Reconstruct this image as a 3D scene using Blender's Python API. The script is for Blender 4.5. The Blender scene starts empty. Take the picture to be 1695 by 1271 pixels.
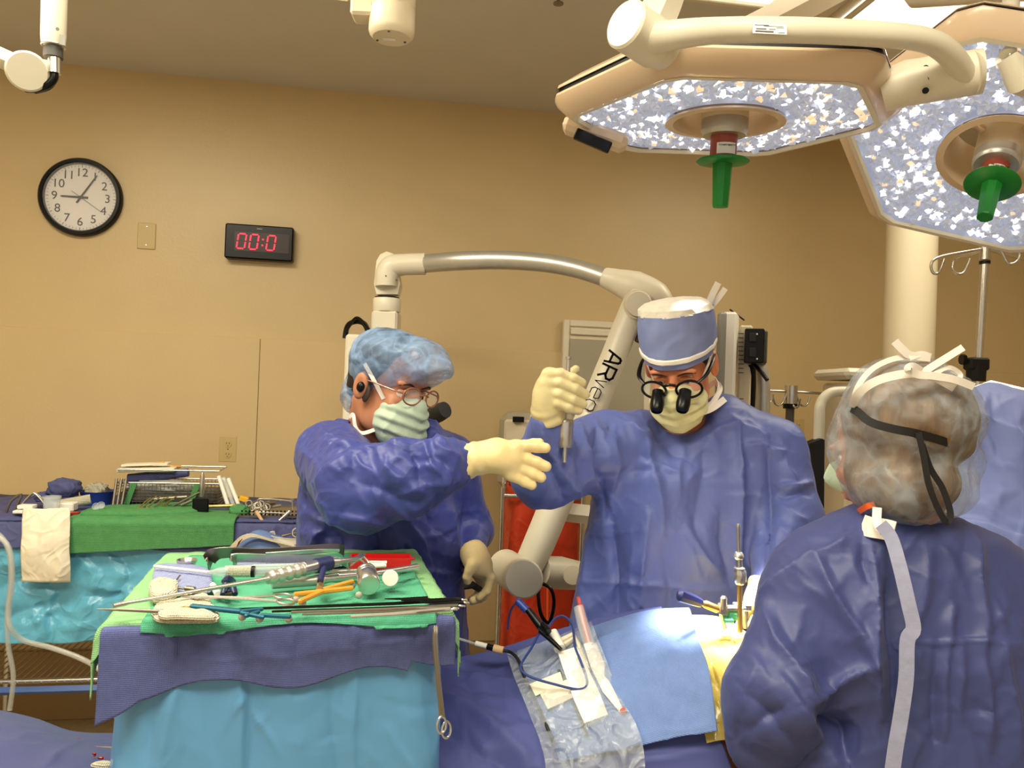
import bpy, math, random
import numpy as np
from mathutils import Vector, Matrix, noise
random.seed(7)
SC = bpy.context.scene
COL = SC.collection
# ------------------------------------------------------------------ camera, world, lights, exposure
F = 1300.0
ROLL, PITCH, CAMZ = 0.037, -0.0100, 1.5
_r0 = Vector((1, 0, 0)); _f = Vector((0, math.cos(PITCH), -math.sin(PITCH))); _u0 = Vector((0, math.sin(PITCH), math.cos(PITCH)))
_r = _r0*math.cos(ROLL) + _u0*math.sin(ROLL); _u = _u0*math.cos(ROLL) - _r0*math.sin(ROLL)
cd = bpy.data.cameras.new('camera'); cam = bpy.data.objects.new('camera', cd); COL.objects.link(cam)
cd.sensor_width = 36; cd.lens = F/1695*36; cd.clip_start = 0.02
_m = Matrix((_r, _u, -_f)).transposed().to_4x4(); _m.translation = (0, 0, CAMZ); cam.matrix_world = _m
SC.camera = cam
def ray(px, py): return _f + _r*((px-847.5)/F) - _u*((py-635.5)/F)
def W(px, py, Y):                       # world point seen at a photo pixel, at distance Y into the room
    d = ray(px, py); return Vector((0, 0, CAMZ)) + d*(Y/d.y)
def Z(px, py, z):                       # same, on the level plane z
    d = ray(px, py); return Vector((0, 0, CAMZ)) + d*((z-CAMZ)/d.z)
WS = 0.1745; WY0 = 3.45+WS*1.89; WU = Vector((1, WS, 0)).normalized(); WN = Vector((WS, -1, 0)).normalized()
def WL(px, py, off=0.0):                # on the back wall
    d = ray(px, py); t = (WY0)/(d.y-WS*d.x); return Vector((0, 0, CAMZ)) + d*t + WN*off
SC.view_settings.view_transform = 'Standard'; SC.view_settings.look = 'None'
SC.view_settings.gamma = 1; SC.view_settings.use_curve_mapping = False
SC.view_settings.exposure = 0.2
wd = bpy.data.worlds.new('world'); SC.world = wd; wd.use_nodes = True
wd.node_tree.nodes['Background'].inputs[0].default_value = (1, .92, .76, 1)
wd.node_tree.nodes['Background'].inputs[1].default_value = 0.62
def area(name, loc, size, power, col, target=None, sy=None):
    l = bpy.data.lights.new(name, 'AREA'); l.size = size; l.energy = power; l.color = col
    if sy: l.shape = 'RECTANGLE'; l.size_y = sy
    o = bpy.data.objects.new(name, l); COL.objects.link(o); o.location = loc
    if target is not None: o.rotation_euler = (Vector(target)-Vector(loc)).to_track_quat('-Z', 'Y').to_euler()
    return o
WARM = (1, .92, .70)
CEIL = 2.864
area('ceiling_lamp_light', (-1.35, 1.5, CEIL-.02), 1.2, 50, WARM, sy=.6)
area('ceiling_lamp_light', (0.1, 0.2, CEIL-.02), 1.2, 44, WARM, sy=.6)
area('ceiling_lamp_light', (-1.6, -.3, CEIL-.02), 1.2, 28, WARM, sy=.6)
area('ceiling_lamp_light', (1.62, 2.55, CEIL-.075), .95, 14, WARM, sy=.5)
def spot(name, loc, tgt, power, col, ang, blend, rad):
    l = bpy.data.lights.new(name, 'SPOT'); l.energy = power; l.color = col; l.spot_size = ang; l.spot_blend = blend; l.shadow_soft_size = rad
    o = bpy.data.objects.new(name, l); COL.objects.link(o); o.location = loc
    o.rotation_euler = (Vector(tgt)-Vector(loc)).to_track_quat('-Z', 'Y').to_euler()
SITE = W(1196, 1052, 1.64)
L1 = W(1200, 199, 1.60); L2 = W(1652, 258, 1.70)
for dx, dy in ((-.2, .05), (.2, .05), (0, .2)): spot('surgical_lamp_light', L1+Vector((dx, dy, -.03)), SITE, 190, (1, .93, .82), .30, .8, .05)
for dx, dy, dz in ((.02, -.19, .04), (-.17, .1, .0)): spot('surgical_lamp_light', L2+Vector((dx, dy, dz-.03)), SITE, 170, (1, .95, .86), .26, .8, .05)

# ------------------------------------------------------------------ materials
def lin(c): return tuple(((v/255)/12.92 if v/255 <= .04045 else ((v/255+.055)/1.055)**2.4) for v in c)
M = {}
def ridge_nodes(N, L, vec, sc):          # thin curving crease lines, two sizes
    out = None
    for k, (s_, w, am) in enumerate(((1, 9, .75), (2.3, 7, .45), (.45, 14, .5))):
        n = N.new('ShaderNodeTexNoise'); n.inputs['Scale'].default_value = sc*s_; n.inputs['Detail'].default_value = 1; n.inputs['Distortion'].default_value = .9; L.new(vec, n.inputs['Vector'])
        a = N.new('ShaderNodeMath'); a.operation = 'SUBTRACT'; a.inputs[1].default_value = .5; L.new(n.outputs['Fac'], a.inputs[0])
        c = N.new('ShaderNodeMath'); c.operation = 'ABSOLUTE'; L.new(a.outputs[0], c.inputs[0])
        d = N.new('ShaderNodeMapRange'); d.inputs[1].default_value = 0; d.inputs[2].default_value = 1/w; d.inputs[3].default_value = am; d.inputs[4].default_value = 0; L.new(c.outputs[0], d.inputs[0])
        if out is None: out = d.outputs[0]
        else: e = N.new('ShaderNodeMath'); L.new(out, e.inputs[0]); L.new(d.outputs[0], e.inputs[1]); out = e.outputs[0]
    return out
def mat(name, rgb, rough=.5, metal=0, emit=None, es=1, alpha=1, trans=0, noise_=0, nscale=20, bump=0, bscale=60, sheen=0, spec=.5, sss=0, stretch=None, coat=0, ior=1.45, kind='noise', transl=0, alphan=0):
    m = bpy.data.materials.new(name); m.use_nodes = True; nt = m.node_tree; N = nt.nodes; L = nt.links
    b = N['Principled BSDF']; c = lin(rgb)+(1,)
    b.inputs['Base Color'].default_value = c; b.inputs['Roughness'].default_value = rough; b.inputs['Metallic'].default_value = metal
    b.inputs['Specular IOR Level'].default_value = spec; b.inputs['IOR'].default_value = ior
    b.inputs['Sheen Weight'].default_value = sheen; b.inputs['Coat Weight'].default_value = coat
    b.inputs['Alpha'].default_value = alpha; b.inputs['Transmission Weight'].default_value = trans
    if sss: b.inputs['Subsurface Weight'].default_value = sss; b.inputs['Subsurface Scale'].default_value = .01
    if emit: b.inputs['Emission Color'].default_value = lin(emit)+(1,); b.inputs['Emission Strength'].default_value = es
    vec = None
    if noise_ or bump:
        tc = N.new('ShaderNodeTexCoord'); mp = N.new('ShaderNodeMapping'); L.new(tc.outputs['Object'], mp.inputs[0])
        if stretch: mp.inputs['Scale'].default_value = stretch
        vec = mp.outputs[0]
    if noise_:
        n = N.new('ShaderNodeTexNoise'); n.inputs['Scale'].default_value = nscale; n.inputs['Detail'].default_value = 5; L.new(vec, n.inputs['Vector'])
        r = N.new('ShaderNodeMapRange'); r.inputs[3].default_value = 1-noise_; r.inputs[4].default_value = 1+noise_; r.inputs[1].default_value = .3; r.inputs[2].default_value = .7
        L.new(n.outputs['Fac'], r.inputs[0])
        mx = N.new('ShaderNodeVectorMath'); mx.operation = 'SCALE'; mx.inputs[0].default_value = c[:3]; L.new(r.outputs[0], mx.inputs['Scale']); L.new(mx.outputs[0], b.inputs['Base Color'])
    if bump:
        bp = N.new('ShaderNodeBump'); bp.inputs['Strength'].default_value = min(1, bump); bp.inputs['Distance'].default_value = .004*max(1, bump)
        if kind == 'weave':
            w1 = N.new('ShaderNodeTexWave'); w1.bands_direction = 'X'; w2 = N.new('ShaderNodeTexWave'); w2.bands_direction = 'Z'
            ad = N.new('ShaderNodeMath')
            for w_, k in ((w1, 0), (w2, 1)):
                w_.inputs['Scale'].default_value = bscale; w_.inputs['Distortion'].default_value = 1.5; L.new(vec, w_.inputs['Vector']); L.new(w_.outputs['Fac'], ad.inputs[k])
            L.new(ad.outputs[0], bp.inputs['Height'])
        elif kind == 'crease':
            bp.inputs['Distance'].default_value = .02*max(.3, bump)
            L.new(ridge_nodes(N, L, vec, bscale*.6), bp.inputs['Height'])
        else:
            n2 = N.new('ShaderNodeTexNoise'); n2.inputs['Scale'].default_value = bscale; n2.inputs['Detail'].default_value = 4; L.new(vec, n2.inputs['Vector']); L.new(n2.outputs['Fac'], bp.inputs['Height'])
        L.new(bp.outputs[0], b.inputs['Normal'])
    if alphan:
        mr = N.new('ShaderNodeMapRange'); mr.inputs[1].default_value = .15; mr.inputs[2].default_value = 1.2; mr.inputs[3].default_value = alpha*.85; mr.inputs[4].default_value = min(1, alpha+alphan); L.new(ridge_nodes(N, L, vec, bscale*.8), mr.inputs[0]); L.new(mr.outputs[0], b.inputs['Alpha'])
    if transl:
        t = N.new('ShaderNodeBsdfTranslucent'); t.inputs[0].default_value = c; ms = N.new('ShaderNodeMixShader'); ms.inputs[0].default_value = transl
        L.new(b.outputs[0], ms.inputs[1]); L.new(t.outputs[0], ms.inputs[2])
        out = N['Material Output']; L.new(ms.outputs[0], out.inputs[0])
    M[name] = m; return m
mat('wall', (204, 179, 134), .36, noise_=.03, nscale=3, bump=.12, bscale=90, spec=.45)
mat('ceil', (212, 208, 198), .9, noise_=.02, nscale=4)
mat('floor', (176, 160, 132), .35, noise_=.12, nscale=30)
mat('base', (168, 138, 92), .5)
mat('black', (9, 9, 10), .3, spec=.3); mat('blackmat', (20, 19, 19), .7); mat('rubber', (24, 24, 26), .5)
mat('plastic', (222, 214, 194), .35, noise_=.01); mat('plastic2', (222, 208, 180), .4); mat('housing', (216, 190, 160), .3, coat=.3)
mat('steel', (206, 203, 196), .27, metal=.92, noise_=.06, nscale=40); mat('darksteel', (140, 132, 120), .34, metal=.85); mat('alu', (196, 194, 188), .38, metal=.7, noise_=.05, nscale=30)
mat('brass', (206, 170, 104), .32, metal=.9)
mat('frameclear', (150, 96, 70), .25, coat=.5)
mat('gown', (56, 66, 140), .48, noise_=.05, nscale=8, bump=.35, bscale=7, sheen=.08, kind='crease')
mat('gown2', (84, 97, 164), .48, noise_=.05, nscale=8, bump=.3, bscale=6, sheen=.08, kind='crease')
mat('gown3', (62, 70, 124), .48, noise_=.05, nscale=8, bump=.25, bscale=5, sheen=.08, kind='crease')
mat('glove', (238, 214, 158), .45, noise_=.04, nscale=30, bump=.3, bscale=55, sss=.1)
mat('glove2', (206, 192, 146), .45, noise_=.04, nscale=30, bump=.3, bscale=55)
mat('skin', (182, 122, 92), .5, noise_=.06, nscale=25, sss=.15); mat('skin2', (204, 126, 88), .45, noise_=.06, nscale=25, sss=.15)
mat('hair', (28, 22, 20), .5, noise_=.3, nscale=60, stretch=(1, 1, .15), bump=.6, bscale=120)
mat('hair2', (122, 90, 48), .5, noise_=.4, nscale=45, stretch=(1, 1, .12), bump=.8, bscale=120)
mat('hairgrey', (60, 48, 40), .6, noise_=.3, nscale=80)
mat('capblue', (132, 162, 204), .4, alpha=.42, noise_=.15, nscale=20, bump=.22, bscale=15, kind='crease', alphan=.33)
mat('capclear', (176, 186, 196), .35, alpha=.2, noise_=.15, nscale=20, bump=.2, bscale=13, kind='crease', alphan=.3)
mat('capband', (128, 140, 190), .8, noise_=.04, nscale=20, bump=.3, bscale=20)
mat('capcrown', (226, 218, 204), .6, noise_=.08, nscale=30, bump=.2, bscale=26, kind='crease')
mat('maskgreen', (186, 204, 184), .75, noise_=.04, nscale=40, bump=.15, bscale=22, kind='crease', transl=.15)
mat('maskyel', (224, 220, 170), .75, noise_=.04, nscale=40, bump=.15, bscale=22, kind='crease', transl=.15)
mat('ribbon', (240, 232, 222), .7); mat('paper', (236, 226, 204), .75, noise_=.05, nscale=12, bump=.5, bscale=10, kind='crease')
mat('gauze', (238, 230, 206), .9, bump=.8, bscale=110, kind='weave', noise_=.05)
mat('drapeteal', (92, 168, 200), .3, noise_=.06, nscale=6, bump=.5, bscale=8, kind='crease', coat=.15)
mat('drapefront', (96, 156, 204), .3, noise_=.04, nscale=4, bump=.25, bscale=4, kind='crease', coat=.1)
mat('clothnavy', (76, 80, 128), .75, noise_=.08, nscale=10, bump=.5, bscale=9, kind='crease')
mat('towelblue', (88, 96, 150), .95, noise_=.08, nscale=60, bump=.3, bscale=110, kind='weave')
mat('tie', (140, 142, 168), .85, noise_=.06, nscale=50, bump=.4, bscale=60)
mat('towellt', (150, 158, 204), .95, noise_=.06, nscale=60, bump=.6, bscale=70, kind='weave')
mat('greenlt', (138, 190, 134), .9, noise_=.06, nscale=40, bump=.3, bscale=120, kind='weave')
mat('green', (82, 168, 134), .9, noise_=.06, nscale=40, bump=.3, bscale=120, kind='weave')
mat('green2', (84, 150, 92), .9, noise_=.08, nscale=40, bump=.5, bscale=90, kind='weave')
mat('drapedk', (74, 82, 146), .65, noise_=.05, nscale=8, bump=.35, bscale=5, kind='crease')
mat('drapelt', (108, 134, 192), .75, noise_=.05, nscale=30, bump=.35, bscale=130, kind='weave')
mat('screen', (116, 130, 190), .6, noise_=.05, nscale=10, bump=.2, bscale=5, kind='crease')
mat('film', (216, 190, 92), .3, noise_=.1, nscale=20, bump=.8, bscale=60, stretch=(.3, 1, 1), coat=.4)
mat('pouch', (196, 204, 214), .2, alpha=.38, bump=.8, bscale=12, kind='crease', coat=.4)
mat('clear', (225, 232, 236), .12, alpha=.35, coat=.5, bump=.4, bscale=14)
mat('glass', (255, 255, 255), .03, alpha=.08, spec=.8)
mat('tubing', (196, 196, 190), .1, alpha=.42, coat=1)
mat('redbag', (186, 56, 28), .35, noise_=.15, nscale=8, bump=.4, bscale=9, kind='crease')
mat('red', (196, 26, 26), .35); mat('blood', (150, 24, 20), .3, noise_=.2, nscale=60)
mat('redfluid', (206, 90, 84), .2, noise_=.3, nscale=90, alpha=.9)
mat('orange', (226, 150, 50), .4); mat('orangeband', (232, 100, 40), .5); mat('yellow', (236, 178, 40), .5)
mat('navy', (40, 44, 92), .4); mat('blueplas', (36, 62, 150), .35); mat('teal', (30, 98, 124), .35, metal=.4)
mat('white', (240, 236, 226), .4); mat('grey', (150, 148, 142), .5); mat('greydk', (84, 82, 78), .5); mat('greyball', (168, 160, 148), .6)
mat('handlegreen', (34, 138, 54), .35, transl=.2); mat('sleeve', (150, 68, 50), .45); mat('clockface', (232, 226, 224), .5)
mat('plate', (196, 170, 116), .35); mat('led', (40, 4, 8), .4, emit=(255, 40, 62), es=2.5); mat('leddark', (40, 6, 10), .4)
mat('panel', (255, 250, 240), .5, emit=(255, 246, 226), es=1.7); mat('boardgrey', (168, 160, 140), .3, coat=.3)
mat('bluecart', (50, 84, 150), .4); mat('cable_blue', (40, 58, 120), .4); mat('cork', (214, 178, 132), .7)
mat('crystal', (150, 156, 168), .06, spec=1, coat=1, emit=(206, 210, 228), es=.34)
mat('crystalw', (255, 255, 255), .08, spec=1, coat=1, emit=(255, 252, 250), es=1.5)
mat('crystalo', (230, 210, 180), .08, spec=1, coat=1, emit=(255, 214, 170), es=.7)
mat('lensback', (140, 146, 166), .2, emit=(200, 202, 214), es=.3)
mat('eye', (220, 210, 200), .2); mat('iris', (40, 26, 18), .2)

# ------------------------------------------------------------------ object helpers
WM = {}
def ridge_nodes(N, L, vec, sc):          # thin curving crease lines, two sizes
    out = None
    for k, (s_, w, am) in enumerate(((1, 9, .75), (2.3, 7, .45), (.45, 14, .5))):
        n = N.new('ShaderNodeTexNoise'); n.inputs['Scale'].default_value = sc*s_; n.inputs['Detail'].default_value = 1; n.inputs['Distortion'].default_value = .9; L.new(vec, n.inputs['Vector'])
        a = N.new('ShaderNodeMath'); a.operation = 'SUBTRACT'; a.inputs[1].default_value = .5; L.new(n.outputs['Fac'], a.inputs[0])
        c = N.new('ShaderNodeMath'); c.operation = 'ABSOLUTE'; L.new(a.outputs[0], c.inputs[0])
        d = N.new('ShaderNodeMapRange'); d.inputs[1].default_value = 0; d.inputs[2].default_value = 1/w; d.inputs[3].default_value = am; d.inputs[4].default_value = 0; L.new(c.outputs[0], d.inputs[0])
        if out is None: out = d.outputs[0]
        else: e = N.new('ShaderNodeMath'); L.new(out, e.inputs[0]); L.new(d.outputs[0], e.inputs[1]); out = e.outputs[0]
    return out
def thing(name, label, cat, loc, group=None):
    o = bpy.data.objects.new(name, None); COL.objects.link(o); o.location = loc; o.empty_display_size = .05
    o['label'] = label; o['category'] = cat
    if group: o['group'] = group
    WM[o.name] = Matrix.Translation(Vector(loc)); return o
def tag(o, label=None, cat=None, group=None, kind=None):
    if label: o['label'] = label
    if cat: o['category'] = cat
    if group: o['group'] = group
    if kind: o['kind'] = kind
    return o
def link(name, me, m, parent=None, smooth=True):
    n = len(me.vertices); co = np.empty(n*3, dtype=np.float32); me.vertices.foreach_get('co', co); co = co.reshape(-1, 3)
    c = (co.min(0)+co.max(0))/2; c[2] = co[:, 2].min(); co -= c; me.vertices.foreach_set('co', co.ravel())
    for x in (m if isinstance(m, (list, tuple)) else [m]): me.materials.append(M[x])
    if smooth:
        me.polygons.foreach_set('use_smooth', [True]*len(me.polygons))
        if smooth != 'full':
            try: me.set_sharp_from_angle(angle=.7)
            except Exception: pass
    me.update()
    o = bpy.data.objects.new(name, me); COL.objects.link(o)
    o.location = Vector(c.tolist()); WM[o.name] = Matrix.Translation(o.location)
    if parent is not None:
        o.parent = parent; o.matrix_parent_inverse = WM[parent.name].inverted()
    return o
class G:
    def __init__(s): s.v = []; s.f = []; s.mi = []; s.cur = 0
    def add(s, vs, fs):
        n = len(s.v); s.v += [tuple(v) for v in vs]; s.f += [tuple(i+n for i in f) for f in fs]; s.mi += [s.cur]*len(fs); return s
    def mk(s, name, m, parent=None, smooth=True, label=None, cat=None, group=None, kind=None):
        me = bpy.data.meshes.new(name); me.from_pydata(s.v, [], s.f)
        o = link(name, me, m, parent, smooth)
        if any(s.mi): me.polygons.foreach_set('material_index', s.mi)
        return tag(o, label, cat, group, kind)
    def box(s, c, size, R=None, bev=0):
        R = R or Matrix.Identity(3); c = Vector(c); hx, hy, hz = [q/2 for q in size]
        if bev <= 0:
            vs = [c+R@Vector((x*hx, y*hy, z*hz)) for x in (-1, 1) for y in (-1, 1) for z in (-1, 1)]
            return s.add(vs, [(0, 1, 3, 2), (4, 6, 7, 5), (0, 4, 5, 1), (2, 3, 7, 6), (0, 2, 6, 4), (1, 5, 7, 3)])
        b = min(bev, hx*.99, hy*.99, hz*.99); vs = []; idx = {}
        for x in (-1, 1):
            for y in (-1, 1):
                for z in (-1, 1):
                    for a in range(3):
                        p = [x*(hx-b), y*(hy-b), z*(hz-b)]; p[a] = (x*hx, y*hy, z*hz)[a]
                        idx[x, y, z, a] = len(vs); vs.append(c+R@Vector(p))
        fs = []
        for sg in (-1, 1):
            q = [(-1, -1), (1, -1), (1, 1), (-1, 1)]
            fs.append([idx[sg, y, z, 0] for y, z in q]); fs.append([idx[x, sg, z, 1] for x, z in q]); fs.append([idx[x, y, sg, 2] for x, y in q])
            for s2 in (-1, 1):
                fs.append([idx[-1, sg, s2, 1], idx[1, sg, s2, 1], idx[1, sg, s2, 2], idx[-1, sg, s2, 2]])
                fs.append([idx[sg, -1, s2, 0], idx[sg, 1, s2, 0], idx[sg, 1, s2, 2], idx[sg, -1, s2, 2]])
                fs.append([idx[sg, s2, -1, 0], idx[sg, s2, 1, 0], idx[sg, s2, 1, 1], idx[sg, s2, -1, 1]])
                for s3 in (-1, 1): fs.append([idx[sg, s2, s3, a] for a in range(3)])
        # orient outwards
        out = []
        for f in fs:
            n = (vs[f[1]]-vs[f[0]]).cross(vs[f[2]]-vs[f[0]]); m_ = sum((vs[i] for i in f), Vector())/len(f)-c
            out.append(f if n.dot(m_) > 0 else f[::-1])
        return s.add(vs, out)
    def tube(s, pts, r, n=12, caps=True, sm=0, flat=1.0, up=None):
        pts = [Vector(p) for p in pts]
        rr = list(r) if isinstance(r, (list, tuple)) else [r]*len(pts)
        if sm: pts, rr = crspline(pts, sm, rr)
        N = len(pts); vs = []; prev = None
        for i, p in enumerate(pts):
            t = (pts[min(i+1, N-1)]-pts[max(i-1, 0)])
            t = t.normalized() if t.length > 1e-9 else Vector((0, 0, 1))
            if prev is None:
                a = Vector(up) if up else (Vector((0, 0, 1)) if abs(t.z) < .9 else Vector((1, 0, 0)))
                x = (a - t*a.dot(t)).normalized()
            else: x = (prev - t*prev.dot(t)).normalized()
            prev = x; y = t.cross(x)
            for k in range(n):
                an = 2*math.pi*k/n; vs.append(p + (x*math.cos(an)*flat + y*math.sin(an))*rr[i])
        fs = [(i*n+k, i*n+(k+1) % n, (i+1)*n+(k+1) % n, (i+1)*n+k) for i in range(N-1) for k in range(n)]
        if caps: fs += [tuple(range(n))[::-1], tuple((N-1)*n+k for k in range(n))]
        return s.add(vs, fs)
    def lathe(s, prof, o, axis=(0, 0, 1), n=24, xd=None, sq=(1, 1)):   # prof: (radius, height)
        a = Vector(axis).normalized(); q = Vector(xd) if xd else (Vector((1, 0, 0)) if abs(a.x) < .9 else Vector((0, 1, 0)))
        x = (q-a*q.dot(a)).normalized(); y = a.cross(x); o = Vector(o); vs = []
        for r, h in prof:
            for k in range(n):
                an = 2*math.pi*k/n; vs.append(o+a*h+x*(r*math.cos(an)*sq[0])+y*(r*math.sin(an)*sq[1]))
        fs = [(i*n+k, i*n+(k+1) % n, (i+1)*n+(k+1) % n, (i+1)*n+k) for i in range(len(prof)-1) for k in range(n)]
        if prof[0][0] > 1e-6: fs.append(tuple(range(n))[::-1])
        if prof[-1][0] > 1e-6: fs.append(tuple((len(prof)-1)*n+k for k in range(n)))
        return s.add(vs, fs)
    def ring(s, o, axis, R, r, n=32, m=10, sq=(1, 1), xd=None):
        a = Vector(axis).normalized(); q = Vector(xd) if xd else (Vector((1, 0, 0)) if abs(a.x) < .9 else Vector((0, 1, 0)))
        x = (q-a*q.dot(a)).normalized(); y = a.cross(x); o = Vector(o); vs = []
        for i in range(n):
            t = 2*math.pi*i/n; d = x*math.cos(t)*sq[0]+y*math.sin(t)*sq[1]; dn = d.normalized()
            for k in range(m):
                u = 2*math.pi*k/m; vs.append(o+d*R+dn*(r*math.cos(u))+a*(r*math.sin(u)))
        return s.add(vs, [(i*m+k, ((i+1) % n)*m+k, ((i+1) % n)*m+(k+1) % m, i*m+(k+1) % m) for i in range(n) for k in range(m)])
    def ball(s, c, r, n=14, R=None, m=None):
        r = r if isinstance(r, (tuple, list)) else (r, r, r); R = R or Matrix.Identity(3); m = m or n//2+1; vs = []
        for i in range(m+1):
            th = math.pi*i/m
            for k in range(n):
                ph = 2*math.pi*k/n; vs.append(Vector(c)+R@Vector((r[0]*math.sin(th)*math.cos(ph), r[1]*math.sin(th)*math.sin(ph), r[2]*math.cos(th))))
        return s.add(vs, [(i*n+k, (i+1)*n+k, (i+1)*n+(k+1) % n, i*n+(k+1) % n) for i in range(m) for k in range(n)])
    def prism(s, pts, d):                                        # closed outline extruded by vector d
        pts = [Vector(p) for p in pts]; d = Vector(d); n = len(pts); vs = pts+[p+d for p in pts]
        nn = Vector()
        for i in range(n): nn += pts[i].cross(pts[(i+1) % n])
        fl = nn.dot(d) > 0
        fs = [tuple(range(n)), tuple(range(n, 2*n))[::-1]]+[(i, n+i, n+(i+1) % n, (i+1) % n) for i in range(n)]
        if fl: fs = [f[::-1] for f in fs]
        return s.add(vs, fs)
    def grid(s, A):
        n, m = A.shape[:2]
        return s.add([tuple(p) for p in A.reshape(-1, 3).tolist()], [(i*m+j, i*m+j+1, (i+1)*m+j+1, (i+1)*m+j) for i in range(n-1) for j in range(m-1)])
def crspline(pts, k, rr=None):
    P = [Vector(p) for p in pts]; out = []; ro = []; n = len(P)
    for i in range(n-1):
        p0 = P[max(i-1, 0)]; p1 = P[i]; p2 = P[i+1]; p3 = P[min(i+2, n-1)]
        for j in range(k):
            t = j/k; out.append(.5*((2*p1)+(p2-p0)*t+(2*p0-5*p1+4*p2-p3)*t*t+(3*p1-p0-3*p2+p3)*t**3))
            if rr: ro.append(rr[i]*(1-t)+rr[i+1]*t)
    out.append(P[-1])
    if rr: ro.append(rr[-1])
    return out, ro
def crs_np(A, k):                      # Catmull-Rom along axis 0
    n = A.shape[0]; out = []
    for i in range(n-1):
        p0 = A[max(i-1, 0)]; p1 = A[i]; p2 = A[i+1]; p3 = A[min(i+2, n-1)]
        for j in range(k):
            t = j/k; out.append(.5*(2*p1+(p2-p0)*t+(2*p0-5*p1+4*p2-p3)*t*t+(3*p1-p0-3*p2+p3)*t**3))
    out.append(A[-1]); return np.array(out)
def gnormals(A):
    du = np.gradient(A, axis=0); dv = np.gradient(A, axis=1); n = np.cross(dv, du); return n/(np.linalg.norm(n, axis=2, keepdims=True)+1e-9)
def nz(p, s, off=0): return noise.noise(Vector((p[0]*s[0]+off, p[1]*s[1]+off*.7, p[2]*s[2]+off*1.3)))
def sheet(name, rows, ku, kv, m, parent=None, f2=None, amp=.0, sc=(8, 8, 8), ridge=0, rsc=(6, 6, 6), folds=(), thick=.0015, wob=None, seed=3, **kw):
    A = np.array([[list(p) for p in r] for r in rows], dtype=float)
    A = crs_np(A, ku); A = np.swapaxes(crs_np(np.swapaxes(A, 0, 1), kv), 0, 1)
    nrm = gnormals(A); D = np.zeros(A.shape[:2])
    for i in range(A.shape[0]):
        for j in range(A.shape[1]):
            p = A[i, j]; d = 0
            if amp: d += amp*nz(p, sc, seed)
            if ridge:
                w = .35*nz(p, (3, 3, 3), seed+9); v = nz(p+w*.15, rsc, seed+5); d += ridge*(max(0, 1-abs(v)*5)-.3)
            D[i, j] = d
    for a, b, am, wd_ in folds: D += am*foldf(A, a, b, wd_)
    if wob: D += wob(A.shape[0], A.shape[1])
    A = A+nrm*D[..., None]
    if f2:
        q_ = gnormals(A); q_ = q_*np.sign(-(q_*(A-np.array((0, 0, CAMZ)))).sum(-1, keepdims=True)); A = A+q_*fold2(A, q_, f2)[..., None]
    g = G(); n_, m_ = A.shape[:2]; g.grid(A)
    if thick:
        B = A-gnormals(A)*thick; k = len(g.v); g.grid(B)
        cnt = (n_-1)*(m_-1)
        for q in range(cnt, 2*cnt): g.f[q] = g.f[q][::-1]
        e = [(0, j) for j in range(m_)]+[(i, m_-1) for i in range(1, n_)]+[(n_-1, j) for j in range(m_-2, -1, -1)]+[(i, 0) for i in range(n_-2, 0, -1)]
        ids = [i*m_+j for i, j in e]
        for q in range(len(ids)): a = ids[q]; b = ids[(q+1) % len(ids)]; g.f.append((b, a, a+k, b+k)); g.mi.append(0)
    return g.mk(name, m, parent, smooth='full', **kw)
def foldf(P, a, b, w):                 # sharp crease profile round a segment
    a = np.array(a, dtype=float); b = np.array(b, dtype=float); ba = b-a; L2 = (ba@ba)+1e-9
    h = np.clip(((P-a)@ba)/L2, 0, 1); d = np.linalg.norm(P-a-h[..., None]*ba, axis=-1)
    return np.exp(-(d/w)**1.3)*(.35+.65*np.sin(np.pi*np.clip(h*.9+.05, 0, 1)))
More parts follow.
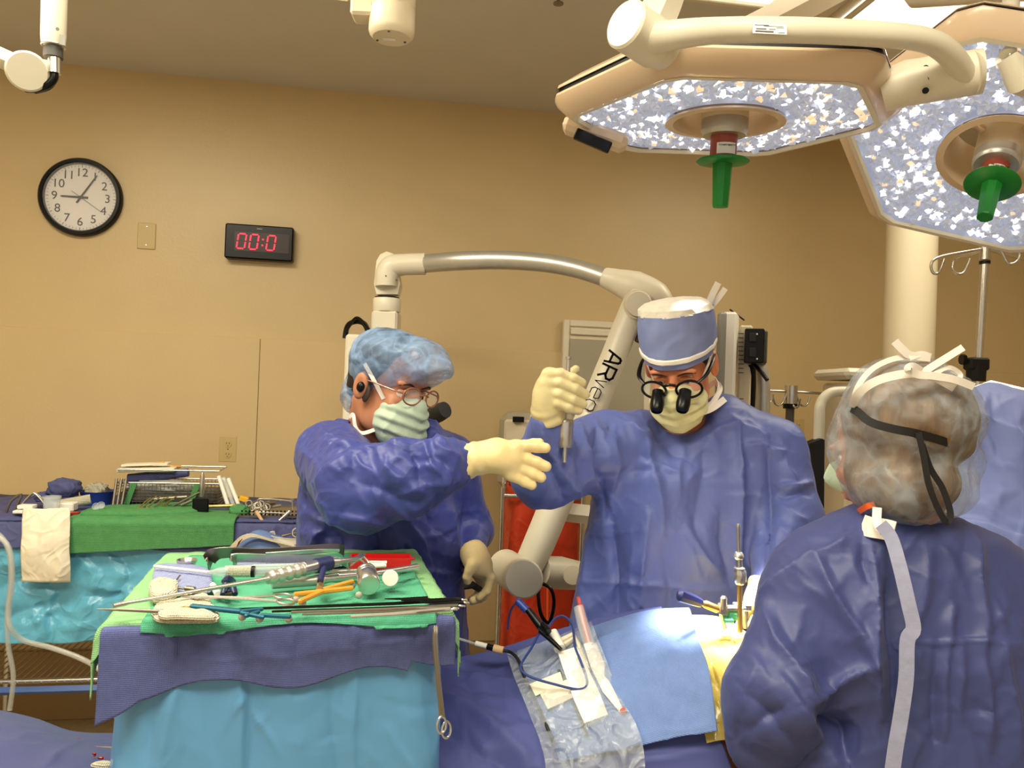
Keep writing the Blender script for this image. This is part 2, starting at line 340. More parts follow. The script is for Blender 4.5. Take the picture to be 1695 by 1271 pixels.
# ------------------------------------------------------------------ implicit surfaces: smooth organic shapes as one continuous mesh
class Field:
    def __init__(s, lo, hi, h):
        s.lo = np.array(lo, float); s.h = h; s.n = (np.ceil((np.array(hi)-s.lo)/h)).astype(int)+1; s.d = np.full(tuple(s.n), 1.0, np.float32)
    def sl(s, lo, hi, pad):
        a = np.clip(np.floor((np.array(lo)-pad-s.lo)/s.h).astype(int), 0, s.n-1); b = np.clip(np.ceil((np.array(hi)+pad-s.lo)/s.h).astype(int)+1, 1, s.n)
        ax = [s.lo[i]+s.h*np.arange(a[i], max(b[i], a[i]+1)) for i in range(3)]
        X, Y, Zz = np.meshgrid(*ax, indexing='ij'); return (slice(a[0], max(b[0], a[0]+1)), slice(a[1], max(b[1], a[1]+1)), slice(a[2], max(b[2], a[2]+1))), np.stack([X, Y, Zz], -1)
    def put(s, sl, e, k, sub=False):
        d = s.d[sl]
        if sub: d, e = -d, e
        if k > 0:
            h = np.clip(.5+.5*(d-e)/k, 0, 1); r = d*(1-h)+e*h-k*h*(1-h)
        else: r = np.minimum(d, e)
        s.d[sl] = -r if sub else r
    def cone(s, a, b, r1, r2, k=.02, sub=False, yy=None):
        a = np.array(a, float); b = np.array(b, float); R = max(r1, r2)
        sl, P = s.sl(np.minimum(a, b)-R, np.maximum(a, b)+R, k+.03)
        ba = b-a; h = np.clip(((P-a)@ba)/(ba@ba+1e-12), 0, 1)
        e = np.linalg.norm(P-a-h[..., None]*ba, axis=-1)-(r1+(r2-r1)*h); s.put(sl, e, k, sub)
    def ell(s, c, r, R=None, k=.02, sub=False):
        c = np.array(c, float); r = np.array(r, float); m = r.max(); sl, P = s.sl(c-m, c+m, k+.03); Q = P-c
        if R is not None: Q = Q@np.array(R)         # world -> local (columns of R are local axes)
        k0 = np.linalg.norm(Q/r, axis=-1); k1 = np.linalg.norm(Q/(r*r), axis=-1)+1e-9; s.put(sl, k0*(k0-1)/k1, k, sub)
    def col(s, sec, yaw=0, k=.03, power=2.3):       # sections (z,cx,cy,rx,ry)
        S = np.array(sorted(sec), float); m = S[:, 3:5].max()
        sl, P = s.sl((S[:, 1].min()-m, S[:, 2].min()-m, S[0, 0]), (S[:, 1].max()+m, S[:, 2].max()+m, S[-1, 0]), .03)
        z = P[..., 2]; q = [np.interp(z, S[:, 0], S[:, i]) for i in range(1, 5)]
        dx = P[..., 0]-q[0]; dy = P[..., 1]-q[1]; c_, s_ = math.cos(yaw), math.sin(yaw)
        u = (dx*c_+dy*s_)/q[2]; v = (-dx*s_+dy*c_)/q[3]
        e = ((np.abs(u)**power+np.abs(v)**power)**(1/power)-1)*np.minimum(q[2], q[3])
        e = np.maximum(e, np.maximum(S[0, 0]-z, z-S[-1, 0])); s.put(sl, e, k)
    def cut(s, p, n):                                # remove the side the normal points to
        sl, P = s.sl(s.lo, s.lo+s.n*s.h, 0); n = np.array(n, float); n /= np.linalg.norm(n); s.d = np.maximum(s.d, ((P-np.array(p, float))@n).astype(np.float32))
    def mesh(s):
        d = s.d; d[0] = 1; d[-1] = 1; d[:, 0] = 1; d[:, -1] = 1; d[:, :, 0] = 1; d[:, :, -1] = 1
        neg = d < 0; n = s.n-1
        c = [neg[i:i+n[0], j:j+n[1], k:k+n[2]] for i in (0, 1) for j in (0, 1) for k in (0, 1)]
        al = c[0].copy(); an = c[0].copy()
        for q in c[1:]: al &= q; an |= q
        act = an & ~al; idx = np.full(act.shape, -1, np.int64); I = np.argwhere(act); idx[act] = np.arange(len(I))
        sm = np.zeros((len(I), 3)); ct = np.zeros(len(I)); off = [(i, j, k) for i in (0, 1) for j in (0, 1) for k in (0, 1)]
        vals = {o: d[I[:, 0]+o[0], I[:, 1]+o[1], I[:, 2]+o[2]].astype(float) for o in off}
        for o in off:
            for ax in range(3):
                if o[ax]: continue
                o2 = list(o); o2[ax] = 1; a = vals[o]; b = vals[tuple(o2)]; m = (a < 0) != (b < 0)
                t = np.where(m, a/np.where(a-b == 0, 1, a-b), 0); p = np.tile(np.array(o, float), (len(I), 1)); p[:, ax] += t
                sm += p*m[:, None]; ct += m
        V = s.lo+s.h*(I+sm/ct[:, None]); Fs = []
        for ax in range(3):
            u, v = [(1, 2), (2, 0), (0, 1)][ax]
            a = neg.take(range(s.n[ax]-1), ax); b = neg.take(range(1, s.n[ax]), ax); E = np.argwhere(a != b)
            E = E[(E[:, u] > 0) & (E[:, v] > 0) & (E[:, u] < s.n[u]-1) & (E[:, v] < s.n[v]-1)]
            ins = neg[E[:, 0], E[:, 1], E[:, 2]]; q = []
            for du, dv in ((1, 1), (0, 1), (0, 0), (1, 0)):
                C = E.copy(); C[:, u] -= du; C[:, v] -= dv; q.append(idx[C[:, 0], C[:, 1], C[:, 2]])
            q = np.stack(q, 1); q[~ins] = q[~ins][:, ::-1]; Fs.append(q)
        return V, np.concatenate(Fs)
def vnorm(V, Fq):
    n = np.cross(V[Fq[:, 2]]-V[Fq[:, 0]], V[Fq[:, 3]]-V[Fq[:, 1]]); N = np.zeros_like(V)
    for k in range(4): np.add.at(N, Fq[:, k], n)
    return N/(np.linalg.norm(N, axis=1, keepdims=True)+1e-12)
def organic(name, fld, m, parent=None, disp=None, f2=None, label=None, cat=None, group=None):
    V, Fq = fld.mesh()
    if disp is not None: V = V+vnorm(V, Fq)*disp(V)[:, None]
    if f2: N_ = vnorm(V, Fq); V = V+N_*fold2(V, N_, f2)[:, None]
    me = bpy.data.meshes.new(name); me.from_pydata(V.tolist(), [], Fq.tolist())
    return tag(link(name, me, m, parent, smooth='full'), label, cat, group)
def proj(V):
    R = V-np.array((0, 0, CAMZ)); z = R@np.array(_f); return 847.5+F*(R@np.array(_r))/z, 635.5-F*(R@np.array(_u))/z
def fold2(V, N, L):                     # creases of the cloth on the side facing the room's front, laid from pixel segments: (x0, y0, x1, y1, height, width in pixels)
    px, py = proj(V); vw = V-np.array((0, 0, CAMZ)); vw /= np.linalg.norm(vw, axis=-1, keepdims=True); fc = np.clip(-(N*vw).sum(-1)*2.2, 0, 1); D = np.zeros(px.shape)
    for x0, y0, x1, y1, am, w in L:
        bx, by = x1-x0, y1-y0; l2 = bx*bx+by*by; h = np.clip(((px-x0)*bx+(py-y0)*by)/l2, 0, 1); dx = px-x0-h*bx; dy = py-y0-h*by
        wob = 2.2*np.sin(h*7+x0); s = (dx*by-dy*bx)/math.sqrt(l2); d = np.hypot(dx, dy); d = np.abs(np.where(d > np.abs(s)+1, d, np.abs(s+wob)))
        ww = np.where(s*am > 0, w, w*2.4); D += am*np.exp(-(d/ww)**1.15)*np.sin(np.pi*np.clip(.08+.84*h, 0, 1))**.6*fc
    return D
def creases(seed, box, n, am=(.003, .007), ln=(30, 110), ang=90, spread=50, w=(3, 6)):
    r = random.Random(seed); out = []
    for _ in range(n):
        x = r.uniform(box[0], box[2]); y = r.uniform(box[1], box[3]); l = r.uniform(*ln)/2; a = math.radians(r.gauss(ang, spread)); s = r.choice((-1, 1, 1))
        out.append((x-l*math.cos(a), y-l*math.sin(a), x+l*math.cos(a), y+l*math.sin(a), s*r.uniform(*am), r.uniform(*w)))
    return out
def cloth(amp, sc, ridge, rsc, folds=(), seed=1, thr=5, fine=0):
    def f(V):
        L = V.tolist(); o = np.array([amp*nz(p, sc, seed) for p in L])
        if ridge:
            r = []
            for p in L:
                w = nz(p, (4, 4, 4), seed+3)*.10; v = nz((p[0]+w, p[1]+w, p[2]-w), rsc, seed+7); r.append(max(0., 1-abs(v)*thr))
            o += ridge*(np.array(r)-.2)
        if fine: o += np.array([fine*max(0., 1-abs(nz(p, (22, 22, 16), seed+11))*5) for p in L])
        for a, b, am, w in folds: o += am*foldf(V, a, b, w)
        return o
    return f
def text(name, body, size, origin, xd, yd, m, parent, ext=.0005, align='CENTER', label=None, shear=0, lift=.0, offset=0):
    c = bpy.data.curves.new(name, 'FONT'); c.body = body; c.size = size; c.extrude = ext; c.align_x = align; c.align_y = 'CENTER'; c.shear = shear; c.offset = offset
    t = bpy.data.objects.new(name, c); COL.objects.link(t); bpy.context.view_layer.update()
    me = bpy.data.meshes.new_from_object(t.evaluated_get(bpy.context.evaluated_depsgraph_get())); bpy.data.objects.remove(t)
    x = Vector(xd).normalized(); y = (Vector(yd)-x*Vector(yd).dot(x)).normalized(); z = x.cross(y)
    me.transform(Matrix((x, y, z)).transposed().to_4x4()); me.transform(Matrix.Translation(Vector(origin)+z*lift)); me.materials.clear()
    return tag(link(name, me, m, parent, smooth=False), label)
def basis(fwd, up=(0, 0, 1)):          # local x = person's left, y = forward, z = up
    f = Vector(fwd).normalized(); u = Vector(up); u = (u-f*u.dot(f)).normalized(); x = f.cross(u); return Matrix((x, f, u)).transposed()
def rotz(a): return Matrix.Rotation(a, 3, 'Z')
def frame_from(ax):                    # matrix with local x along ax
    x = Vector(ax).normalized(); q = Vector((0, 0, 1)) if abs(x.z) < .95 else Vector((0, 1, 0)); z = (q-x*q.dot(x)).normalized(); y = z.cross(x); return Matrix((x, y, z)).transposed()
# ------------------------------------------------------------------ the room
XL, XR, YB = -3.2, 3.4, -2.2
def wallY(x): return WY0+WS*x
g = G(); g.box(((XL+XR)/2, (YB+5)/2, -.05), (XR-XL, 5-YB+1, .1)); g.mk('floor', 'floor', smooth=False, kind='structure')
g = G(); g.box(((XL+XR)/2, (YB+5)/2, CEIL+.05), (XR-XL, 5-YB+1, .1)); g.mk('ceiling', 'ceil', smooth=False, kind='structure')
SEAMZ = 1.70
wa, wb = Vector((XL, wallY(XL), 0)), Vector((XR, wallY(XR), 0))
g = G(); mid = (wa+wb)/2; Lw = (wb-wa).length; RW = Matrix((WU, -WN, Vector((0, 0, 1)))).transposed()
g.box(mid-WN*.05+Vector((0, 0, CEIL/2)), (Lw, .1, CEIL), RW); wall = g.mk('wall_back', 'wall', smooth=False, kind='structure')
def alongw(px, py=600): return (WL(px, py)-wa).dot(WU)
js = [0, alongw(430, 600), alongw(1586, 600), Lw]
for a, b in zip(js[:-1], js[1:]):
    g = G(); c = wa+WU*((a+b)/2)+WN*.006; g.box(c+Vector((0, 0, (.31+SEAMZ)/2)), (b-a-.002, .012, SEAMZ-.31), RW, bev=.002); g.mk('wall_panel', 'wall', wall, smooth=False)
g = G(); g.box(mid+WN*.008+Vector((0, 0, .15)), (Lw, .016, .30), RW, bev=.004); g.mk('baseboard_back', 'base', smooth=False, kind='structure')
for nm, x in (('wall_left', XL-.05), ('wall_right', XR+.05)):
    g = G(); g.box((x, (YB+5)/2, CEIL/2), (.1, 5-YB+1, CEIL)); g.mk(nm, 'wall', smooth=False, kind='structure')
# ceiling light panel, upper right
CZ = CEIL
def ceil_pt(px, py): return Z(px, py, CZ)
def ceiling_light(cx, cy, w, d, rot, label):
    t = thing('ceiling_light', label, 'light', (cx, cy, CZ)); R = rotz(rot); c = Vector((cx, cy, CZ))
    for i, (fw, fh) in enumerate(((.05, .014), (.03, .03), (.018, .05))):
        g = G(); o = .0 if i == 0 else (.05 if i == 1 else .075)
        ww, dd = w-2*o+.15, d-2*o+.15
        for sx, sy, lx, ly in ((0, 1, ww, fw), (0, -1, ww, fw), (1, 0, fw, dd-2*fw), (-1, 0, fw, dd-2*fw)):
            g.box(c+R@Vector((sx*(ww-fw)/2, sy*(dd-fw)/2, -fh/2)), (lx, ly, fh), R, bev=.003)
        g.mk('frame' if i == 0 else 'trim_strip', 'plastic', t, smooth=False)
    g = G(); g.box(c+R@Vector((0, 0, -.03)), (w, d, .012), R); g.mk('diffuser', 'panel', t, smooth=False)
# a cross of ceiling beams (lamp mount track) and sprinkler
ceiling_light(1.62, 2.50, .98, .62, math.radians(9), 'bright recessed ceiling light panel above the right surgical lamp')
ceiling_light(.63, 2.29, .5, .62, math.radians(9), 'ceiling light panel whose edge shows above the lamp arm')
t = thing('sprinkler_head', 'small metal fire sprinkler head hanging from the ceiling', 'sprinkler', Z(925, -14, CZ))
p = Z(925, -14, CZ); g = G(); g.lathe([(.03, 0), (.03, -.006), (.012, -.012)], p, n=20); g.mk('escutcheon', 'steel', t)
g = G(); g.lathe([(.006, 0), (.006, -.035), (.018, -.04), (.018, -.043), (0.001, -.045)], p, n=14); g.mk('deflector', 'darksteel', t)

# ------------------------------------------------------------------ wall clock
def on_wall(px, py, off=0): return WL(px, py, off)
UP = Vector((0, 0, 1))
cc = on_wall(136, 328); r = .170
t = thing('wall_clock', 'round black rimmed analog wall clock with white dial', 'clock', cc)
g = G(); g.lathe([(.001, 0), (r, 0), (r, .028), (r-.006, .036), (r-.018, .036), (r-.024, .026), (r-.024, .012), (.001, .012)], cc, WN, n=64); g.mk('rim', 'black', t)
g = G(); g.lathe([(.001, .012), (r-.023, .0125), (.001, .0135)], cc, WN, n=64); g.mk('dial', 'clockface', t)
def cpt(ang, rad, off=.014): return cc+WU*(math.sin(ang)*rad)+UP*(math.cos(ang)*rad)+WN*off
for h in range(1, 13):
    text('numeral', str(h), .052, cpt(h*math.pi/6, .108), WU, UP, 'black', t)
g = G()
for q in range(60):
    a = q*math.pi/30; g.box(cpt(a, .137), (.0012 if q % 5 else .0024, .001, .008 if q % 5 else .011), RW@Matrix.Rotation(a, 3, 'Y'))
g.mk('minute_track', 'greydk', t, smooth=False)
def hand(name, ang, L, w, m, off, tail=.03):
    g = G(); R_ = RW@Matrix.Rotation(ang, 3, 'Y'); c = cc+WN*off
    g.prism([c+R_@Vector(v) for v in ((-w, 0, -tail), (-w*.8, 0, L*.9), (0, 0, L), (w*.8, 0, L*.9), (w, 0, -tail))], WN*.0012); g.mk(name, m, t, smooth=False)
hand('minute_hand', math.radians(32), .122, .004, 'black', .017); hand('hour_hand', math.radians(270), .085, .005, 'black', .0155); hand('second_hand', math.radians(124), .11, .0009, 'black', .0185, .045)
g = G(); g.lathe([(.007, .014), (.007, .021), (.001, .022)], cc, WN, n=16); g.mk('hub', 'black', t)
g = G(); g.lathe([(.001, .030), (r-.018, .0305), (.001, .0312)], cc, WN, n=48); g.mk('glass_cover', 'glass', t)
# blank switch plate, outlet plates
def plate(px, py, label, outlet=False, w=.076, h=.116):
    c = on_wall(px, py, .0 if py < 560 else .008); t = thing('wall_plate', label, 'wall plate', c)
    g = G(); g.box(c+WN*.003, (w, .006, h), RW, bev=.0025); g.mk('cover', 'plate', t, smooth=False)
    for s in (-1, 1):
        q = c+UP*(s*(.041 if not outlet else .0))
        g = G(); g.lathe([(.0035, .005), (.003, .0075), (.001, .0078)], q+WN*0, WN, n=10); g.mk('screw', 'steel', t)
        if outlet:
            q = c+UP*(s*.024); g = G(); g.lathe([(.016, .005), (.0155, .0085), (.001, .0087)], q, WN, n=20); oo = g.mk('socket', 'plate', t)
            g = G(); 
            for u in (-.006, .006): g.box(q+WU*u+UP*.003+WN*.0088, (.002, .001, .009), RW)
            g.lathe([(.0028, .0083), (.001, .0092)], q-UP*.008, WN, n=10); g.mk('slot', 'black', oo, smooth=False)
plate(243, 391, 'blank beige switch plate beside the round clock')
plate(378, 743, 'double electrical outlet plate low on the tan wall above the back table', True)
plate(1318, 712, 'small outlet plate half hidden behind the thin rail pole', True)
# digital timer
c = on_wall(432, 405, .0); t = thing('digital_timer', 'black wall timer with glowing red digits', 'timer', c)
RT = RW
g = G(); g.box(c+WN*.03, (.295, .06, .155), RT, bev=.006); g.mk('case', 'black', t, smooth=False)
g = G(); g.box(c+WN*.0605+WU*.012, (.235, .002, .085), RT); g.mk('display_window', 'leddark', t, smooth=False)
segs = {'a': (0, 1, 0), 'g': (0, 0, 0), 'd': (0, -1, 0), 'f': (-1, .5, 1), 'b': (1, .5, 1), 'e': (-1, -.5, 1), 'c': (1, -.5, 1)}
for dx in (-.075, -.022, .052):
    g = G(); q = c+WU*dx+WN*.063
    for k in 'abcdef':
        x, z, v = segs[k]; sh = z*.033*.12
        ctr = q+WU*(x*.017+sh)+UP*(z*.033)
        Rr = RT@Matrix.Rotation(.12, 3, 'Y') if v else RT
        g.box(ctr, (.006, .002, .026) if v else (.026, .002, .006), Rr, bev=.0008)
    g.mk('digit', 'led', t, smooth=False)
for s in (-1, 1):
    g = G(); g.box(c+WU*(.016+s*.001)+UP*(s*.013)+WN*.063, (.007, .002, .007), RT, bev=.0008); g.mk('colon_dot', 'led', t, smooth=False)
g = G(); g.box(c+UP*.06+WN*.0608, (.024, .001, .004), RT); g.mk('maker_mark', 'grey', t, smooth=False)

# ------------------------------------------------------------------ wall mounted view box behind the microscope arm
p0 = on_wall(930, 530, .008); pr = on_wall(1075, 537, .008); wbx = (pr-p0).length; hb = .50
c = p0+WU*(wbx/2)-UP*(hb/2)
t = thing('wall_cabinet', 'framed grey panel on the wall behind the white microscope arm', 'cabinet', c-UP*hb/2)
g = G(); g.box(c+WN*.014, (wbx, .028, hb), RW, bev=.004)
g.mk('backplate', 'plastic2', t, smooth=False)
for sx, sz, lx, lz in ((-1, 0, .03, hb), (1, 0, .03, hb), (0, 1, wbx-.062, .03), (0, -1, wbx-.062, .03)):
    g = G(); g.box(c+WN*.032+WU*(sx*(wbx-lx)/2)+UP*(sz*(hb-lz)/2), (lx, .014, lz), RW, bev=.003); g.mk('frame_bar', 'plastic', t, smooth=False)
g = G(); g.box(c+WN*.034+UP*(hb/2-.055), (wbx-.07, .016, .03), RW, bev=.003); g.mk('clip_rail', 'plastic', t, smooth=False)
g = G(); g.box(c+WN*.030-UP*.03, (wbx-.07, .006, hb-.12), RW); g.mk('panel', 'boardgrey', t, smooth=False)
# ------------------------------------------------------------------ service column
c = W(1508, 440, 3.25); g = G(); g.tube([(c.x, c.y, 0.0), (c.x, c.y, CEIL)], .098, n=40); t = thing('service_column', 'cream round floor to ceiling column behind the right lamp', 'column', (c.x, c.y, 0)); g.mk('shaft', 'plastic2', t)
g = G(); g.lathe([(.12, 0), (.12, .05), (.1, .07)], (c.x, c.y, 0), n=40); g.mk('floor_collar', 'plastic2', t)

# ------------------------------------------------------------------ surgical lamps
def hexr(th, R, k=.12):
    th = (th+math.pi/6) % (math.pi/3)-math.pi/6      # flats facing 0 -> rotate so corners sit on +-x
    return R*math.cos(math.pi/6)/math.cos(th)*(1-k*0)
def surgical_lamp(label, C, axis, xd, R, hand_label):
    a = Vector(axis).normalized(); x = Vector(xd); x = (x-a*x.dot(a)).normalized(); y = -a.cross(x)
    up = -a; t = thing('surgical_lamp', label, 'surgical lamp', C)
    def pt(th, r, h): return C+x*(math.cos(th)*r)+y*(math.sin(th)*r)+up*h
    def rho(th, Rr):                                  # rounded hexagon
        q = (th % (math.pi/3))-math.pi/6; f = math.cos(math.pi/6)/math.cos(q); f = min(f, .965)
        return Rr*f
    NT = 96
    def shell(name, layers, m, closed=False, cap=True):
        g = G(); vs = []
        for (Rr, h, hexa) in layers:
            for k in range(NT):
                th = 2*math.pi*k/NT; vs.append(pt(th, rho(th, Rr) if hexa else Rr, h))
        fs = [(i*NT+k, i*NT+(k+1) % NT, (i+1)*NT+(k+1) % NT, (i+1)*NT+k) for i in range(len(layers)-1) for k in range(NT)]
        if closed:
            n = len(layers)-1; fs += [(n*NT+k, n*NT+(k+1) % NT, (k+1) % NT, k) for k in range(NT)]
        g.add(vs, fs); return g.mk(name, m, t)
    shell('housing', [(R, .002, 1), (R*1.03, -.006, 1), (R*1.06, -.002, 1), (R*1.145, .020, 1), (R*1.165, .031, 1), (R*1.16, .036, 1), (R*1.145, .036, 1), (R*1.14, .03, 1)], 'housing')
    shell('dark_band', [(R*1.148, .035, 1), (R*1.142, .047, 1)], 'black')
    shell('top_cover', [(R*1.155, .046, 1), (R*1.15, .052, 1), (R*1.0, .080, 1), (.13, .125, 0), (.118, .12, 0), (.112, .03, 0)], 'housing')
    shell('reflector', [(R*1.005, .004, 1), (R*1.0, .03, 1), (.118, .03, 0), (.118, .0, 0)], 'lensback')
    shell('inner_ring', [(.118, -.004, 0), (.120, -.008, 0), (.104, -.009, 0), (.098, .0, 0), (.098, .06, 0), (.105, .118, 0)], 'housing')
    shell('rim_bead', [(R*.985, -.001, 1), (R*1.0, -.008, 1), (R*1.035, -.007, 1)], 'plastic')
    # faceted lenses
    g = G(); s = .0135; n = int(R/s)+2; rnd = random.Random(5)
    for i in range(-n, n+1):
        for j in range(-n, n+1):
            u = (i+.5*(j % 2))*s; v = j*s*.866; rr = math.hypot(u, v); th = math.atan2(v, u)
            if rr < .124 or rr > rho(th, R)-.006: continue
            u += rnd.uniform(-.003, .003); v += rnd.uniform(-.003, .003)
            c = C+x*u+y*v+up*rnd.uniform(.004, .012); q = Matrix.Rotation(rnd.random()*6, 3, Vector((rnd.gauss(0, 1), rnd.gauss(0, 1), rnd.gauss(0, 1))).normalized())
            z = rnd.random(); g.cur = 1 if z < .20 else (2 if z < .25 else 0)
            sz = rnd.uniform(.006, .0125); k = 5
            vs = [c+q@Vector((sz*math.cos(2*math.pi*w/k), sz*math.sin(2*math.pi*w/k), 0)) for w in range(k)]+[c+q@Vector((0, 0, sz)), c-q@Vector((0, 0, sz*.8))]
            g.add(vs, [(w, (w+1) % k, k) for w in range(k)]+[((w+1) % k, w, k+1) for w in range(k)])
    lens = g.mk('faceted_lenses', ['crystal', 'crystalw', 'crystalo'], t, smooth=False, kind='stuff')
    # hub and handle
    g = G()
    for th in (math.radians(75), math.radians(195), math.radians(315)): g.tube([pt(th, .03, .05), pt(th, .11, .07)], .014, n=10, flat=.6)
    g.mk('spoke', 'housing', t)
    g = G(); g.lathe([(.001, -.09), (.046, -.09), (.047, -.02), (.047, .0)], C, a, n=32); g.mk('hub', 'plastic2', t)
    g = G(); g.lathe([(.047, 0), (.047, .022), (.045, .024), (.043, .032), (.001, .033)], C, a, n=32); g.mk('hub_collar', 'alu', t)
    g = G(); g.lathe([(.027, .03), (.0265, .075), (.022, .078), (.001, .078)], C, a, n=28); sl = g.mk('camera_sleeve', 'sleeve', t)
    # sleeve label with DO NOT REMOVE
    v = (Vector((0, 0, CAMZ))-(C+a*.06)); v = (v-a*v.dot(a)).normalized(); sx = -a.cross(v); sx = -sx if sx.x < 0 else sx
    g = G(); n = 8; vs = []
    for h in (.050, .072):
        for k in range(n+1):
            th = -.75+1.5*k/n+.25; vs.append(C+a*h+(v*math.cos(th)+sx*math.sin(th))*.0276)
    g.add(vs, [(k, k+1, n+2+k, n+1+k) for k in range(n)]); lab = g.mk('sleeve_label', 'white', sl)
    ld = (v*math.cos(.25)+sx*math.sin(.25)); lx = (sx*math.cos(.25)-v*math.sin(.25))
    text('label_print', 'DO NOT REMOVE', .0042, C+a*.056+ld*.0287, lx, -a, 'black', sl)
    cv = thing('light_handle_cover', hand_label, 'handle cover', C+a*.08)
    g = G(); g.lathe([(.02, .076), (.052, .080), (.054, .083), (.050, .086), (.018, .088)], C, a, n=40); g.mk('flange', 'handlegreen', cv)
    g = G(); g.lathe([(.0205, .084), (.019, .12), (.0165, .172), (.0155, .176), (.001, .177)], C, a, n=8); g.mk('grip', 'handlegreen', cv, smooth=False)
    return t, x, y, a
ax1 = Vector((0.0, .095, -1)).normalized()
lamp1, lx1, ly1, la1 = surgical_lamp('large six sided surgical lamp with its green handle pointing straight down', L1, (0, math.sin(.074), -math.cos(.074)), (1, -.02, 0), .31, 'green handle cover pointing straight down, on the middle lamp')
lamp2, lx2, ly2, la2 = surgical_lamp('tilted surgical lamp at the right edge with angled green handle', L2, (-.36, -.37, -.86), (1, -.3, -.3), .315, 'green handle cover tilted to the left, on the right lamp')
# details on lamp 1
g = G(); g.box(W(985, 222, 1.70), (.145, .05, .035), Matrix.Rotation(.33, 3, 'Y')@rotz(-.1), bev=.01); vb = g.mk('sensor_box', 'housing', lamp1, smooth=False)
g = G(); g.box(W(981, 233, 1.665), (.082, .012, .024), Matrix.Rotation(.40, 3, 'Y')@rotz(-.1), bev=.002); g.mk('dark_window', 'black', lamp1, smooth=False)
# yoke
Yk = 1.235
pts = [W(1060, 72, 1.30), W(1100, 60, Yk), W(1200, 50, Yk), W(1320, 50, Yk), W(1440, 56, Yk+.02), W(1530, 66, Yk+.05), W(1572, 90, Yk+.08), W(1600, 128, Yk+.12)]
g = G(); g.tube(pts, [.026, .023, .0195, .0195, .0195, .0195, .020, .019], n=20, sm=6); yk = g.mk('yoke_arm', 'plastic', lamp1)
g = G(); g.tube([W(1460, 152, 1.42), W(1500, 138, 1.40), W(1625, 118, 1.36)], [.036, .040, .038], n=28); kn = g.mk('yoke_joint', 'plastic', lamp1)
g = G(); g.tube([W(1612, 121, 1.355), W(1622, 119, 1.353)], [.036, .030], n=24); g.mk('end_cap', 'plastic', lamp1)
for yy in (113, 132, 150):
    g = G(); q = W(1532, yy, 1.358); g.lathe([(.0055, -.004), (.0055, .0015), (.001, .0015)], q, -ray(1532, yy), n=14); s = g.mk('screw', 'black', kn)
g = G(); d_ = (W(1095, 78, 1.30)-W(1035, 38, 1.24)).normalized(); q0 = W(1036, 40, 1.24)
g.lathe([(.001, -.004), (.036, -.004), (.0395, .0), (.0395, .075), (.036, .079), (.036, .085), (.033, .10)], q0, d_, n=36); g.mk('swivel_joint', 'plastic', lamp1)
g = G(); g.tube([W(1075, 55, 1.30), W(1100, 0, 1.34), W(1125, -70, 1.40)], [.034, .032, .032], n=4, up=(1, .3, 0)); sa = g.mk('spring_arm', 'plastic', lamp1, smooth=False)
g = G(); g.tube([W(1125, -70, 1.40), W(1250, -260, 1.8), Vector((W(1300, 0, 2.0).x, 2.0, 2.60)), Vector((W(1300, 0, 2.0).x, 2.0, CEIL))], .032, n=16); g.mk('suspension_arm', 'plastic', lamp1)
# arm sticker
g = G(); q = W(1274, 48, Yk-.0235); Rl = rotz(-.05)@Matrix.Rotation(.035, 3, 'Y'); g.box(q, (.052, .0008, .018), Rl@Matrix.Rotation(-.25, 3, 'X')); st = g.mk('type_label', 'white', lamp1, smooth=False)
g = G(); Rq = Rl@Matrix.Rotation(-.25, 3, 'X')
for i, (u, v, w, h) in enumerate(((-.012, .006, .022, .0012), (.006, .0045, .03, .0008), (.016, .002, .012, .0008), (-.013, -.001, .016, .0022), (.004, -.001, .01, .0012), (-.008, -.0055, .028, .003), (.018, -.0065, .01, .001))): g.box(q+Rq@Vector((u, -.0006, v)), (w, .0005, h), Rq)
g.mk('barcode_print', 'greydk', lamp1, smooth=False)
# arms of lamp 2
g = G(); g.tube([W(1668, 90, 1.50), W(1672, 40, 1.52), W(1676, -60, 1.54)], .0155, n=18); g.mk('drop_arm', 'plastic', lamp2)
g = G(); g.tube([W(1676, -60, 1.54), Vector((1.15, 1.75, 2.45)), Vector((1.05, 2.1, 2.60)), Vector((1.02, 2.3, CEIL))], .028, n=16); g.mk('suspension_arm', 'plastic', lamp2)
g = G(); g.tube([W(1668, 95, 1.50), W(1690, 130, 1.50), W(1740, 150, 1.55)], [.02, .03, .03], n=16); g.mk('yoke_arm', 'plastic', lamp2)
# third boom passing behind
t = thing('boom_beam', 'flat tan boom arm crossing the ceiling behind the middle lamp', 'boom arm', Z(1400, -40, CZ))
a_, b_ = W(1225, 62, 2.2), W(1420, -40, 2.35)
g = G(); g.tube([a_, b_], .045, n=4, up=(0, 0, 1)); g.mk('beam', 'plastic2', t, smooth=False)
g = G(); g.tube([b_, Vector((b_.x+.05, b_.y+.1, CEIL))], .04, n=16); g.mk('mount', 'plastic2', t)

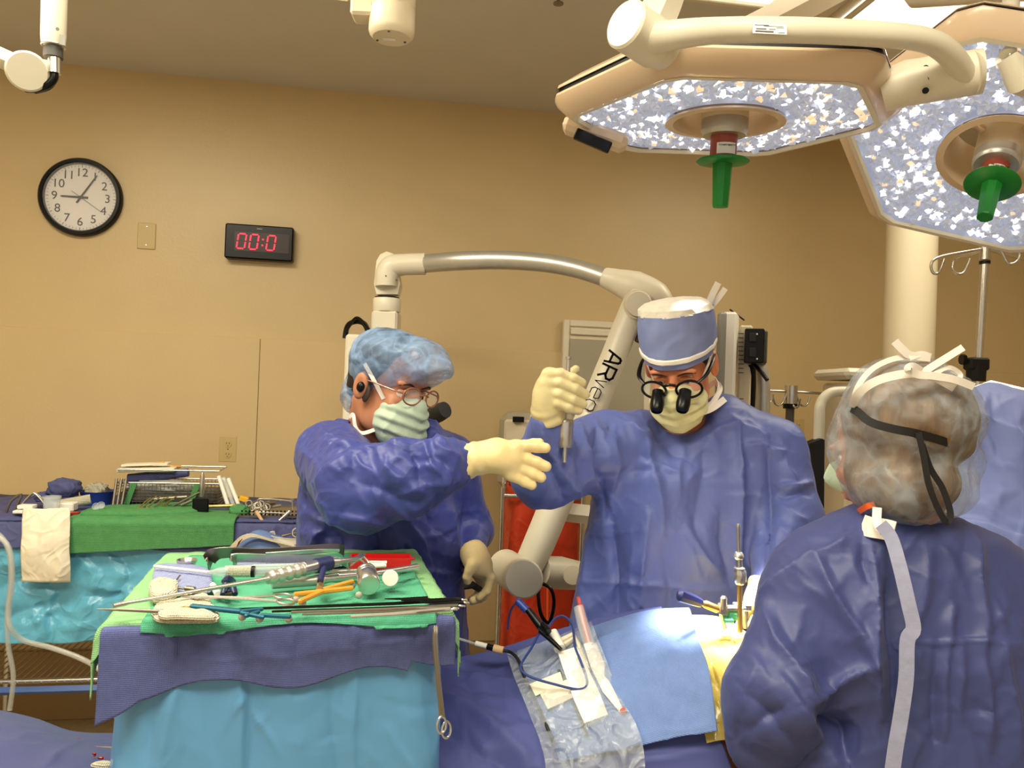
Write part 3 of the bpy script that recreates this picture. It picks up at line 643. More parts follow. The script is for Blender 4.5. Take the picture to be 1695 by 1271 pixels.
# ------------------------------------------------------------------ monitor arm, top left
t = thing('monitor_boom', 'jointed white equipment arm hanging at the upper left corner', 'equipment arm', W(88, 140, 1.72))
g = G(); q = W(88, 76, 1.72); top = W(92, -190, 1.72); top.z = min(top.z, CEIL)
g.tube([q, W(88.5, 60, 1.72), W(91, -40, 1.72), Vector((top.x, top.y, CEIL))], [.0235, .0255, .026, .028], n=28); g.mk('drop_tube', 'plastic', t)
g = G(); g.ring(q, (0, 0, 1), .0225, .0025, n=32); g.mk('bead', 'steel', t)
g = G(); g.tube([W(88, 80, 1.72), W(88, 96, 1.72)], .0195, n=24); g.mk('collar', 'greydk', t)
g = G(); g.tube([W(90, 96, 1.72), W(90, 122, 1.72)], .0135, n=20); g.mk('pivot', 'steel', t)
g = G(); g.tube([W(90, 120, 1.72), W(88, 132, 1.72), W(76, 142, 1.72), W(60, 147, 1.73), W(44, 147, 1.74)], .0085, n=10, sm=4); g.tube([W(92, 118, 1.735), W(92, 130, 1.735), W(80, 145, 1.735), W(58, 151, 1.74)], .006, n=8, sm=4); g.mk('cable', 'black', t)
g = G(); vd = -ray(45, 118).normalized(); g.lathe([(.038, -.05), (.0405, -.046), (.0405, -.012), (.042, -.010), (.042, .008), (.038, .012), (.001, .0125)], W(45, 118, 1.70), vd, n=48); g.mk('elbow_disc', 'plastic', t)
g = G(); g.tube([W(-120, 40, 1.62), W(-40, 78, 1.68), W(25, 106, 1.73)], .031, n=6, flat=.75); g.mk('swing_arm', 'plastic', t, smooth=False)
g = G(); g.box(W(72, 108, 1.72), (.045, .02, .02), bev=.003); g.mk('bracket', 'plastic', t, smooth=False)
g = G(); q = W(95, 48, 1.693); g.lathe([(.0038, -.004), (.0036, .002), (.001, .002)], q, -ray(95, 48), n=12); g.mk('screw', 'steel', t)
g = G(); g.box(W(103, 66, 1.700), (.011, .0015, .022), rotz(.5)); g.mk('sticker', 'grey', t, smooth=False)
# ceiling boom stub, top centre
t = thing('ceiling_boom', 'white round boom joint hanging from the ceiling at the top edge', 'boom arm', W(648, 66, 1.85))
q = W(648, 62, 1.85); g = G(); g.lathe([(.001, -.004), (.044, -.002), (.052, .006), (.054, .014), (.054, .06), (.0525, .062), (.0525, .066), (.054, .068), (.054, CEIL-q.z)], q, n=40); g.mk('joint_housing', 'plastic2', t)
g = G(); g.box(W(603, 10, 1.85), (.055, .06, .065), bev=.006); g.mk('side_block', 'plastic2', t, smooth=False)
g = G(); g.tube([W(580, -22, 1.85), W(430, -40, 1.9)], .035, n=4, up=(0, 0, 1)); g.mk('horizontal_arm', 'plastic2', t, smooth=False)
g = G()
for dx, dy in ((-.035, .01), (.03, .015), (0, -.04)): g.lathe([(.003, -.001), (.003, .001), (.001, .002)], q+Vector((dx, dy, -.004)), (0, 0, -1), n=10)
g.mk('screws', 'greydk', t, kind='stuff')
g = G(); g.box(q+Vector((-.005, 0, -.0048)), (.03, .012, .001)); g.mk('joint_label', 'white', t, smooth=False)

# ------------------------------------------------------------------ surgical microscope
MY = 2.85
t = thing('surgical_microscope', 'white floor microscope with arched metal arm over the team', 'microscope', Vector((W(605, 800, MY).x, MY, 0)))
def vbox(name, px0, px1, py0, py1, Y, dep, m='plastic', bev=.008, par=None, z0=None):
    a = W((px0+px1)/2, py0, Y); b = W((px0+px1)/2, py1, Y); z1 = z0 if z0 is not None else b.z; w = abs(px1-px0)/F*Y
    g = G(); g.box(((a.x+b.x)/2, Y+dep/2, (a.z+z1)/2), (w, dep, a.z-z1), bev=bev); return g.mk(name, m, par or t, smooth=False)
vbox('tower', 565, 603, 553, 900, MY, .22, z0=.25); vbox('tower_panel', 604, 648, 556, 900, MY+.03, .2, z0=.25)
vbox('riser', 614, 657, 514, 560, MY+.05, .11); 
g = G(); q = W(640, 516, MY+.1); g.lathe([(.05, 0), (.052, .005), (.052, .045), (.049, .05), (.001, .05)], q, n=36); g.mk('rotating_collar', 'plastic', t)
g = G(); g.lathe([(.046, .045), (.046, .055), (.04, .056)], q, n=30); g.mk('collar_gap', 'black', t)
K = W(641, 445, MY+.08)
o1 = [(623, 487), (619, 470), (623, 432), (629, 421), (640, 416), (651, 420), (655, 433), (662, 470), (658, 487)]
g = G(); g.prism([W(*p, MY+.07) for p in o1], (0, .07, 0)); g.mk('knuckle_fork', 'plastic', t, smooth=False)
g = G(); g.tube([W(640, 474, MY+.07), W(641, 455, MY+.07), W(648, 442, MY+.07), W(668, 438, MY+.07), W(704, 437, MY+.07)], [.042, .044, .044, .040, .041], n=24, sm=5); g.mk('knuckle', 'plastic', t)
g = G()
for p in ((639, 457), (656, 463)): g.lathe([(.003, -.01), (.003, .004), (.001, .004)], W(*p, MY+.03), (0, -1, 0), n=10)
g.mk('screws', 'greydk', t, kind='stuff')
AY = [MY+.07, 2.83, 2.78, 2.72, 2.66, 2.60]
arc = [(702, 436.5), (760, 432), (830, 430.5), (900, 435), (955, 445), (1008, 462)]
g = G(); g.tube([W(*p, y) for p, y in zip(arc, AY)], [.034, .034, .033, .032, .031, .030], n=24, sm=8); g.mk('arched_arm', 'alu', t)
g = G(); g.tube([W(1000, 459, 2.61), W(1022, 466, 2.59), W(1050, 476, 2.56), W(1085, 492, 2.54), W(1105, 520, 2.54)], [.033, .042, .055, .05, .03], n=24, sm=5); g.mk('arm_shoulder', 'plastic', t)
g = G(); g.tube([W(1060, 490, 2.54), W(1040, 530, 2.53), W(1016, 590, 2.51), W(990, 655, 2.49), W(958, 735, 2.46), W(925, 820, 2.42), W(892, 900, 2.38), W(868, 950, 2.36)], [.062, .054, .054, .056, .06, .064, .062, .055], n=8, sm=3, flat=.8); ma = g.mk('main_arm', 'plastic', t, smooth='full')
g = G(); g.lathe([(.041, -.03), (.041, .0), (.038, .004), (.001, .0045)], W(1057, 503, 2.455), -ray(1057, 503), n=40); g.mk('pivot_cap', 'plastic', t)
g = G(); g.lathe([(.046, -.03), (.046, -.004), (.001, -.0035)], W(1056, 504, 2.46), -ray(1057, 503), n=40); g.mk('pivot_ring', 'plastic2', t)
g = G(); g.tube([W(1066, 538, 2.50), W(1056, 566, 2.49)], .012, n=8); g.tube([W(1061, 515, 2.5), W(1068, 545, 2.5)], .009, n=8); g.mk('cable_clip', 'black', t)
# arm lettering, built from strokes: A R bold, then v e o thin
dn = (W(961, 690, 2.42)-W(1030, 545, 2.42)).normalized(); rt = Vector((1, 0, 0)); rt = (rt-dn*rt.dot(dn)).normalized()
if rt.x < 0: rt = -rt
nn_ = rt.cross(dn); nn_ = nn_ if nn_.y < 0 else -nn_
o0 = W(1011, 604, 2.425)
def glyph(name, strokes, s0, w, th, H=.062):
    g = G()
    for st in strokes:
        P = [o0+dn*(s0+u*w)+rt*((v-.5)*H) for u, v in st]
        for a, b in zip(P[:-1], P[1:]):
            d = (b-a); ln = d.length; d.normalize(); s = d.cross(nn_); R = Matrix((d, nn_, s)).transposed(); g.box((a+b)/2, (ln+th*.9, .004, th), R)
    g.mk(name, 'black', t, smooth=False)
glyph('letter_a', [[(0, 0), (.28, .9), (.4, 1), (.6, 1), (.72, .9), (1, 0)], [(.15, .32), (.85, .32)]], -.039, .036, .007, .045)
glyph('letter_r', [[(0, 0), (0, 1), (.75, 1), (1, .85), (1, .6), (.75, .45), (.05, .45)], [(.6, .45), (1, 0)]], .006, .038, .007, .045)
glyph('letter_v', [[(0, .72), (.5, 0), (1, .72)]], .053, .020, .003, .045)
glyph('letter_e', [[(.05, .38), (.95, .38), (.95, .55), (.8, .72), (.2, .72), (0, .55), (0, .18), (.2, 0), (.9, 0)]], .083, .032, .003, .045)
glyph('letter_o', [[(.2, 0), (0, .18), (0, .55), (.2, .72), (.8, .72), (1, .55), (1, .18), (.8, 0), (.2, 0)]], .124, .032, .003, .045)
g = G(); g.tube([W(866, 958, 2.20), W(860, 954, 2.28), W(836, 938, 2.40)], .0535, n=40); g.mk('elbow_drum', 'plastic', t)
g = G(); g.lathe([(.054, -.02), (.054, .002), (.050, .006), (.001, .0065)], W(867, 958, 2.195), -ray(867, 958), n=48); g.mk('elbow_cap', 'plastic', t)
g = G(); g.tube([W(895, 945, 2.36), W(925, 948, 2.4), W(975, 955, 2.45)], [.045, .05, .04], n=20); g.mk('lower_arm', 'plastic', t)
g = G(); g.tube([W(925, 846, 2.45), W(975, 852, 2.45)], .03, n=4); g.mk('counter_arm', 'plastic', t, smooth=False)
g = G(); g.lathe([(.028, 0), (.028, .03), (.001, .032)], W(948, 952, 2.37), -ray(948, 952), n=30); g.mk('small_cap', 'plastic2', t)
g = G(); g.tube([W(896, 965, 2.26), W(912, 975, 2.25), W(917, 1000, 2.25), W(909, 1030, 2.25), W(896, 1018, 2.25), W(891, 985, 2.26), W(893, 965, 2.27)], .0055, n=8, sm=6); g.mk('cable', 'black', t)
g = G(); g.tube([W(612, 556, MY-.0), W(604, 537, MY+.02), W(592, 532, MY+.04), W(580, 535, MY+.06), W(574, 543, MY+.08), W(571, 560, MY+.08)], .010, n=10, sm=6); g.tube([W(612, 548, MY), W(600, 532, MY), W(588, 527, MY+.02), W(573, 548, MY+.05)], .006, n=8, sm=5); g.mk('cable_loop', 'black', t)
g = G(); g.box((W(605, 800, MY).x, MY+.15, .14), (.40, .6, .14), bev=.04); g.mk('base', 'plastic', t, smooth=False)
for sx in (-1, 1):
    for sy in (-1, 1):
        g = G(); q = Vector((W(605, 800, MY).x+sx*.16, MY+.15+sy*.26, .04)); g.tube([q-Vector((.015, 0, 0)), q+Vector((.015, 0, 0))], .04, n=18); g.mk('caster', 'blackmat', t)
# eyepiece sticking out beyond the first assistant's mask
g = G(); g.tube([W(714, 690, 2.5), W(726, 683, 2.46), W(737, 678, 2.44)], [.028, .03, .026], n=20)
g.mk('eyepiece', 'rubber', t); g = G(); g.tube([W(706, 694, 2.52), W(716, 688, 2.49)], .017, n=16); g.tube([W(650, 700, 2.8), W(708, 693, 2.53)], .02, n=14); g.mk('eyepiece_tube', 'rubber', t)

# ------------------------------------------------------------------ monitor stand behind the surgeon
t = thing('anaesthesia_monitor', 'tall white monitor cabinet seen edge on behind the surgeon', 'monitor', W(1215, 700, 2.75))
Rm = rotz(.9)
def b3(name, px, py, Y, size, R, m, bev=.004, par=None): g = G(); g.box(W(px, py, Y), size, R, bev=bev); return g.mk(name, m, par or t, smooth=False)
b3('bezel', 1192.5, 628, 2.70, (.03, .03, .46), rotz(.05), 'grey', .006)
b3('side_panel', 1206, 630, 2.73, (.05, .10, .47), rotz(-.35), 'white', .008)
b3('vent_panel', 1230, 640, 2.80, (.045, .10, .43), rotz(-.2), 'plastic2', .006)
for i in range(22):
    if 9 < i < 15: continue
    b3('vent_slot', 1226.5, 552+i*7.2, 2.742, (.018, .002, .0035), rotz(-.2), 'greydk', 0)
b3('rear_unit', 1248, 574, 2.74, (.065, .12, .118), rotz(-.28), 'black', .004)
b3('rear_cover', 1262, 576, 2.80, (.03, .12, .115), rotz(-.28), 'greydk', .004)
for yy in (553, 594): b3('screw', 1253, yy, 2.665, (.005, .003, .005), None, 'white', .001)
for yy in (558, 583): b3('grille', 1246, yy, 2.668, (.022, .003, .03), rotz(-.28), 'rubber', .001)
g = G(); g.tube([W(1243, 602, 2.76), W(1243, 640, 2.78), W(1240, 700, 2.8)], .018, n=14); g.tube([W(1250, 605, 2.72), W(1262, 618, 2.68), W(1270, 629, 2.66)], .007, n=10); g.mk('bracket_lever', 'black', t)
g = G(); g.tube([W(1255, 600, 2.85), W(1261, 615, 2.85), W(1263, 640, 2.85), W(1262, 760, 2.85)], [.018, .026, .026, .026], n=20); g.mk('gas_pole', 'alu', t)
g = G(); g.tube([W(1208, 512, 2.78), W(1232, 530, 2.78)], .003, n=6); g.mk('antenna', 'blackmat', t)
g = G(); q = W(1225, 800, 2.85); g.tube([W(1225, 700, 2.85), Vector((q.x, 2.85, .1))], .03, n=16); g.mk('stand_pole', 'plastic2', t)
g = G(); g.box((q.x, 2.85, .05), (.2, .3, .1), bev=.03); g.mk('stand_base', 'plastic2', t, smooth=False)
# rail with hooks on a pole
def hook(g, p, d, s=1.0, r=.003, ud=Vector((0, 0, 1))):
    d = Vector(d).normalized()*s; u = ud*s
    g.tube([p, p-u*.012+d*.004, p-u*.028+d*.012, p-u*.034+d*.022, p-u*.028+d*.034, p-u*.008+d*.040], r, n=8, sm=4)
t = thing('drip_stand', 'short chrome drip stand with a level rail behind the surgeon', 'drip stand', Vector((W(1310, 700, 3.0).x, 3.0, 0)))
q = W(1309, 640, 3.0); g = G(); g.tube([q, Vector((q.x, q.y, .1))], .016, n=18); g.mk('pole', 'greydk', t)
g = G(); g.tube([W(1310, 638, 3.0), W(1309, 668, 3.0)], .024, n=20); g.mk('pole_head', 'steel', t)
g = G(); g.tube([W(1308, 668, 3.0), W(1308, 676, 3.0)], .027, n=20); g.mk('grip_ring', 'black', t)
g = G(); g.tube([W(1236, 645, 3.0), W(1310, 648, 3.0), W(1385, 653, 3.0)], .005, n=10); g.mk('rail', 'steel', t)
for px, py, d in ((1302, 652, (-1, 0, 0)), (1318, 652, (1, 0, 0)), (1309, 655, (.4, -1, 0)), (1246, 646, (-1, 0, 0)), (1258, 647, (1, 0, 0)), (1372, 653, (1, 0, 0))):
    g = G(); hook(g, W(px, py, 2.99), d, 1.3, .004); g.mk('hook', 'steel', t)
g = G()
for k in range(5): g.tube([(q.x, q.y, .1), (q.x+.17*math.cos(k*1.257), q.y+.17*math.sin(k*1.257), .06)], .014, n=8)
g.mk('foot', 'greydk', t)
for k in range(5): g = G(); g.ball((q.x+.17*math.cos(k*1.257), q.y+.17*math.sin(k*1.257), .03), .03); g.mk('caster', 'blackmat', t)
# white bent handle tube with black pad
t = thing('handle_frame', 'white bent tube frame with long black pad beside the woman in the hair cover', 'handle frame', W(1355, 900, 2.35))
g = G(); g.tube([W(1440, 650, 2.4), W(1392, 648, 2.38), W(1372, 652, 2.37), W(1359, 668, 2.36), W(1356, 700, 2.35), W(1352, 860, 2.35), W(1350, 980, 2.35)], .0155, n=18, sm=6); hf = g.mk('tube', 'plastic', t)
g = G(); o = [(1336, 745), (1341, 734), (1361, 726), (1365, 728), (1364, 850), (1360, 865), (1352, 868), (1338, 862), (1335, 850)]
g.prism([W(*p, 2.31) for p in o], (0, .05, 0)); g.mk('pad', 'blackmat', t, smooth=False)
g = G(); q = W(1350, 980, 2.35); g.tube([q, (q.x, q.y, .0)], .0155, n=14); g.mk('leg', 'plastic', t)
# equipment top behind the woman's head
t = thing('equipment_cart', 'beige cart top just visible behind the hair cover', 'cart', W(1480, 640, 2.6))
a = W(1400, 618, 2.72); b = W(1600, 625, 2.72)
g = G(); g.box(((a.x+b.x)/2, 2.87, (a.z+b.z)/2), (b.x-a.x, .3, .04), bev=.014); g.mk('top', 'plastic', t, smooth=False)
g = G(); g.box(((a.x+b.x)/2, 2.87, a.z/2), (b.x-a.x-.05, .24, a.z-.06), bev=.01); g.mk('body', 'plastic2', t, smooth=False)
# tall drip stand on the right
t = thing('drip_stand', 'tall chrome drip stand with four curled hooks at the right', 'drip stand', Vector((W(1625, 500, 2.5).x, 2.5, 0)))
q = W(1630, 418, 2.5)
g = G(); g.tube([W(1630, 432, 2.5), W(1619, 606, 2.5)], .0125, n=20); g.mk('upper_pole', 'steel', t)
qb = W(1617, 625, 2.5); g = G(); g.tube([qb, (qb.x, qb.y, .1)], .017, n=20); g.mk('lower_pole', 'steel', t)
g = G(); g.tube([W(1631, 405, 2.5), W(1630, 430, 2.5)], .0165, n=20); g.mk('top_hub', 'steel', t)
g = G(); g.tube([W(1630, 432, 2.5), W(1630, 437, 2.5)], .0165, n=20); g.mk('black_band', 'black', t)
for P in ([(1632, 411, 2.5), (1590, 418, 2.46), (1560, 424, 2.43), (1545, 431, 2.42), (1541, 441, 2.42), (1545, 452, 2.42), (1553, 452, 2.42), (1559, 440, 2.42), (1563, 428, 2.42)],
          [(1632, 411, 2.5), (1610, 420, 2.6), (1588, 425, 2.66), (1579, 432, 2.68), (1577, 445, 2.68), (1585, 453, 2.68), (1596, 450, 2.68), (1606, 428, 2.68)],
          [(1632, 409, 2.5), (1665, 409, 2.46), (1683, 410, 2.43), (1688, 420, 2.42), (1684, 432, 2.42), (1674, 437, 2.42), (1667, 434, 2.42), (1655, 411, 2.42)],
          [(1634, 413, 2.5), (1665, 422, 2.56), (1690, 428, 2.6), (1705, 432, 2.62), (1712, 445, 2.62), (1704, 455, 2.62)]):
    g = G(); g.tube([W(*p) for p in P], .0042, n=10, sm=5); g.mk('hook', 'steel', t)
b_ = W(1616, 605, 2.5)
g = G(); g.box(b_+Vector((0, 0, .005)), (.062, .05, .04), bev=.006); g.lathe([(.028, -.05), (.029, -.01), (.029, 0)], b_, n=20); cl = g.mk('clamp', 'blackmat', t, smooth=False)
g = G(); g.tube([W(1600, 595, 2.5), W(1609, 596, 2.5)], .004, n=8); g.mk('clamp_screw', 'steel', t)
g = G(); q = W(1594, 595, 2.5); g.tube([q-Vector((.006, 0, 0)), q+Vector((.006, 0, 0))], .017, n=8)
g.mk('clamp_knob', 'black', t, smooth=False)
g = G()
for k in range(5): g.tube([(qb.x, qb.y, .1), (qb.x+.26*math.cos(k*1.257), qb.y+.26*math.sin(k*1.257), .06)], .014, n=8)
g.mk('foot', 'steel', t)

# ------------------------------------------------------------------ hamper with red bag, white trolley behind
t = thing('equipment_cabinet', 'beige rounded cabinet with grey rim behind the raised arm', 'cabinet', W(890, 1000, 3.45))
a = W(827, 682, 3.45); b = W(960, 682, 3.45); bz = W(827, 812, 3.45).z
g = G(); g.box(((a.x+b.x)/2, 3.56, (a.z+bz)/2), (b.x-a.x, .2, a.z-bz), bev=.035); g.mk('shell', 'boardgrey', t, smooth=False)
g = G(); g.box(((a.x+b.x)/2+.005, 3.455, (a.z+bz)/2-.015), (b.x-a.x-.035, .02, a.z-bz-.03), bev=.01); g.mk('front', 'plastic2', t, smooth=False)
b3('dark_slot', 858, 694, 3.43, (.05, .02, .024), None, 'black', .002); 
g = G(); g.box(((a.x+b.x)/2, 3.6, bz/2), (b.x-a.x-.08, .16, bz), bev=.01); g.mk('pedestal', 'plastic2', t, smooth=False)
t = thing('bag_hamper', 'chrome framed hamper holding a red biohazard bag', 'waste hamper', W(890, 1075, 3.0))
hx0, hx1 = W(832, 820, 2.95), W(965, 822, 2.95)
for (x, y) in ((hx0.x, 2.95), (hx1.x, 2.95), (hx0.x+.01, 3.3), (hx1.x, 3.3)):
    g = G(); g.tube([(x, y, hx0.z+.03), (x, y, .06)], .009, n=10); g.mk('leg', 'steel', t)
g = G(); g.tube([(hx0.x, 2.95, hx0.z), (hx1.x, 2.95, hx0.z), (hx1.x, 3.3, hx0.z), (hx0.x, 3.3, hx0.z), (hx0.x, 2.95, hx0.z)], .008, n=8); g.mk('top_ring', 'steel', t)
g = G(); g.tube([(hx0.x, 2.95, .12), (hx1.x, 2.95, .12), (hx1.x, 3.3, .12), (hx0.x, 3.3, .12), (hx0.x, 2.95, .12)], .008, n=8); g.mk('bottom_ring', 'steel', t)
def bagf(name, x0, x1, y0, y1, z1, z0, m, label, cat, parent=None, sag=.04, amp=.02, n=72, flr=None):
    rows = []; cx, cy = (x0+x1)/2, (y0+y1)/2; V = []; k = 26
    for i in range(k+1):
        v = i/k; z = z1*(1-v)+z0*v; s = 1+sag*math.sin(math.pi*v)*2.0
        if v > .8: s *= math.sqrt(max(0.02, 1-((v-.8)/.2)**2*.9))
        for j in range(n):
            th = 2*math.pi*j/n; c_, s_ = math.cos(th), math.sin(th); q = (abs(c_)**4+abs(s_)**4)**(-.25)
            r = s*(1+amp*4*nz((c_*1.2, s_*1.2, z*2), (2.2, 2.2, 3), 4)+amp*2*max(0, 1-abs(nz((c_, s_, z*1.2), (4, 4, 4), 14))*5))
            V.append((cx+(x1-x0)/2*q*c_*r, cy+(y1-y0)/2*q*s_*r, z))
    g = G(); g.add(V, [(i*n+j, i*n+(j+1) % n, (i+1)*n+(j+1) % n, (i+1)*n+j)[::-1] for i in range(k) for j in range(n)]+[tuple(k*n+j for j in range(n))[::-1]])
    return g.mk(name, m, parent, smooth='full', label=label, cat=cat)
bagf('waste_bag', hx0.x+.02, hx1.x-.0, 2.97, 3.28, hx0.z+.03, .16, 'redbag', 'red orange biohazard waste bag hanging in the chrome hamper', 'waste bag', sag=.03)
g = G(); g.tube([W(905, 885, 2.9), W(907, 950, 2.9), W(906, 1050, 2.9)], .004, n=6); g.tube([W(800, 1082, 3.3), W(830, 1074, 3.25), W(865, 1078, 3.2), W(890, 1085, 3.1)], .006, n=6, sm=4)
g.mk('orange_cord', 'orangeband', smooth=True, label='thin orange cord lying beside the red waste bag', cat='cord')
# ------------------------------------------------------------------ instrument table (near) and its drapes
T = 1.117; TA = .2443; TO = Vector((-.60, 1.205, 0)); TU = Vector((math.cos(TA), math.sin(TA), 0)); TV = Vector((-math.sin(TA), math.cos(TA), 0)); TW, TD = .52, .52
def tp(u, v, z=T): return TO+TU*u+TV*v+Vector((0, 0, z))
RTb = Matrix((TU, TV, Vector((0, 0, 1)))).transposed()
def Zt(px, py, h=.0): return Z(px, py, T+h)
t = thing('instrument_table', 'instrument stand hidden under the blue drape in front', 'table', tp(.26, .26, 0))
g = G(); g.box(tp(.26, .26, T-.03), (.5, .5, .02), RTb, bev=.008); g.mk('tray', 'steel', t, smooth=False)
g = G(); g.tube([tp(.26, .40, T-.04), tp(.26, .40, .08)], .02, n=14); g.mk('post', 'steel', t)
for s in (-1, 1): g = G(); g.tube([tp(.26, .40, .08), tp(.26+s*.22, .1, .06)], .016, n=8); g.mk('foot', 'steel', t)
def loop_drape(name, ztop, zbot, flare, m, hang, nf=22, amp=.012, seed=3, par=None, f2=(), **kw):
    n = 520; k = 110; V = []; per = []
    for j in range(n):                                   # rounded rectangle perimeter
        th = 2*math.pi*j/n; c_, s_ = math.cos(th), math.sin(th); q = (abs(c_)**9+abs(s_)**9)**(-1/9)
        per.append((.5*TW*q*c_, .5*TD*q*s_, th))
    for i in range(k+1):
        v = i/k
        for (a, b, th) in per:
            z = ztop*(1-v)+zbot*v; z += .0; w = v**.7
            f = amp*w*(math.sin(th*7+1.3*math.sin(th*3+seed)+v*1.2)*.6+1.6*nz((a*6, b*6, z*1.2), (1.3, 1.3, 1), seed))+amp*.9*w*max(0, 1-abs(nz((a*5, b*5, z*1.6), (1.6, 1.6, 1.6), seed+8))*7)
            s = 1+(flare*v+f)/.26
            V.append(tuple(tp(.26+a*s, .26+b*s, z)))
    A = np.array([list(p) for p in V]).reshape(k+1, n, 3); q_ = gnormals(A); q_ *= np.sign(((A-np.array(list(tp(.26, .26, 1.0))))*q_).sum(-1, keepdims=True)); A = A+q_*fold2(A, q_, f2)[..., None]; V = [tuple(p) for p in A.reshape(-1, 3)]
    g = G(); g.add(V, [(i*n+j, i*n+(j+1) % n, (i+1)*n+(j+1) % n, (i+1)*n+j)[::-1] for i in range(k) for j in range(n)]+[tuple(range(n))])
    return g.mk(name, m, par, smooth='full', **kw)
loop_drape('table_drape', T-.012, .45, .016, 'drapefront', .6, f2=[(398,1100,402,1300,.008,7),(415,1100,412,1300,-.006,8),(385,1180,404,1152,.006,3),(402,1152,462,1245,.005,3),(588,1090,585,1300,.005,6),(545,1110,560,1300,-.004,9),(300,1110,255,1290,.007,10),(262,1120,240,1280,-.006,8),(470,1110,480,1150,.003,4),(640,1200,700,1300,.004,4),(690,1080,712,1280,.005,8),(330,1150,360,1260,-.004,9)]+creases(5, (240, 1100, 720, 1271), 26, (.001, .0025), (20, 80), 90, 60, (3, 5)), label='light blue plastic drape hanging down the front instrument table', cat='drape')
def draped(name, u0, u1, v0, v1, h, hang, m, ku=3, side=None, rad=.012, amp=.002, seed=2, edge=None, nU=110, f2=(), back=False, sidehang=0, sides=(), thick=.0025, **kw):
    # cloth over the table: flat from v1 (back) to v0 (front edge), then hanging down by hang(u)
    V = []; rows = 54; flat = 24
    for i in range(rows):
        for j in range(nU):
            fu = j/(nU-1); u = u0+(u1-u0)*fu; hg = hang(fu) if callable(hang) else hang
            if i < flat: v = v1+(v0-v1)*i/(flat-1); z = T+h; out = 0
            else:
                q = (i-flat+1)/(rows-flat); s = q*hg; ar = rad*math.pi/2
                if s < ar: an = s/rad; v = v0-rad*math.sin(an); z = T+h-rad*(1-math.cos(an)); out = 0
                else: v = v0-rad; z = T+h-rad-(s-ar); out = q
            p = tp(u, v, z); d = amp*nz(p, (30, 30, 30), seed)*1.2
            if i < flat: p.z += d*.8+max(0, amp*.8*nz(p, (9, 9, 9), seed+1))
            else: p -= TV*(abs(d)+out*.012*(.5+nz((u, 0, 0), (16, 1, 1), seed)))
            # wrap the sides down when beyond the table edge
            over = max(0, -.004-u, u-(TW+.004))
            if over > 0:
                sgn = -1 if u < 0 else 1; rr = .014; an = min(over/rr, math.pi/2); ex = over-rr*math.pi/2
                base = tp((-.004 if sgn < 0 else TW+.004), 0, 0)
                q0 = TO+TU*((-.004 if sgn < 0 else TW+.004)+sgn*rr*math.sin(an)); vv = (p-TO).dot(TV)
                p = Vector((q0.x, q0.y, 0))+TV*vv+Vector((0, 0, p.z-rr*(1-math.cos(an))-max(0, ex)))
                if ex > 0: p += TU*(sgn*.006*(1+nz(p, (25, 25, 4), seed)))
            V.append(p)
    A = np.array([list(p) for p in V]).reshape(rows, nU, 3); q_ = gnormals(A); q_ *= np.sign(-(q_*(A-np.array((0, 0, CAMZ)))).sum(-1, keepdims=True)); A = A+q_*fold2(A, q_, f2)[..., None]; g = G(); g.grid(A); B = A+gnormals(A)*thick; kk = len(g.v); g.grid(B); cnt = (rows-1)*(nU-1)
    for q in range(cnt): g.f[q] = g.f[q][::-1]
    e = [(0, j) for j in range(nU)]+[(i, nU-1) for i in range(1, rows)]+[(rows-1, j) for j in range(nU-2, -1, -1)]+[(i, 0) for i in range(rows-2, 0, -1)]
    ids = [i*nU+j for i, j in e]
    for q in range(len(ids)): a = ids[q]; b = ids[(q+1) % len(ids)]; g.f.append((a, b, b+kk, a+kk)); g.mi.append(0)
    return g.mk(name, m, smooth='full', **kw)
def hb(f):   # blue towel hang: stepped pleats
    return .088+.018*(1-f)+(.012*math.sin(f*14+.5)) + (.035*(1-f*9) if f < .11 else 0) + (-.018 if f > .86 else 0)
draped('blue_towel', -.012, .535, .0, .44, .001, hb, 'towelblue', rad=.010, amp=.0018, f2=[(284,1036,290,1092,.007,4),(392,1034,394,1100,-.006,3),(492,1034,492,1094,-.006,3),(400,1036,402,1098,.004,5),(586,1030,590,1080,.006,4),(684,1024,684,1068,-.005,3),(728,1020,732,1060,.004,3),(292,1086,390,1092,.0025,2),(398,1090,490,1084,.0025,2),(498,1082,586,1070,.0025,2),(594,1068,680,1058,.0025,2)], label='woven slate blue towel hanging over the front edge of the instrument table', cat='towel')
draped('green_towel', -.085, .60, .012, .53, .006, lambda f: .0+(.016 if .15 < f < .9 else .045), 'greenlt', amp=.003, seed=9, rad=.008, label='light green towel spread over the instrument table and down its sides', cat='towel')
draped('green_towel', .045, .50, .004, .47, .011, lambda f: .026+.006*math.sin(f*9), 'green', amp=.0022, seed=19, rad=.019, label='darker green towel with rolled front edge lying under the instruments', cat='towel')
TZ = .018                                                # top of the towels above the table
def P(px, py, h=0): return Zt(px, py, TZ+h)
def bar(g, a, b, w, h): # flat bar
    a, b = Vector(a), Vector(b); R = frame_from(b-a); g.box((a+b)/2, ((b-a).length, w, h), R, bev=min(w, h)*.3)
GI = 'instruments on the green towel'
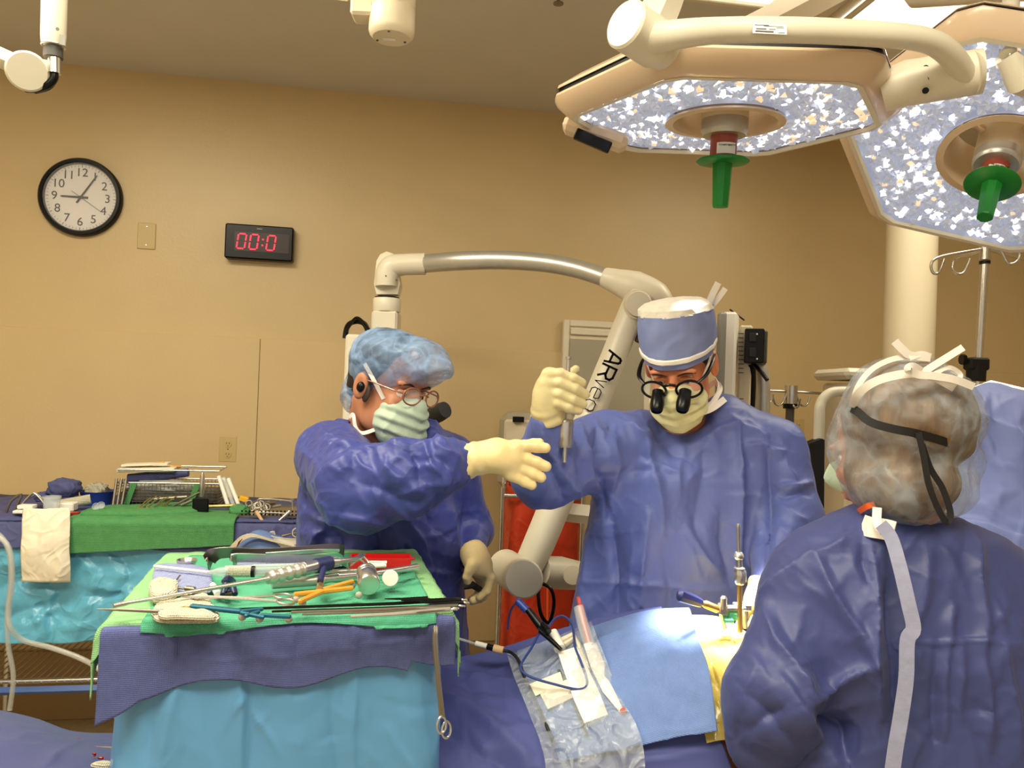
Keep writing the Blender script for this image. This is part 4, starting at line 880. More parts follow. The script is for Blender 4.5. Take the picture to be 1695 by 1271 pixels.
# navigation probe with orange tracker
t = thing('navigation_probe', 'long steel probe with knurled grip and orange tracker frame', 'probe', P(480, 975), GI)
a, b = P(188, 1003, .012), P(447, 957, .03)
g = G(); g.tube([a, P(205, 999, .013), P(215, 997, .014), b], [.0035, .0045, .003, .0042], n=12); g.mk('shaft', 'steel', t)
a, b = P(443, 957, .03), P(503, 942, .035); d = (b-a)/9
g = G(); g.tube([a+d*(i*.5) for i in range(19)], [(.0105 if i % 4 in (0, 1) else .013) for i in range(19)], n=16); g.mk('knurled_grip', 'alu', t)
g = G(); g.tube([P(500, 943, .035), P(512, 940, .035), P(528, 935, .035), P(560, 930, .035)], [.012, .0115, .0125, .008], n=16); g.mk('coupling', 'steel', t)
g = G(); g.tube([P(522, 937, .035), P(546, 932, .035)], .0135, n=18); g.tube([P(536, 940, .032), P(530, 962, .02)], .0055, n=10); g.mk('blue_clamp', 'navy', t, label='dark blue clamp')
g = G(); g.tube([P(556, 930, .035), P(590, 925, .034), P(600, 920, .034)], [.006, .005, .007], n=12); g.mk('connector', 'steel', t)
g = G()
for p, q in (((486, 984), (585, 973)), ((495, 996), (540, 976)), ((530, 977), (585, 962))): bar(g, P(*p, .016), P(*q, .016), .007, .008)
fr = g.mk('tracker_frame', 'orange', t, smooth=False, label='orange tracker frame')
for p in ((490, 992), (501, 999), (594, 985), (583, 969)): g = G(); g.ball(P(*p, .008), .0062); g.mk('marker_ball', 'greyball', t)
g = G(); g.tube([P(530, 968, .012), P(529, 975, .02)], .006, n=12); g.mk('mount_screw', 'brass', t)
# needle
g = G(); g.tube([P(160, 1008, .012), P(200, 1009, .012), P(270, 1012, .012)], [.0006, .0025, .0032], n=10); g.mk('long_needle', 'darksteel', label='long dark needle pointing left with its end wrapped in gauze', cat='needle', group=GI)
# blue-green tracker
t = thing('tracker_probe', 'blue green metal pointer with three grey marker balls', 'pointer', P(390, 1010), GI)
g = G(); bar(g, P(315, 1003, .014), P(400, 1012, .014), .010, .007); g.mk('body', 'teal', t, smooth=False)
g = G()
for p, q in (((398, 1012), (436, 1008)), ((398, 1014), (437, 1022)), ((430, 1018), (482, 1021)), ((405, 1020), (430, 1012))): bar(g, P(*p, .014), P(*q, .014), .0055, .006)
g.mk('tracker_frame', 'teal', t, smooth=False)
for p in ((401, 1021), (430, 1024), (478, 1024)): g = G(); g.ball(P(*p, .006), .006); g.mk('marker_ball', 'greyball', t)
g = G(); g.tube([P(295, 1010, .012), P(303, 1005, .014), P(316, 1004, .014)], .002, n=8, sm=3); g.mk('tip', 'brass', t)
# gauzes
def pad(name, pts, h, m, label, cat, base=.0, n=5, seed=1, group=None, zc=None, px2=P, bulge=.3):
    # soft pad from an outline of pixels on the table: rounded pillow
    C = [px2(*p, base) for p in pts]; N = len(C)*6; Cs, _ = crspline(C+[C[0]], 6); Cs = Cs[:-1]; N = len(Cs); ce = sum(Cs, Vector())/N; V = []; lay = [(1.0, 0), (1.03, .3), (1.0, .75), (.93, .95), (.7, 1.05), (.4, 1.1), (.15, 1.12)]
    for s, z in lay:
        for p in Cs:
            q = ce+(p-ce)*s; w = h*z*(1+bulge*nz(q, (60, 60, 60), seed)); V.append((q.x, q.y, ce.z+w))
    f = [(i*N+j, i*N+(j+1) % N, (i+1)*N+(j+1) % N, (i+1)*N+j) for i in range(len(lay)-1) for j in range(N)]+[tuple((len(lay)-1)*N+j for j in range(N)), tuple(range(N))[::-1]]
    g = G(); g.add(V, f)
    # outline given clockwise or not: flip if needed
    ar = sum(Cs[i].x*Cs[(i+1) % N].y-Cs[(i+1) % N].x*Cs[i].y for i in range(N))
    if ar < 0: g.f = [q[::-1] for q in g.f]
    return g.mk(name, m, smooth='full', label=label, cat=cat, group=group)
pad('blue_cloth', [(256, 945), (262, 937), (300, 936), (342, 944), (350, 968), (344, 982), (300, 980), (256, 975)], .006, 'towellt', 'pale blue folded cloth under the gauze roll at the left of the table', 'cloth', group=None)
pad('gauze_roll', [(246, 985), (250, 973), (265, 969), (290, 971), (294, 984), (285, 996), (255, 999)], .016, 'gauze', 'small rolled white gauze on the pale blue cloth', 'gauze')
pad('gauze_pad', [(252, 1022), (258, 1006), (275, 1000), (325, 990), (342, 988), (350, 1004), (360, 1016), (358, 1030), (310, 1032), (265, 1031)], .008, 'gauze', 'large folded white gauze with a needle stuck in it', 'gauze')
pad('gauze_pad', [(262, 1018), (290, 1010), (330, 1014), (352, 1019), (352, 1027), (300, 1026), (268, 1026)], .007, 'gauze', 'smaller gauze fold lying on top of the large gauze', 'gauze', base=.009)
# small dish
q = P(309, 936, .0); g = G(); g.lathe([(.001, .001), (.015, .001), (.019, .008), (.0195, .012), (.0175, .012), (.013, .004), (.001, .003)], q, n=28); g.mk('small_dish', 'steel', label='tiny round metal dish at the back left of the towel', cat='dish', group=None)
# syringe
t = thing('syringe', 'large clear syringe with a cream plunger and thin cannula', 'syringe', P(390, 945), GI)
g = G(); g.tube([P(255, 937, .014), P(345, 947, .014)], .0028, n=10); g.mk('cannula', 'white', t)
g = G(); g.tube([P(343, 947, .014), P(352, 947, .014), P(360, 947, .014), P(377, 946, .014)], [.003, .005, .008, .010], n=16); g.mk('nozzle', 'clear', t)
g = G(); g.tube([P(375, 946, .014), P(416, 946, .014)], .0102, n=20); g.mk('plunger', 'gauze', t)
g = G(); g.tube([P(416, 946, .014), P(422, 946, .014)], .0104, n=20); g.mk('stopper', 'black', t)
g = G(); g.tube([P(372, 946, .014), P(500, 941, .014)], .0112, n=20); g.mk('barrel', 'clear', t)
# dark connectors
t = thing('blue_connector', 'dark blue twin clip standing behind the long probe', 'connector', P(378, 975), GI)
g = G(); g.tube([P(372, 962, .006), P(378, 958, .02), P(385, 962, .006)], .006, n=10, sm=4); g.tube([P(370, 985, .006), P(374, 968, .018)], .006, n=10); g.tube([P(388, 984, .006), P(384, 968, .018)], .006, n=10); g.mk('clip', 'navy', t)
g = G(); g.tube([P(373, 986, .008), P(384, 986, .008)], .008, n=14); g.mk('cap', 'black', t)
g = G(); g.tube([P(352, 968, .008), P(361, 984, .006)], [.005, .006], n=12); g.mk('white_cap', 'white', t)
# knife handle by the roll
g = G(); bar(g, P(288, 972, .01), P(325, 977, .01), .004, .003); bar(g, P(306, 973, .012), P(323, 975, .012), .010, .007); bar(g, P(286, 968, .008), P(298, 952, .014), .003, .002)
g.mk('scalpel', 'darksteel', smooth=False, label='scalpel with grey handle lying beside the gauze roll', cat='scalpel', group=GI)
# long scissors
t = thing('long_scissors', 'long slim steel scissors with two round finger rings', 'scissors', P(400, 992), GI)
for s, (rx, ry) in ((0, (465, 987)), (1, (470, 996))):
    g = G(); g.tube([P(300, 986+s, .014), P(400, 990+s, .014), P(rx-12, ry-1, .014)], [.002, .003, .0025], n=8); bl = g.mk('blade', 'steel', t)
    g = G(); g.ring(P(rx+3, ry, .014), (.1, -.1, 1), .0135, .0023, n=28, m=8, sq=(1, .8)); g.mk('finger_ring', 'steel', t)
# retractors at the back: curved flat blades
def strip(g, pts, w, th, wd=(0, 0, 1)):
    V = []; wd = Vector(wd); Pn = [Vector(p) for p in pts]
    for i, p in enumerate(Pn):
        tt = (Pn[min(i+1, len(Pn)-1)]-Pn[max(i-1, 0)]).normalized(); s = (wd-tt*wd.dot(tt)).normalized(); n = tt.cross(s); ww = w[i] if isinstance(w, (list, tuple)) else w
        for a, b in ((-1, -1), (1, -1), (1, 1), (-1, 1)): V.append(p+s*a*ww/2+n*b*th/2)
    k = len(Pn); g.add(V, [(i*4+j, i*4+(j+1) % 4, (i+1)*4+(j+1) % 4, (i+1)*4+j) for i in range(k-1) for j in range(4)]+[(0, 3, 2, 1), tuple((k-1)*4+j for j in range(4))])
def retractor(pts, w, label, m='darksteel', wd=(0, -.5, .8)):
    Q, _ = crspline([P(*p) for p in pts], 5); g = G(); n = len(Q); ws = [w*(1.3-.55*i/(n-1)) for i in range(n)]; strip(g, Q, ws, .002, wd); g.mk('retractor', m, label=label, cat='retractor', group=GI)
retractor([(346, 944, .0), (346, 928, .012), (356, 917, .03), (386, 914, .034), (420, 916, .03), (480, 913, .03), (545, 907, .03), (565, 908, .026), (569, 916, .012)], .024, 'wide bent steel retractor at the very back of the towel')
retractor([(388, 938, .0), (386, 928, .018), (395, 923, .024), (470, 925, .02), (530, 924, .02), (560, 928, .014), (576, 935, .01)], .020, 'second flat steel retractor in front of the bent one', m='steel')
retractor([(420, 938, .01), (500, 936, .012), (575, 926, .014)], .008, 'narrow steel retractor on the blue cloth under the syringe', m='steel')
retractor([(440, 918, .03), (520, 912, .036), (562, 911, .036)], .008, 'slim handle of a retractor leaning on the bent one', m='steel')
# cloth under
pad('blue_cloth', [(392, 938), (400, 930), (480, 930), (560, 926), (572, 936), (500, 944), (400, 944)], .004, 'towellt', 'pale blue cloth strip under the retractors at the back', 'cloth')
# rasp and bars
t = thing('bone_rasp', 'steel rasp with long cross hatched handle under the probe grip', 'rasp', P(500, 965), GI)
g = G(); g.tube([P(450, 967, .009), P(535, 960, .009)], [.0085, .0098], n=14); g.mk('hatched_handle', 'alu', t)
g = G(); g.tube([P(535, 960, .009), P(545, 959, .009), P(600, 953, .009)], [.008, .0055, .005], n=12); g.mk('shank', 'steel', t)
for i, (p0, p1, r_) in enumerate((((520, 955), (605, 946), .0045), ((545, 947), (612, 943), .0055), ((560, 952), (655, 946), .004))):
    g = G(); g.tube([P(*p0, .012), P(*p1, .012)], [r_, r_*.7], n=10); g.mk('steel_rod', 'steel', label=['slim steel rod beside the rasp handle', 'thicker steel rod running under the mallet head', 'steel rod reaching towards the white disc'][i], cat='rod', group=GI)
# mallet and white disc
t = thing('mallet', 'steel mallet with fat round head standing on the green towel', 'mallet', P(610, 968), GI)
a, b = P(606, 946, .030), P(611, 968, .020); ax = (b-a).normalized()
g = G(); L = (b-a).length; g.lathe([(.001, 0), (.0165, 0), (.0182, .003), (.0182, .009), (.0172, .011), (.0182, .013), (.0182, .018), (.0174, .020), (.0188, .023), (.0188, L), (.0175, L+.002), (.001, L+.0025)], a, ax, n=36); g.mk('head', 'steel', t)
g = G(); g.tube([P(618, 950, .024), P(690, 938, .020), P(740, 930, .014)][:2], .006, n=12); g.mk('handle', 'steel', t)
t = thing('disc_mallet', 'white round plastic mallet face beside the steel mallet', 'mallet', P(645, 962), GI)
a = P(646, 957, .022); g = G(); vd = (Vector((0, 0, CAMZ))-a).normalized(); g.lathe([(.001, -.016), (.0125, -.016), (.0148, -.012), (.0148, -.002), (.0138, 0), (.001, .0006)], a, vd, n=36); g.mk('face', 'white', t)
g = G(); g.tube([a-vd*.026, a-vd*.015], .0135, n=24); g.mk('collar', 'darksteel', t)
g = G(); g.tube([P(640, 948, .02), P(668, 942, .012), P(690, 939, .01)], [.006, .006, .008], n=10); g.mk('handle', 'steel', t)
# red tray
t = thing('red_tray', 'small red plastic needle tray at the back of the table', 'tray', P(630, 930), None)
c = P(630, 929, .012); Rr = rotz(.16); g = G(); L_, W_, H_ = .118, .045, .022
g.box(c+Vector((0, 0, -.009)), (L_, W_, .004), Rr); 
for s in (-1, 1): g.box(c+Rr@Vector((0, s*W_/2, 0)), (L_, .003, H_), Rr); g.box(c+Rr@Vector((s*L_/2, 0, 0)), (.003, W_, H_), Rr)
g.mk('shell', 'red', t, smooth=False)
g = G(); g.box(c+Rr@Vector((.062, 0, .006)), (.012, .016, .004), Rr, bev=.001); g.mk('tab', 'red', t, smooth=False)
for i, (p0, p1) in enumerate((((610, 930), (640, 931)), ((608, 934), (636, 935)), ((612, 938), (638, 936)))):
    g = G(); g.tube([P(*p0, .02), P(*p1, .018)], [.0025, .0035], n=8); g.mk('marker_pen', 'white', label=['upper white stick lying in the red tray', 'middle white stick lying across the red tray', 'lowest white stick just in front of the red tray'][i], cat='stick', group='sticks in the red tray')
g = G(); g.tube([P(592, 928, .03), P(600, 921, .034), P(608, 928, .03), P(614, 938, .022)], .0022, n=8, sm=4); g.tube([P(580, 936, .026), P(594, 926, .032), P(604, 932, .03)], .002, n=8, sm=3); g.mk('wire_clip', 'steel', label='bent steel wire clips between the mallet and the red tray', cat='clip')
g = G(); bar(g, P(650, 944, .004), P(690, 936, .004), .014, .004); g.mk('steel_ruler', 'grey', smooth=False, label='flat grey ruler at the right behind the white disc', cat='ruler', group=GI)
# bundle of long instruments along the front
lab = ['uppermost of the long black instruments along the front edge', 'long black instrument just below the uppermost one', 'long brownish steel instrument in the middle of the front bundle', 'long dark instrument under the brownish one', 'lowest long steel instrument with pale ribbed shaft', 'short black instrument lying on the bundle at its right end']
sp = [((395, 1008), (650, 999), (762, 992), .0028, 'black', .0075), ((450, 1012), (700, 1004), (766, 997), .0025, 'black', .006), ((482, 1013), (640, 1008), (758, 1002), .0024, 'darksteel', .005), ((500, 1017), (660, 1011), (748, 1006), .0022, 'darksteel', .005), ((580, 1020), (655, 1016), (745, 1008), .003, 'alu', .004), ((664, 992), (700, 991), (708, 991), .004, 'black', .003)]
for i, (a, b, c, r_, m, hr) in enumerate(sp):
    t = thing('long_forceps', lab[i], 'forceps', P(*b), GI); h = .012+.004*(i % 3)
    g = G(); g.tube([P(*a, h), P(*b, h), P(*c, h)], [r_*.7, r_, r_*1.2], n=8); g.mk('shaft', m, t)
    g = G(); d = (P(*c, h)-P(*b, h)).normalized(); e = P(*c, h); g.tube([e-d*.07, e-d*.05, e-d*.01, e, e+d*.004], [hr*.5, hr, hr*.9, hr*.7, .002], n=10, flat=.6); g.mk('handle', m if m != 'alu' else 'darksteel', t)
    if i < 5:
        g = G(); g.ring(e+d*.006+Vector((0, 0, -.001)), (0, .3, 1), .005, .0016, n=16, m=6); g.mk('joint', 'steel', t)
# hanging artery forceps at the right side
t = thing('hanging_forceps', 'dark forceps hanging down the right side of the table by its clip', 'forceps', W(735, 1200, 1.22))
yh = 1.255
for dx in (-1.5, 1.5):
    g = G(); g.tube([W(722+dx, 1036, yh+.01), W(720+dx, 1060, yh), W(726+dx, 1130, yh-.005), W(732+dx*1.5, 1186, yh-.005)], [.002, .0032, .003, .0026], n=8, sm=4); g.mk('shank', 'darksteel', t)
for dx, dy in ((-3, 1200), (5, 1208)):
    g = G(); g.ring(W(734+dx, dy, yh-.008+dx*.001), (.6, -1, .1), .0125, .0022, n=24, m=8, sq=(.62, 1) if False else (1, .62), xd=(0, 0, 1)); g.mk('finger_ring', 'steel', t)

# ------------------------------------------------------------------ back table
BZ = 1.0; BU = WU; BV = Vector((-WU.y, WU.x, 0))
BF = Z(200, 862, BZ)                                     # a point on the front edge
def bp(u, v, z=BZ): q = BF+BU*u+BV*v; return Vector((q.x, q.y, z))
RB = Matrix((BU, BV, Vector((0, 0, 1)))).transposed(); bu0, bu1, bd = -.95, .69, .56
t = thing('back_table', 'long draped back table against the wall at the left', 'table', bp(0, .28, 0))
g = G(); g.box(bp((bu0+bu1)/2, bd/2, BZ-.03), (bu1-bu0, bd, .03), RB, bev=.005); g.mk('table_top', 'steel', t, smooth=False)
for u in (bu0+.05, -.55+.0, bu1-.05):
    for v in (.05, bd-.05): g = G(); g.tube([bp(u, v, BZ-.04), bp(u, v, .10)], .0125, n=12); g.mk('leg', 'steel', t); g = G(); q = bp(u, v, .05); g.tube([q-BU*.014, q+BU*.014], .05, n=20); g.mk('caster', 'blackmat', t)
zs = Z(150, 1150, 0); sh = .33
zsh = W(120, 1150, 2.62).z
for v in (.03, bd-.03): g = G(); g.tube([bp(bu0+.05, v, zsh+.0), bp(bu1-.05, v, zsh)], .009, n=10); g.mk('shelf_rail', 'steel', t)
g = G(); g.tube([bp(bu0+.05, .0, zsh-.022), bp(bu1-.05, .0, zsh-.022)], .014, n=4, up=(0, 0, 1)); g.mk('shelf_edge', 'bluecart', t, smooth=False, label='blue painted shelf edge')
for k in range(60):
    u = bu0+.08+k*(bu1-bu0-.16)/59; g = G(); g.tube([bp(u, .02, zsh-.004), bp(u, bd-.02, zsh-.004)], .003, n=6); g.mk('shelf_wire', 'steel', t)
for sg in (0, 1):
    g = G(); g.tube([bp(-.62+sg*.0, .02+sg*.1, zsh), bp(-.15, bd-.05, zsh+.27)], .01, n=6); g.mk('side_brace', 'darksteel', t)
g = G(); g.tube([bp(bu0, bd-.02, .74-.12), bp(bu1, bd-.02, .62)], .012, n=4); g.mk('rear_rail', 'brass', t)
def hangrows(u0, u1, z0, z1, out=.0, n=16, seed=0, edge=.02, back=.35, fl=.05, dz=0):
    us = [u0+(u1-u0)*i/(n-1) for i in range(n)]
    rows = [[bp(u, back, BZ+.004+dz) for u in us], [bp(u, .03, BZ+.005+dz) for u in us], [bp(u, -.004-out, BZ-.004+dz) for u in us]]
    zz = BZ-z0
    for k in range(1, 6): rows.append([bp(u, -.012-out-fl*k/5*(.7+.6*nz((u, k*.05, 0), (5, 1, 1), seed)), BZ-(z1(u) if callable(z1) else z1)*k/5+(edge*nz((u, 0, 0), (6, 1, 1), seed+3) if k == 5 else 0)) for u in us])
    return rows
sheet('back_drape', hangrows(bu0-.02, bu1+.02, 0, lambda u: .385-.02*math.sin(u*4), n=22, seed=4, edge=.04, back=bd+.01, dz=-.009), 12, 9, 'drapeteal', amp=.014, sc=(7, 7, 7), ridge=.015, rsc=(5, 5, 5), label='shiny teal plastic drape hanging from the long back table', cat='drape', f2=creases(8, (0, 880, 230, 1040), 60, (.004, .012), (20, 90), 70, 60, (3, 6)))
sheet('navy_cover', hangrows(bu0-.02, bu1+.025, 0, lambda u: .085+.03*u, out=.020, n=20, seed=8, edge=.02, fl=.02, back=bd, dz=.003), 4, 6, 'clothnavy', amp=.007, sc=(12, 12, 12), ridge=.006, label='dark blue cloth cover lying over the teal drape of the back table', cat='drape')
# height of stuff on the table: px helper
def B(px, py, h=0): return Z(px, py, BZ+.012+h)
def BY(px, py, v): # pixel at table depth v
    d = ray(px, py); n_ = BV; o = Vector((0, 0, CAMZ)); tt = (bp(0, v)-o).dot(n_)/d.dot(n_); return o+d*tt
# green towel on the front
ug0 = (BY(120, 870, 0)-BF).dot(BU); ug1 = (BY(392, 870, 0)-BF).dot(BU)
sheet('green_towel', hangrows(ug0, ug1, 0, lambda u: .075+.028*(ug1-u)/(ug1-ug0), out=.040, n=10, seed=12, edge=.004, fl=.004, back=.16, dz=.011), 5, 6, 'green2', amp=.003, thick=.004, label='green towel hanging over the front of the back table', cat='towel')
# white paper bag
a0, a1 = BY(41, 845, -.045), BY(115, 845, -.045)
def bagrow(py, x0, x1, v): return [BY(x0+(x1-x0)*k/6, py, v+(.012 if k in (0, 6) else 0)) for k in range(7)]
sheet('paper_bag', [bagrow(843, 43, 113, -.055), bagrow(870, 42, 114, -.075), bagrow(900, 41, 114, -.085), bagrow(930, 40, 115, -.085), bagrow(961, 39, 115, -.07)], 6, 5, 'paper', amp=.004, sc=(14, 14, 14), ridge=.004, thick=.012, label='white paper bag hanging at the left of the back table', cat='paper bag')
def soft(name, px, py, v, r, m, label, cat, amp=.25, seed=1, sc=6, group=None, R=None, n=28):
    c = BY(px, py, v); V = []; mm = 18
    for i in range(mm+1):
        th = math.pi*i/mm
        for k in range(n):
            ph = 2*math.pi*k/n; d = Vector((math.sin(th)*math.cos(ph), math.sin(th)*math.sin(ph), math.cos(th)))
            q = [math.copysign(abs(w)**.75, w) for w in d]; s = 1+amp*nz(d, (sc*.4,)*3, seed)*2+amp*max(0, 1-abs(nz(d, (sc*.5,)*3, seed+5))*5)*.5
            V.append(c+Vector((q[0]*r[0], q[1]*r[1], q[2]*r[2]))*s)
    g = G(); g.add(V, [(i*n+k, (i+1)*n+k, (i+1)*n+(k+1) % n, i*n+(k+1) % n) for i in range(mm) for k in range(n)]); return g.mk(name, m, smooth='full', label=label, cat=cat, group=group)
soft('cloth_pack', 107, 808, .25, (.052, .05, .034), 'clothnavy', 'bunched blue cloth pack standing tallest at the left of the back table', 'cloth', amp=.12)
soft('cloth_pack', 75, 822, .25, (.03, .04, .018), 'clothnavy', 'low end of blue cloth beside the tall cloth pack', 'cloth', amp=.12, seed=5)
soft('gauze_heap', 160, 812, .3, (.036, .03, .026), 'gauze', 'crumpled white gauze heap in the blue basin', 'gauze', amp=.3, seed=9, sc=10)
t = thing('blue_basin', 'round blue plastic basin holding the gauze heap', 'basin', BY(160, 840, .3))
q = BY(160, 838, .3); q.z = BZ+.012; g = G(); g.lathe([(.001, 0), (.048, 0), (.06, .05), (.062, .052), (.058, .052), (.046, .006), (.001, .004)], q, n=32); g.mk('bowl', 'blueplas', t)
q = BY(85, 842, .06); q.z = BZ+.012; t = thing('specimen_cup', 'clear straight cup behind the white paper bag', 'cup', q); g = G(); g.lathe([(.001, 0), (.024, 0), (.028, .055), (.031, .056), (.031, .062), (.027, .062), (.023, .004), (.001, .003)], q, n=28); g.mk('cup', 'clear', t)
q = BY(120, 843, .16); q.z = BZ+.04
g = G(); g.tube([BY(95, 836, .12), BY(150, 826, .15)], .018, n=16); g.mk('bandage_roll', 'gauze', label='white bandage roll lying behind the clear cup', cat='bandage')
g = G(); g.box(BY(108, 838, .1), (.07, .05, .03), RB, bev=.004); g.mk('white_box', 'white', smooth=False, label='small white box between the cup and the bandage roll', cat='box')
g = G(); g.box(BY(45, 838, .04), (.05, .04, .012), RB, bev=.002); g.box(BY(44, 846, .03), (.07, .05, .01), RB, bev=.002); g.mk('folded_card', 'white', smooth=False, label='folded white card at the top left of the paper bag', cat='card')
for k, (px, py) in enumerate(((160, 839), (168, 837))): g = G(); q = BY(px, py, .05); g.lathe([(.001, 0), (.010, 0), (.013, .012), (.0115, .012), (.009, .002), (.001, .002)], q, (.3, -.9, .3), n=18); g.mk('small_cup', 'clear', label=['left of two tiny clear cups lying beside the green towel', 'right one of two tiny clear cups lying beside the green towel'][k], cat='cup', group='tiny clear cups')
g = G(); g.box(BY(118, 849, .02), (.05, .03, .008), RB, bev=.002); g.mk('red_dish', 'blood', smooth=False, label='flat dish with red fluid behind the paper bag top', cat='dish')
# retractors at far left
for i, pp in enumerate((((10, 850), (18, 830), (35, 818), (28, 838), (24, 848)), ((26, 848), (50, 820), (60, 818), (78, 840)), ((48, 824), (62, 818), (72, 830)))):
    g = G(); Q = [BY(x, y, .1+.05*i) for x, y in pp]; g.tube(Q, .0045, n=8, sm=3); g.mk('retractor', 'steel' if i else 'darksteel', label=['leftmost curved steel retractor on the back table', 'hooked steel retractor leaning behind the card', 'small steel hook between the retractors and the cup'][i], cat='retractor', group='retractors on the back table')
# long rods on the towel
g = G(); g.tube([B(140, 852), B(240, 842, .02)], .0025, n=8); g.mk('steel_rod', 'steel', label='thin steel rod lying on the green towel of the back table', cat='rod')
pad('towel_fold', [(135, 856), (160, 846), (240, 842), (322, 838), (330, 850), (260, 856)], .02, 'green2', 'folded green towel on top of the back table', 'towel', px2=lambda x, y, b: B(x, y, b))
# wire basket
t = thing('wire_basket', 'wire mesh instrument basket in the middle of the back table', 'basket', bp(.1, .3, BZ))
x0 = (BY(195, 840, .30)-BF).dot(BU); x1 = (BY(362, 840, .30)-BF).dot(BU); zb = BZ+.015; zt = BY(300, 800, .28).z
g = G(); N_ = 26
for k in range(N_+1):
    u = x0+(x1-x0)*k/N_; g.tube([bp(u, .28, zt), bp(u, .28, zb)], .0011, n=4, caps=False); g.tube([bp(u, .44, zt), bp(u, .44, zb)], .0011, n=4, caps=False)
for k in range(8):
    z = zb+(zt-zb)*k/7
    for v in (.28, .44): g.tube([bp(x0, v, z), bp(x1, v, z)], .0011, n=4, caps=False)
    for u in (x0, x1): g.tube([bp(u, .28, z), bp(u, .44, z)], .0011, n=4, caps=False)
g.mk('mesh_wires', 'darksteel', t, kind='stuff')
for z in (zt, zt+.05):
    g = G(); g.tube([bp(x0, .28, z), bp(x1, .28, z), bp(x1, .44, z), bp(x0, .44, z), bp(x0, .28, z)], .0035, n=8); g.mk('rim', 'steel', t)
for u in (x0+.05, x1-.09): g = G(); g.box(bp(u, .275, (zb+zt)/2), (.02, .004, zt-zb), RB@Matrix.Rotation(.3, 3, 'Y')); g.mk('strap', 'green2', t, smooth=False)
g = G(); g.box(bp((x0+x1)/2, .36, zb+.03), (x1-x0-.02, .14, .05), RB, bev=.01); g.mk('tray_liner', 'greydk', t, smooth=False)
for k in range(3):
    g = G(); g.tube([BY(186+k*7, 842, .24), BY(193+k*8, 792, .27)], .005, n=8); g.mk('steel_rod', 'darksteel', label=['outermost of three dark rods leaning on the basket', 'middle of three dark rods leaning on the basket', 'innermost of three dark rods leaning on the basket'][k], cat='rod', group='rods leaning on the basket')
soft('plastic_pack', 265, 803, .34, (.14, .05, .022), 'clear', 'clear plastic packaging crumpled inside the wire basket', 'packaging', amp=.15, seed=21, sc=9)
g = G(); g.tube([BY(212, 792, .33), BY(250, 789, .33), BY(312, 782, .33)], [.018, .02, .016], n=14, sm=3); g.mk('cloth_roll', 'clothnavy', label='dark blue rolled cloth on top of the wire basket', cat='cloth')
g = G(); g.box(BY(247, 776, .34), (.21, .1, .016), RB@Matrix.Rotation(-.03, 3, 'Y'), bev=.003); g.mk('paper_pack', 'paper', smooth=False, label='flat white paper pack lying topmost on the blue roll', cat='paper pack')
g = G(); g.box(BY(243, 768, .34), (.17, .07, .008), RB@Matrix.Rotation(-.06, 3, 'Y'), bev=.002); g.mk('paper_pack', 'paper', smooth=False, label='thinner white paper sheet on the topmost paper pack', cat='paper pack')
for k, (p, q_) in enumerate((((250, 768), (272, 765)), ((282, 772), (300, 772)))): g = G(); g.tube([BY(*p, .33), BY(*q_, .33)], .004, n=8); g.mk('yellow_stick', 'orange', label=['upper yellow stick on the white paper packs', 'lower yellow stick poking out beside the paper packs'][k], cat='stick', group='yellow sticks')
# standing metal handle and black phone-like block
t = thing('drill_handle', 'upright steel drill handle standing in the basket', 'drill', BY(336, 820, .2)); g = G(); g.tube([BY(335, 782, .22), BY(335, 790, .22), BY(335, 808, .22), BY(334, 822, .22)], [.004, .009, .011, .009], n=14); g.mk('barrel', 'steel', t)
g = G(); g.box(BY(332, 840, .09), (.057, .012, .068), RB, bev=.004); g.mk('black_block', 'black', smooth=False, label='black rectangular block standing on the green towel', cat='block')
# clamps heap
rnd = random.Random(3)
for k in range(11):
    px = 240+k*4.2+rnd.uniform(-2, 2); py = 832+rnd.uniform(-3, 3); c = BY(px, py, .07+.006*k)
    g = G(); g.tube([c+Vector((-.02, 0, -.02)), c+Vector((0, .01, .004)), c+Vector((.02, .0, .018))], .0022, n=6, sm=2)
    for s in (-1, 1): g.ring(c+Vector((-.024+s*.004, 0, -.026)), (.4, -1, .2*s), .009, .0018, n=14, m=6)
    g.mk('artery_clamp', 'steel' if k % 2 else 'brass', label='small steel ring handled clamp in the bundle on the back table', cat='clamp', group='bundle of ring handled clamps')
for k, (p, q_, r_) in enumerate((((255, 826), (310, 822), .006), ((285, 838), (330, 815), .004), ((300, 836), (318, 828), .006), ((345, 838), (400, 836), .006))):
    g = G(); g.tube([BY(*p, .14), BY(*q_, .14)], r_, n=8); g.mk('steel_rod', 'darksteel' if k < 3 else 'brass', label=['dark rod lying across behind the clamp bundle', 'thin dark rod slanting behind the black block', 'short dark rod beside the black block', 'brass coloured rod lying right of the black block'][k], cat='rod')
# syringe packs leaning
for k in range(3): g = G(); g.tube([BY(378+k*9, 838, .2), BY(362+k*8, 788+k*2, .24)], .008, n=10); g.mk('wrapped_syringe', 'clear' if k == 1 else 'white', label=['leftmost wrapped white tube leaning at the right of the basket', 'middle clear wrapped tube leaning at the right of the basket', 'rightmost wrapped white tube leaning at the right of the basket'][k], cat='wrapped tube', group='wrapped tubes')
g = G(); g.box(BY(404, 826, .2), (.034, .03, .02), RB@Matrix.Rotation(.3, 3, 'Y'), bev=.003); g.mk('yellow_clip', 'yellow', smooth=False, label='yellow plastic block near the right of the back table', cat='block')
soft('green_knot', 396, 846, .08, (.035, .03, .022), 'green2', 'twisted end of the green towel near the yellow block', 'towel', seed=31, amp=.15)
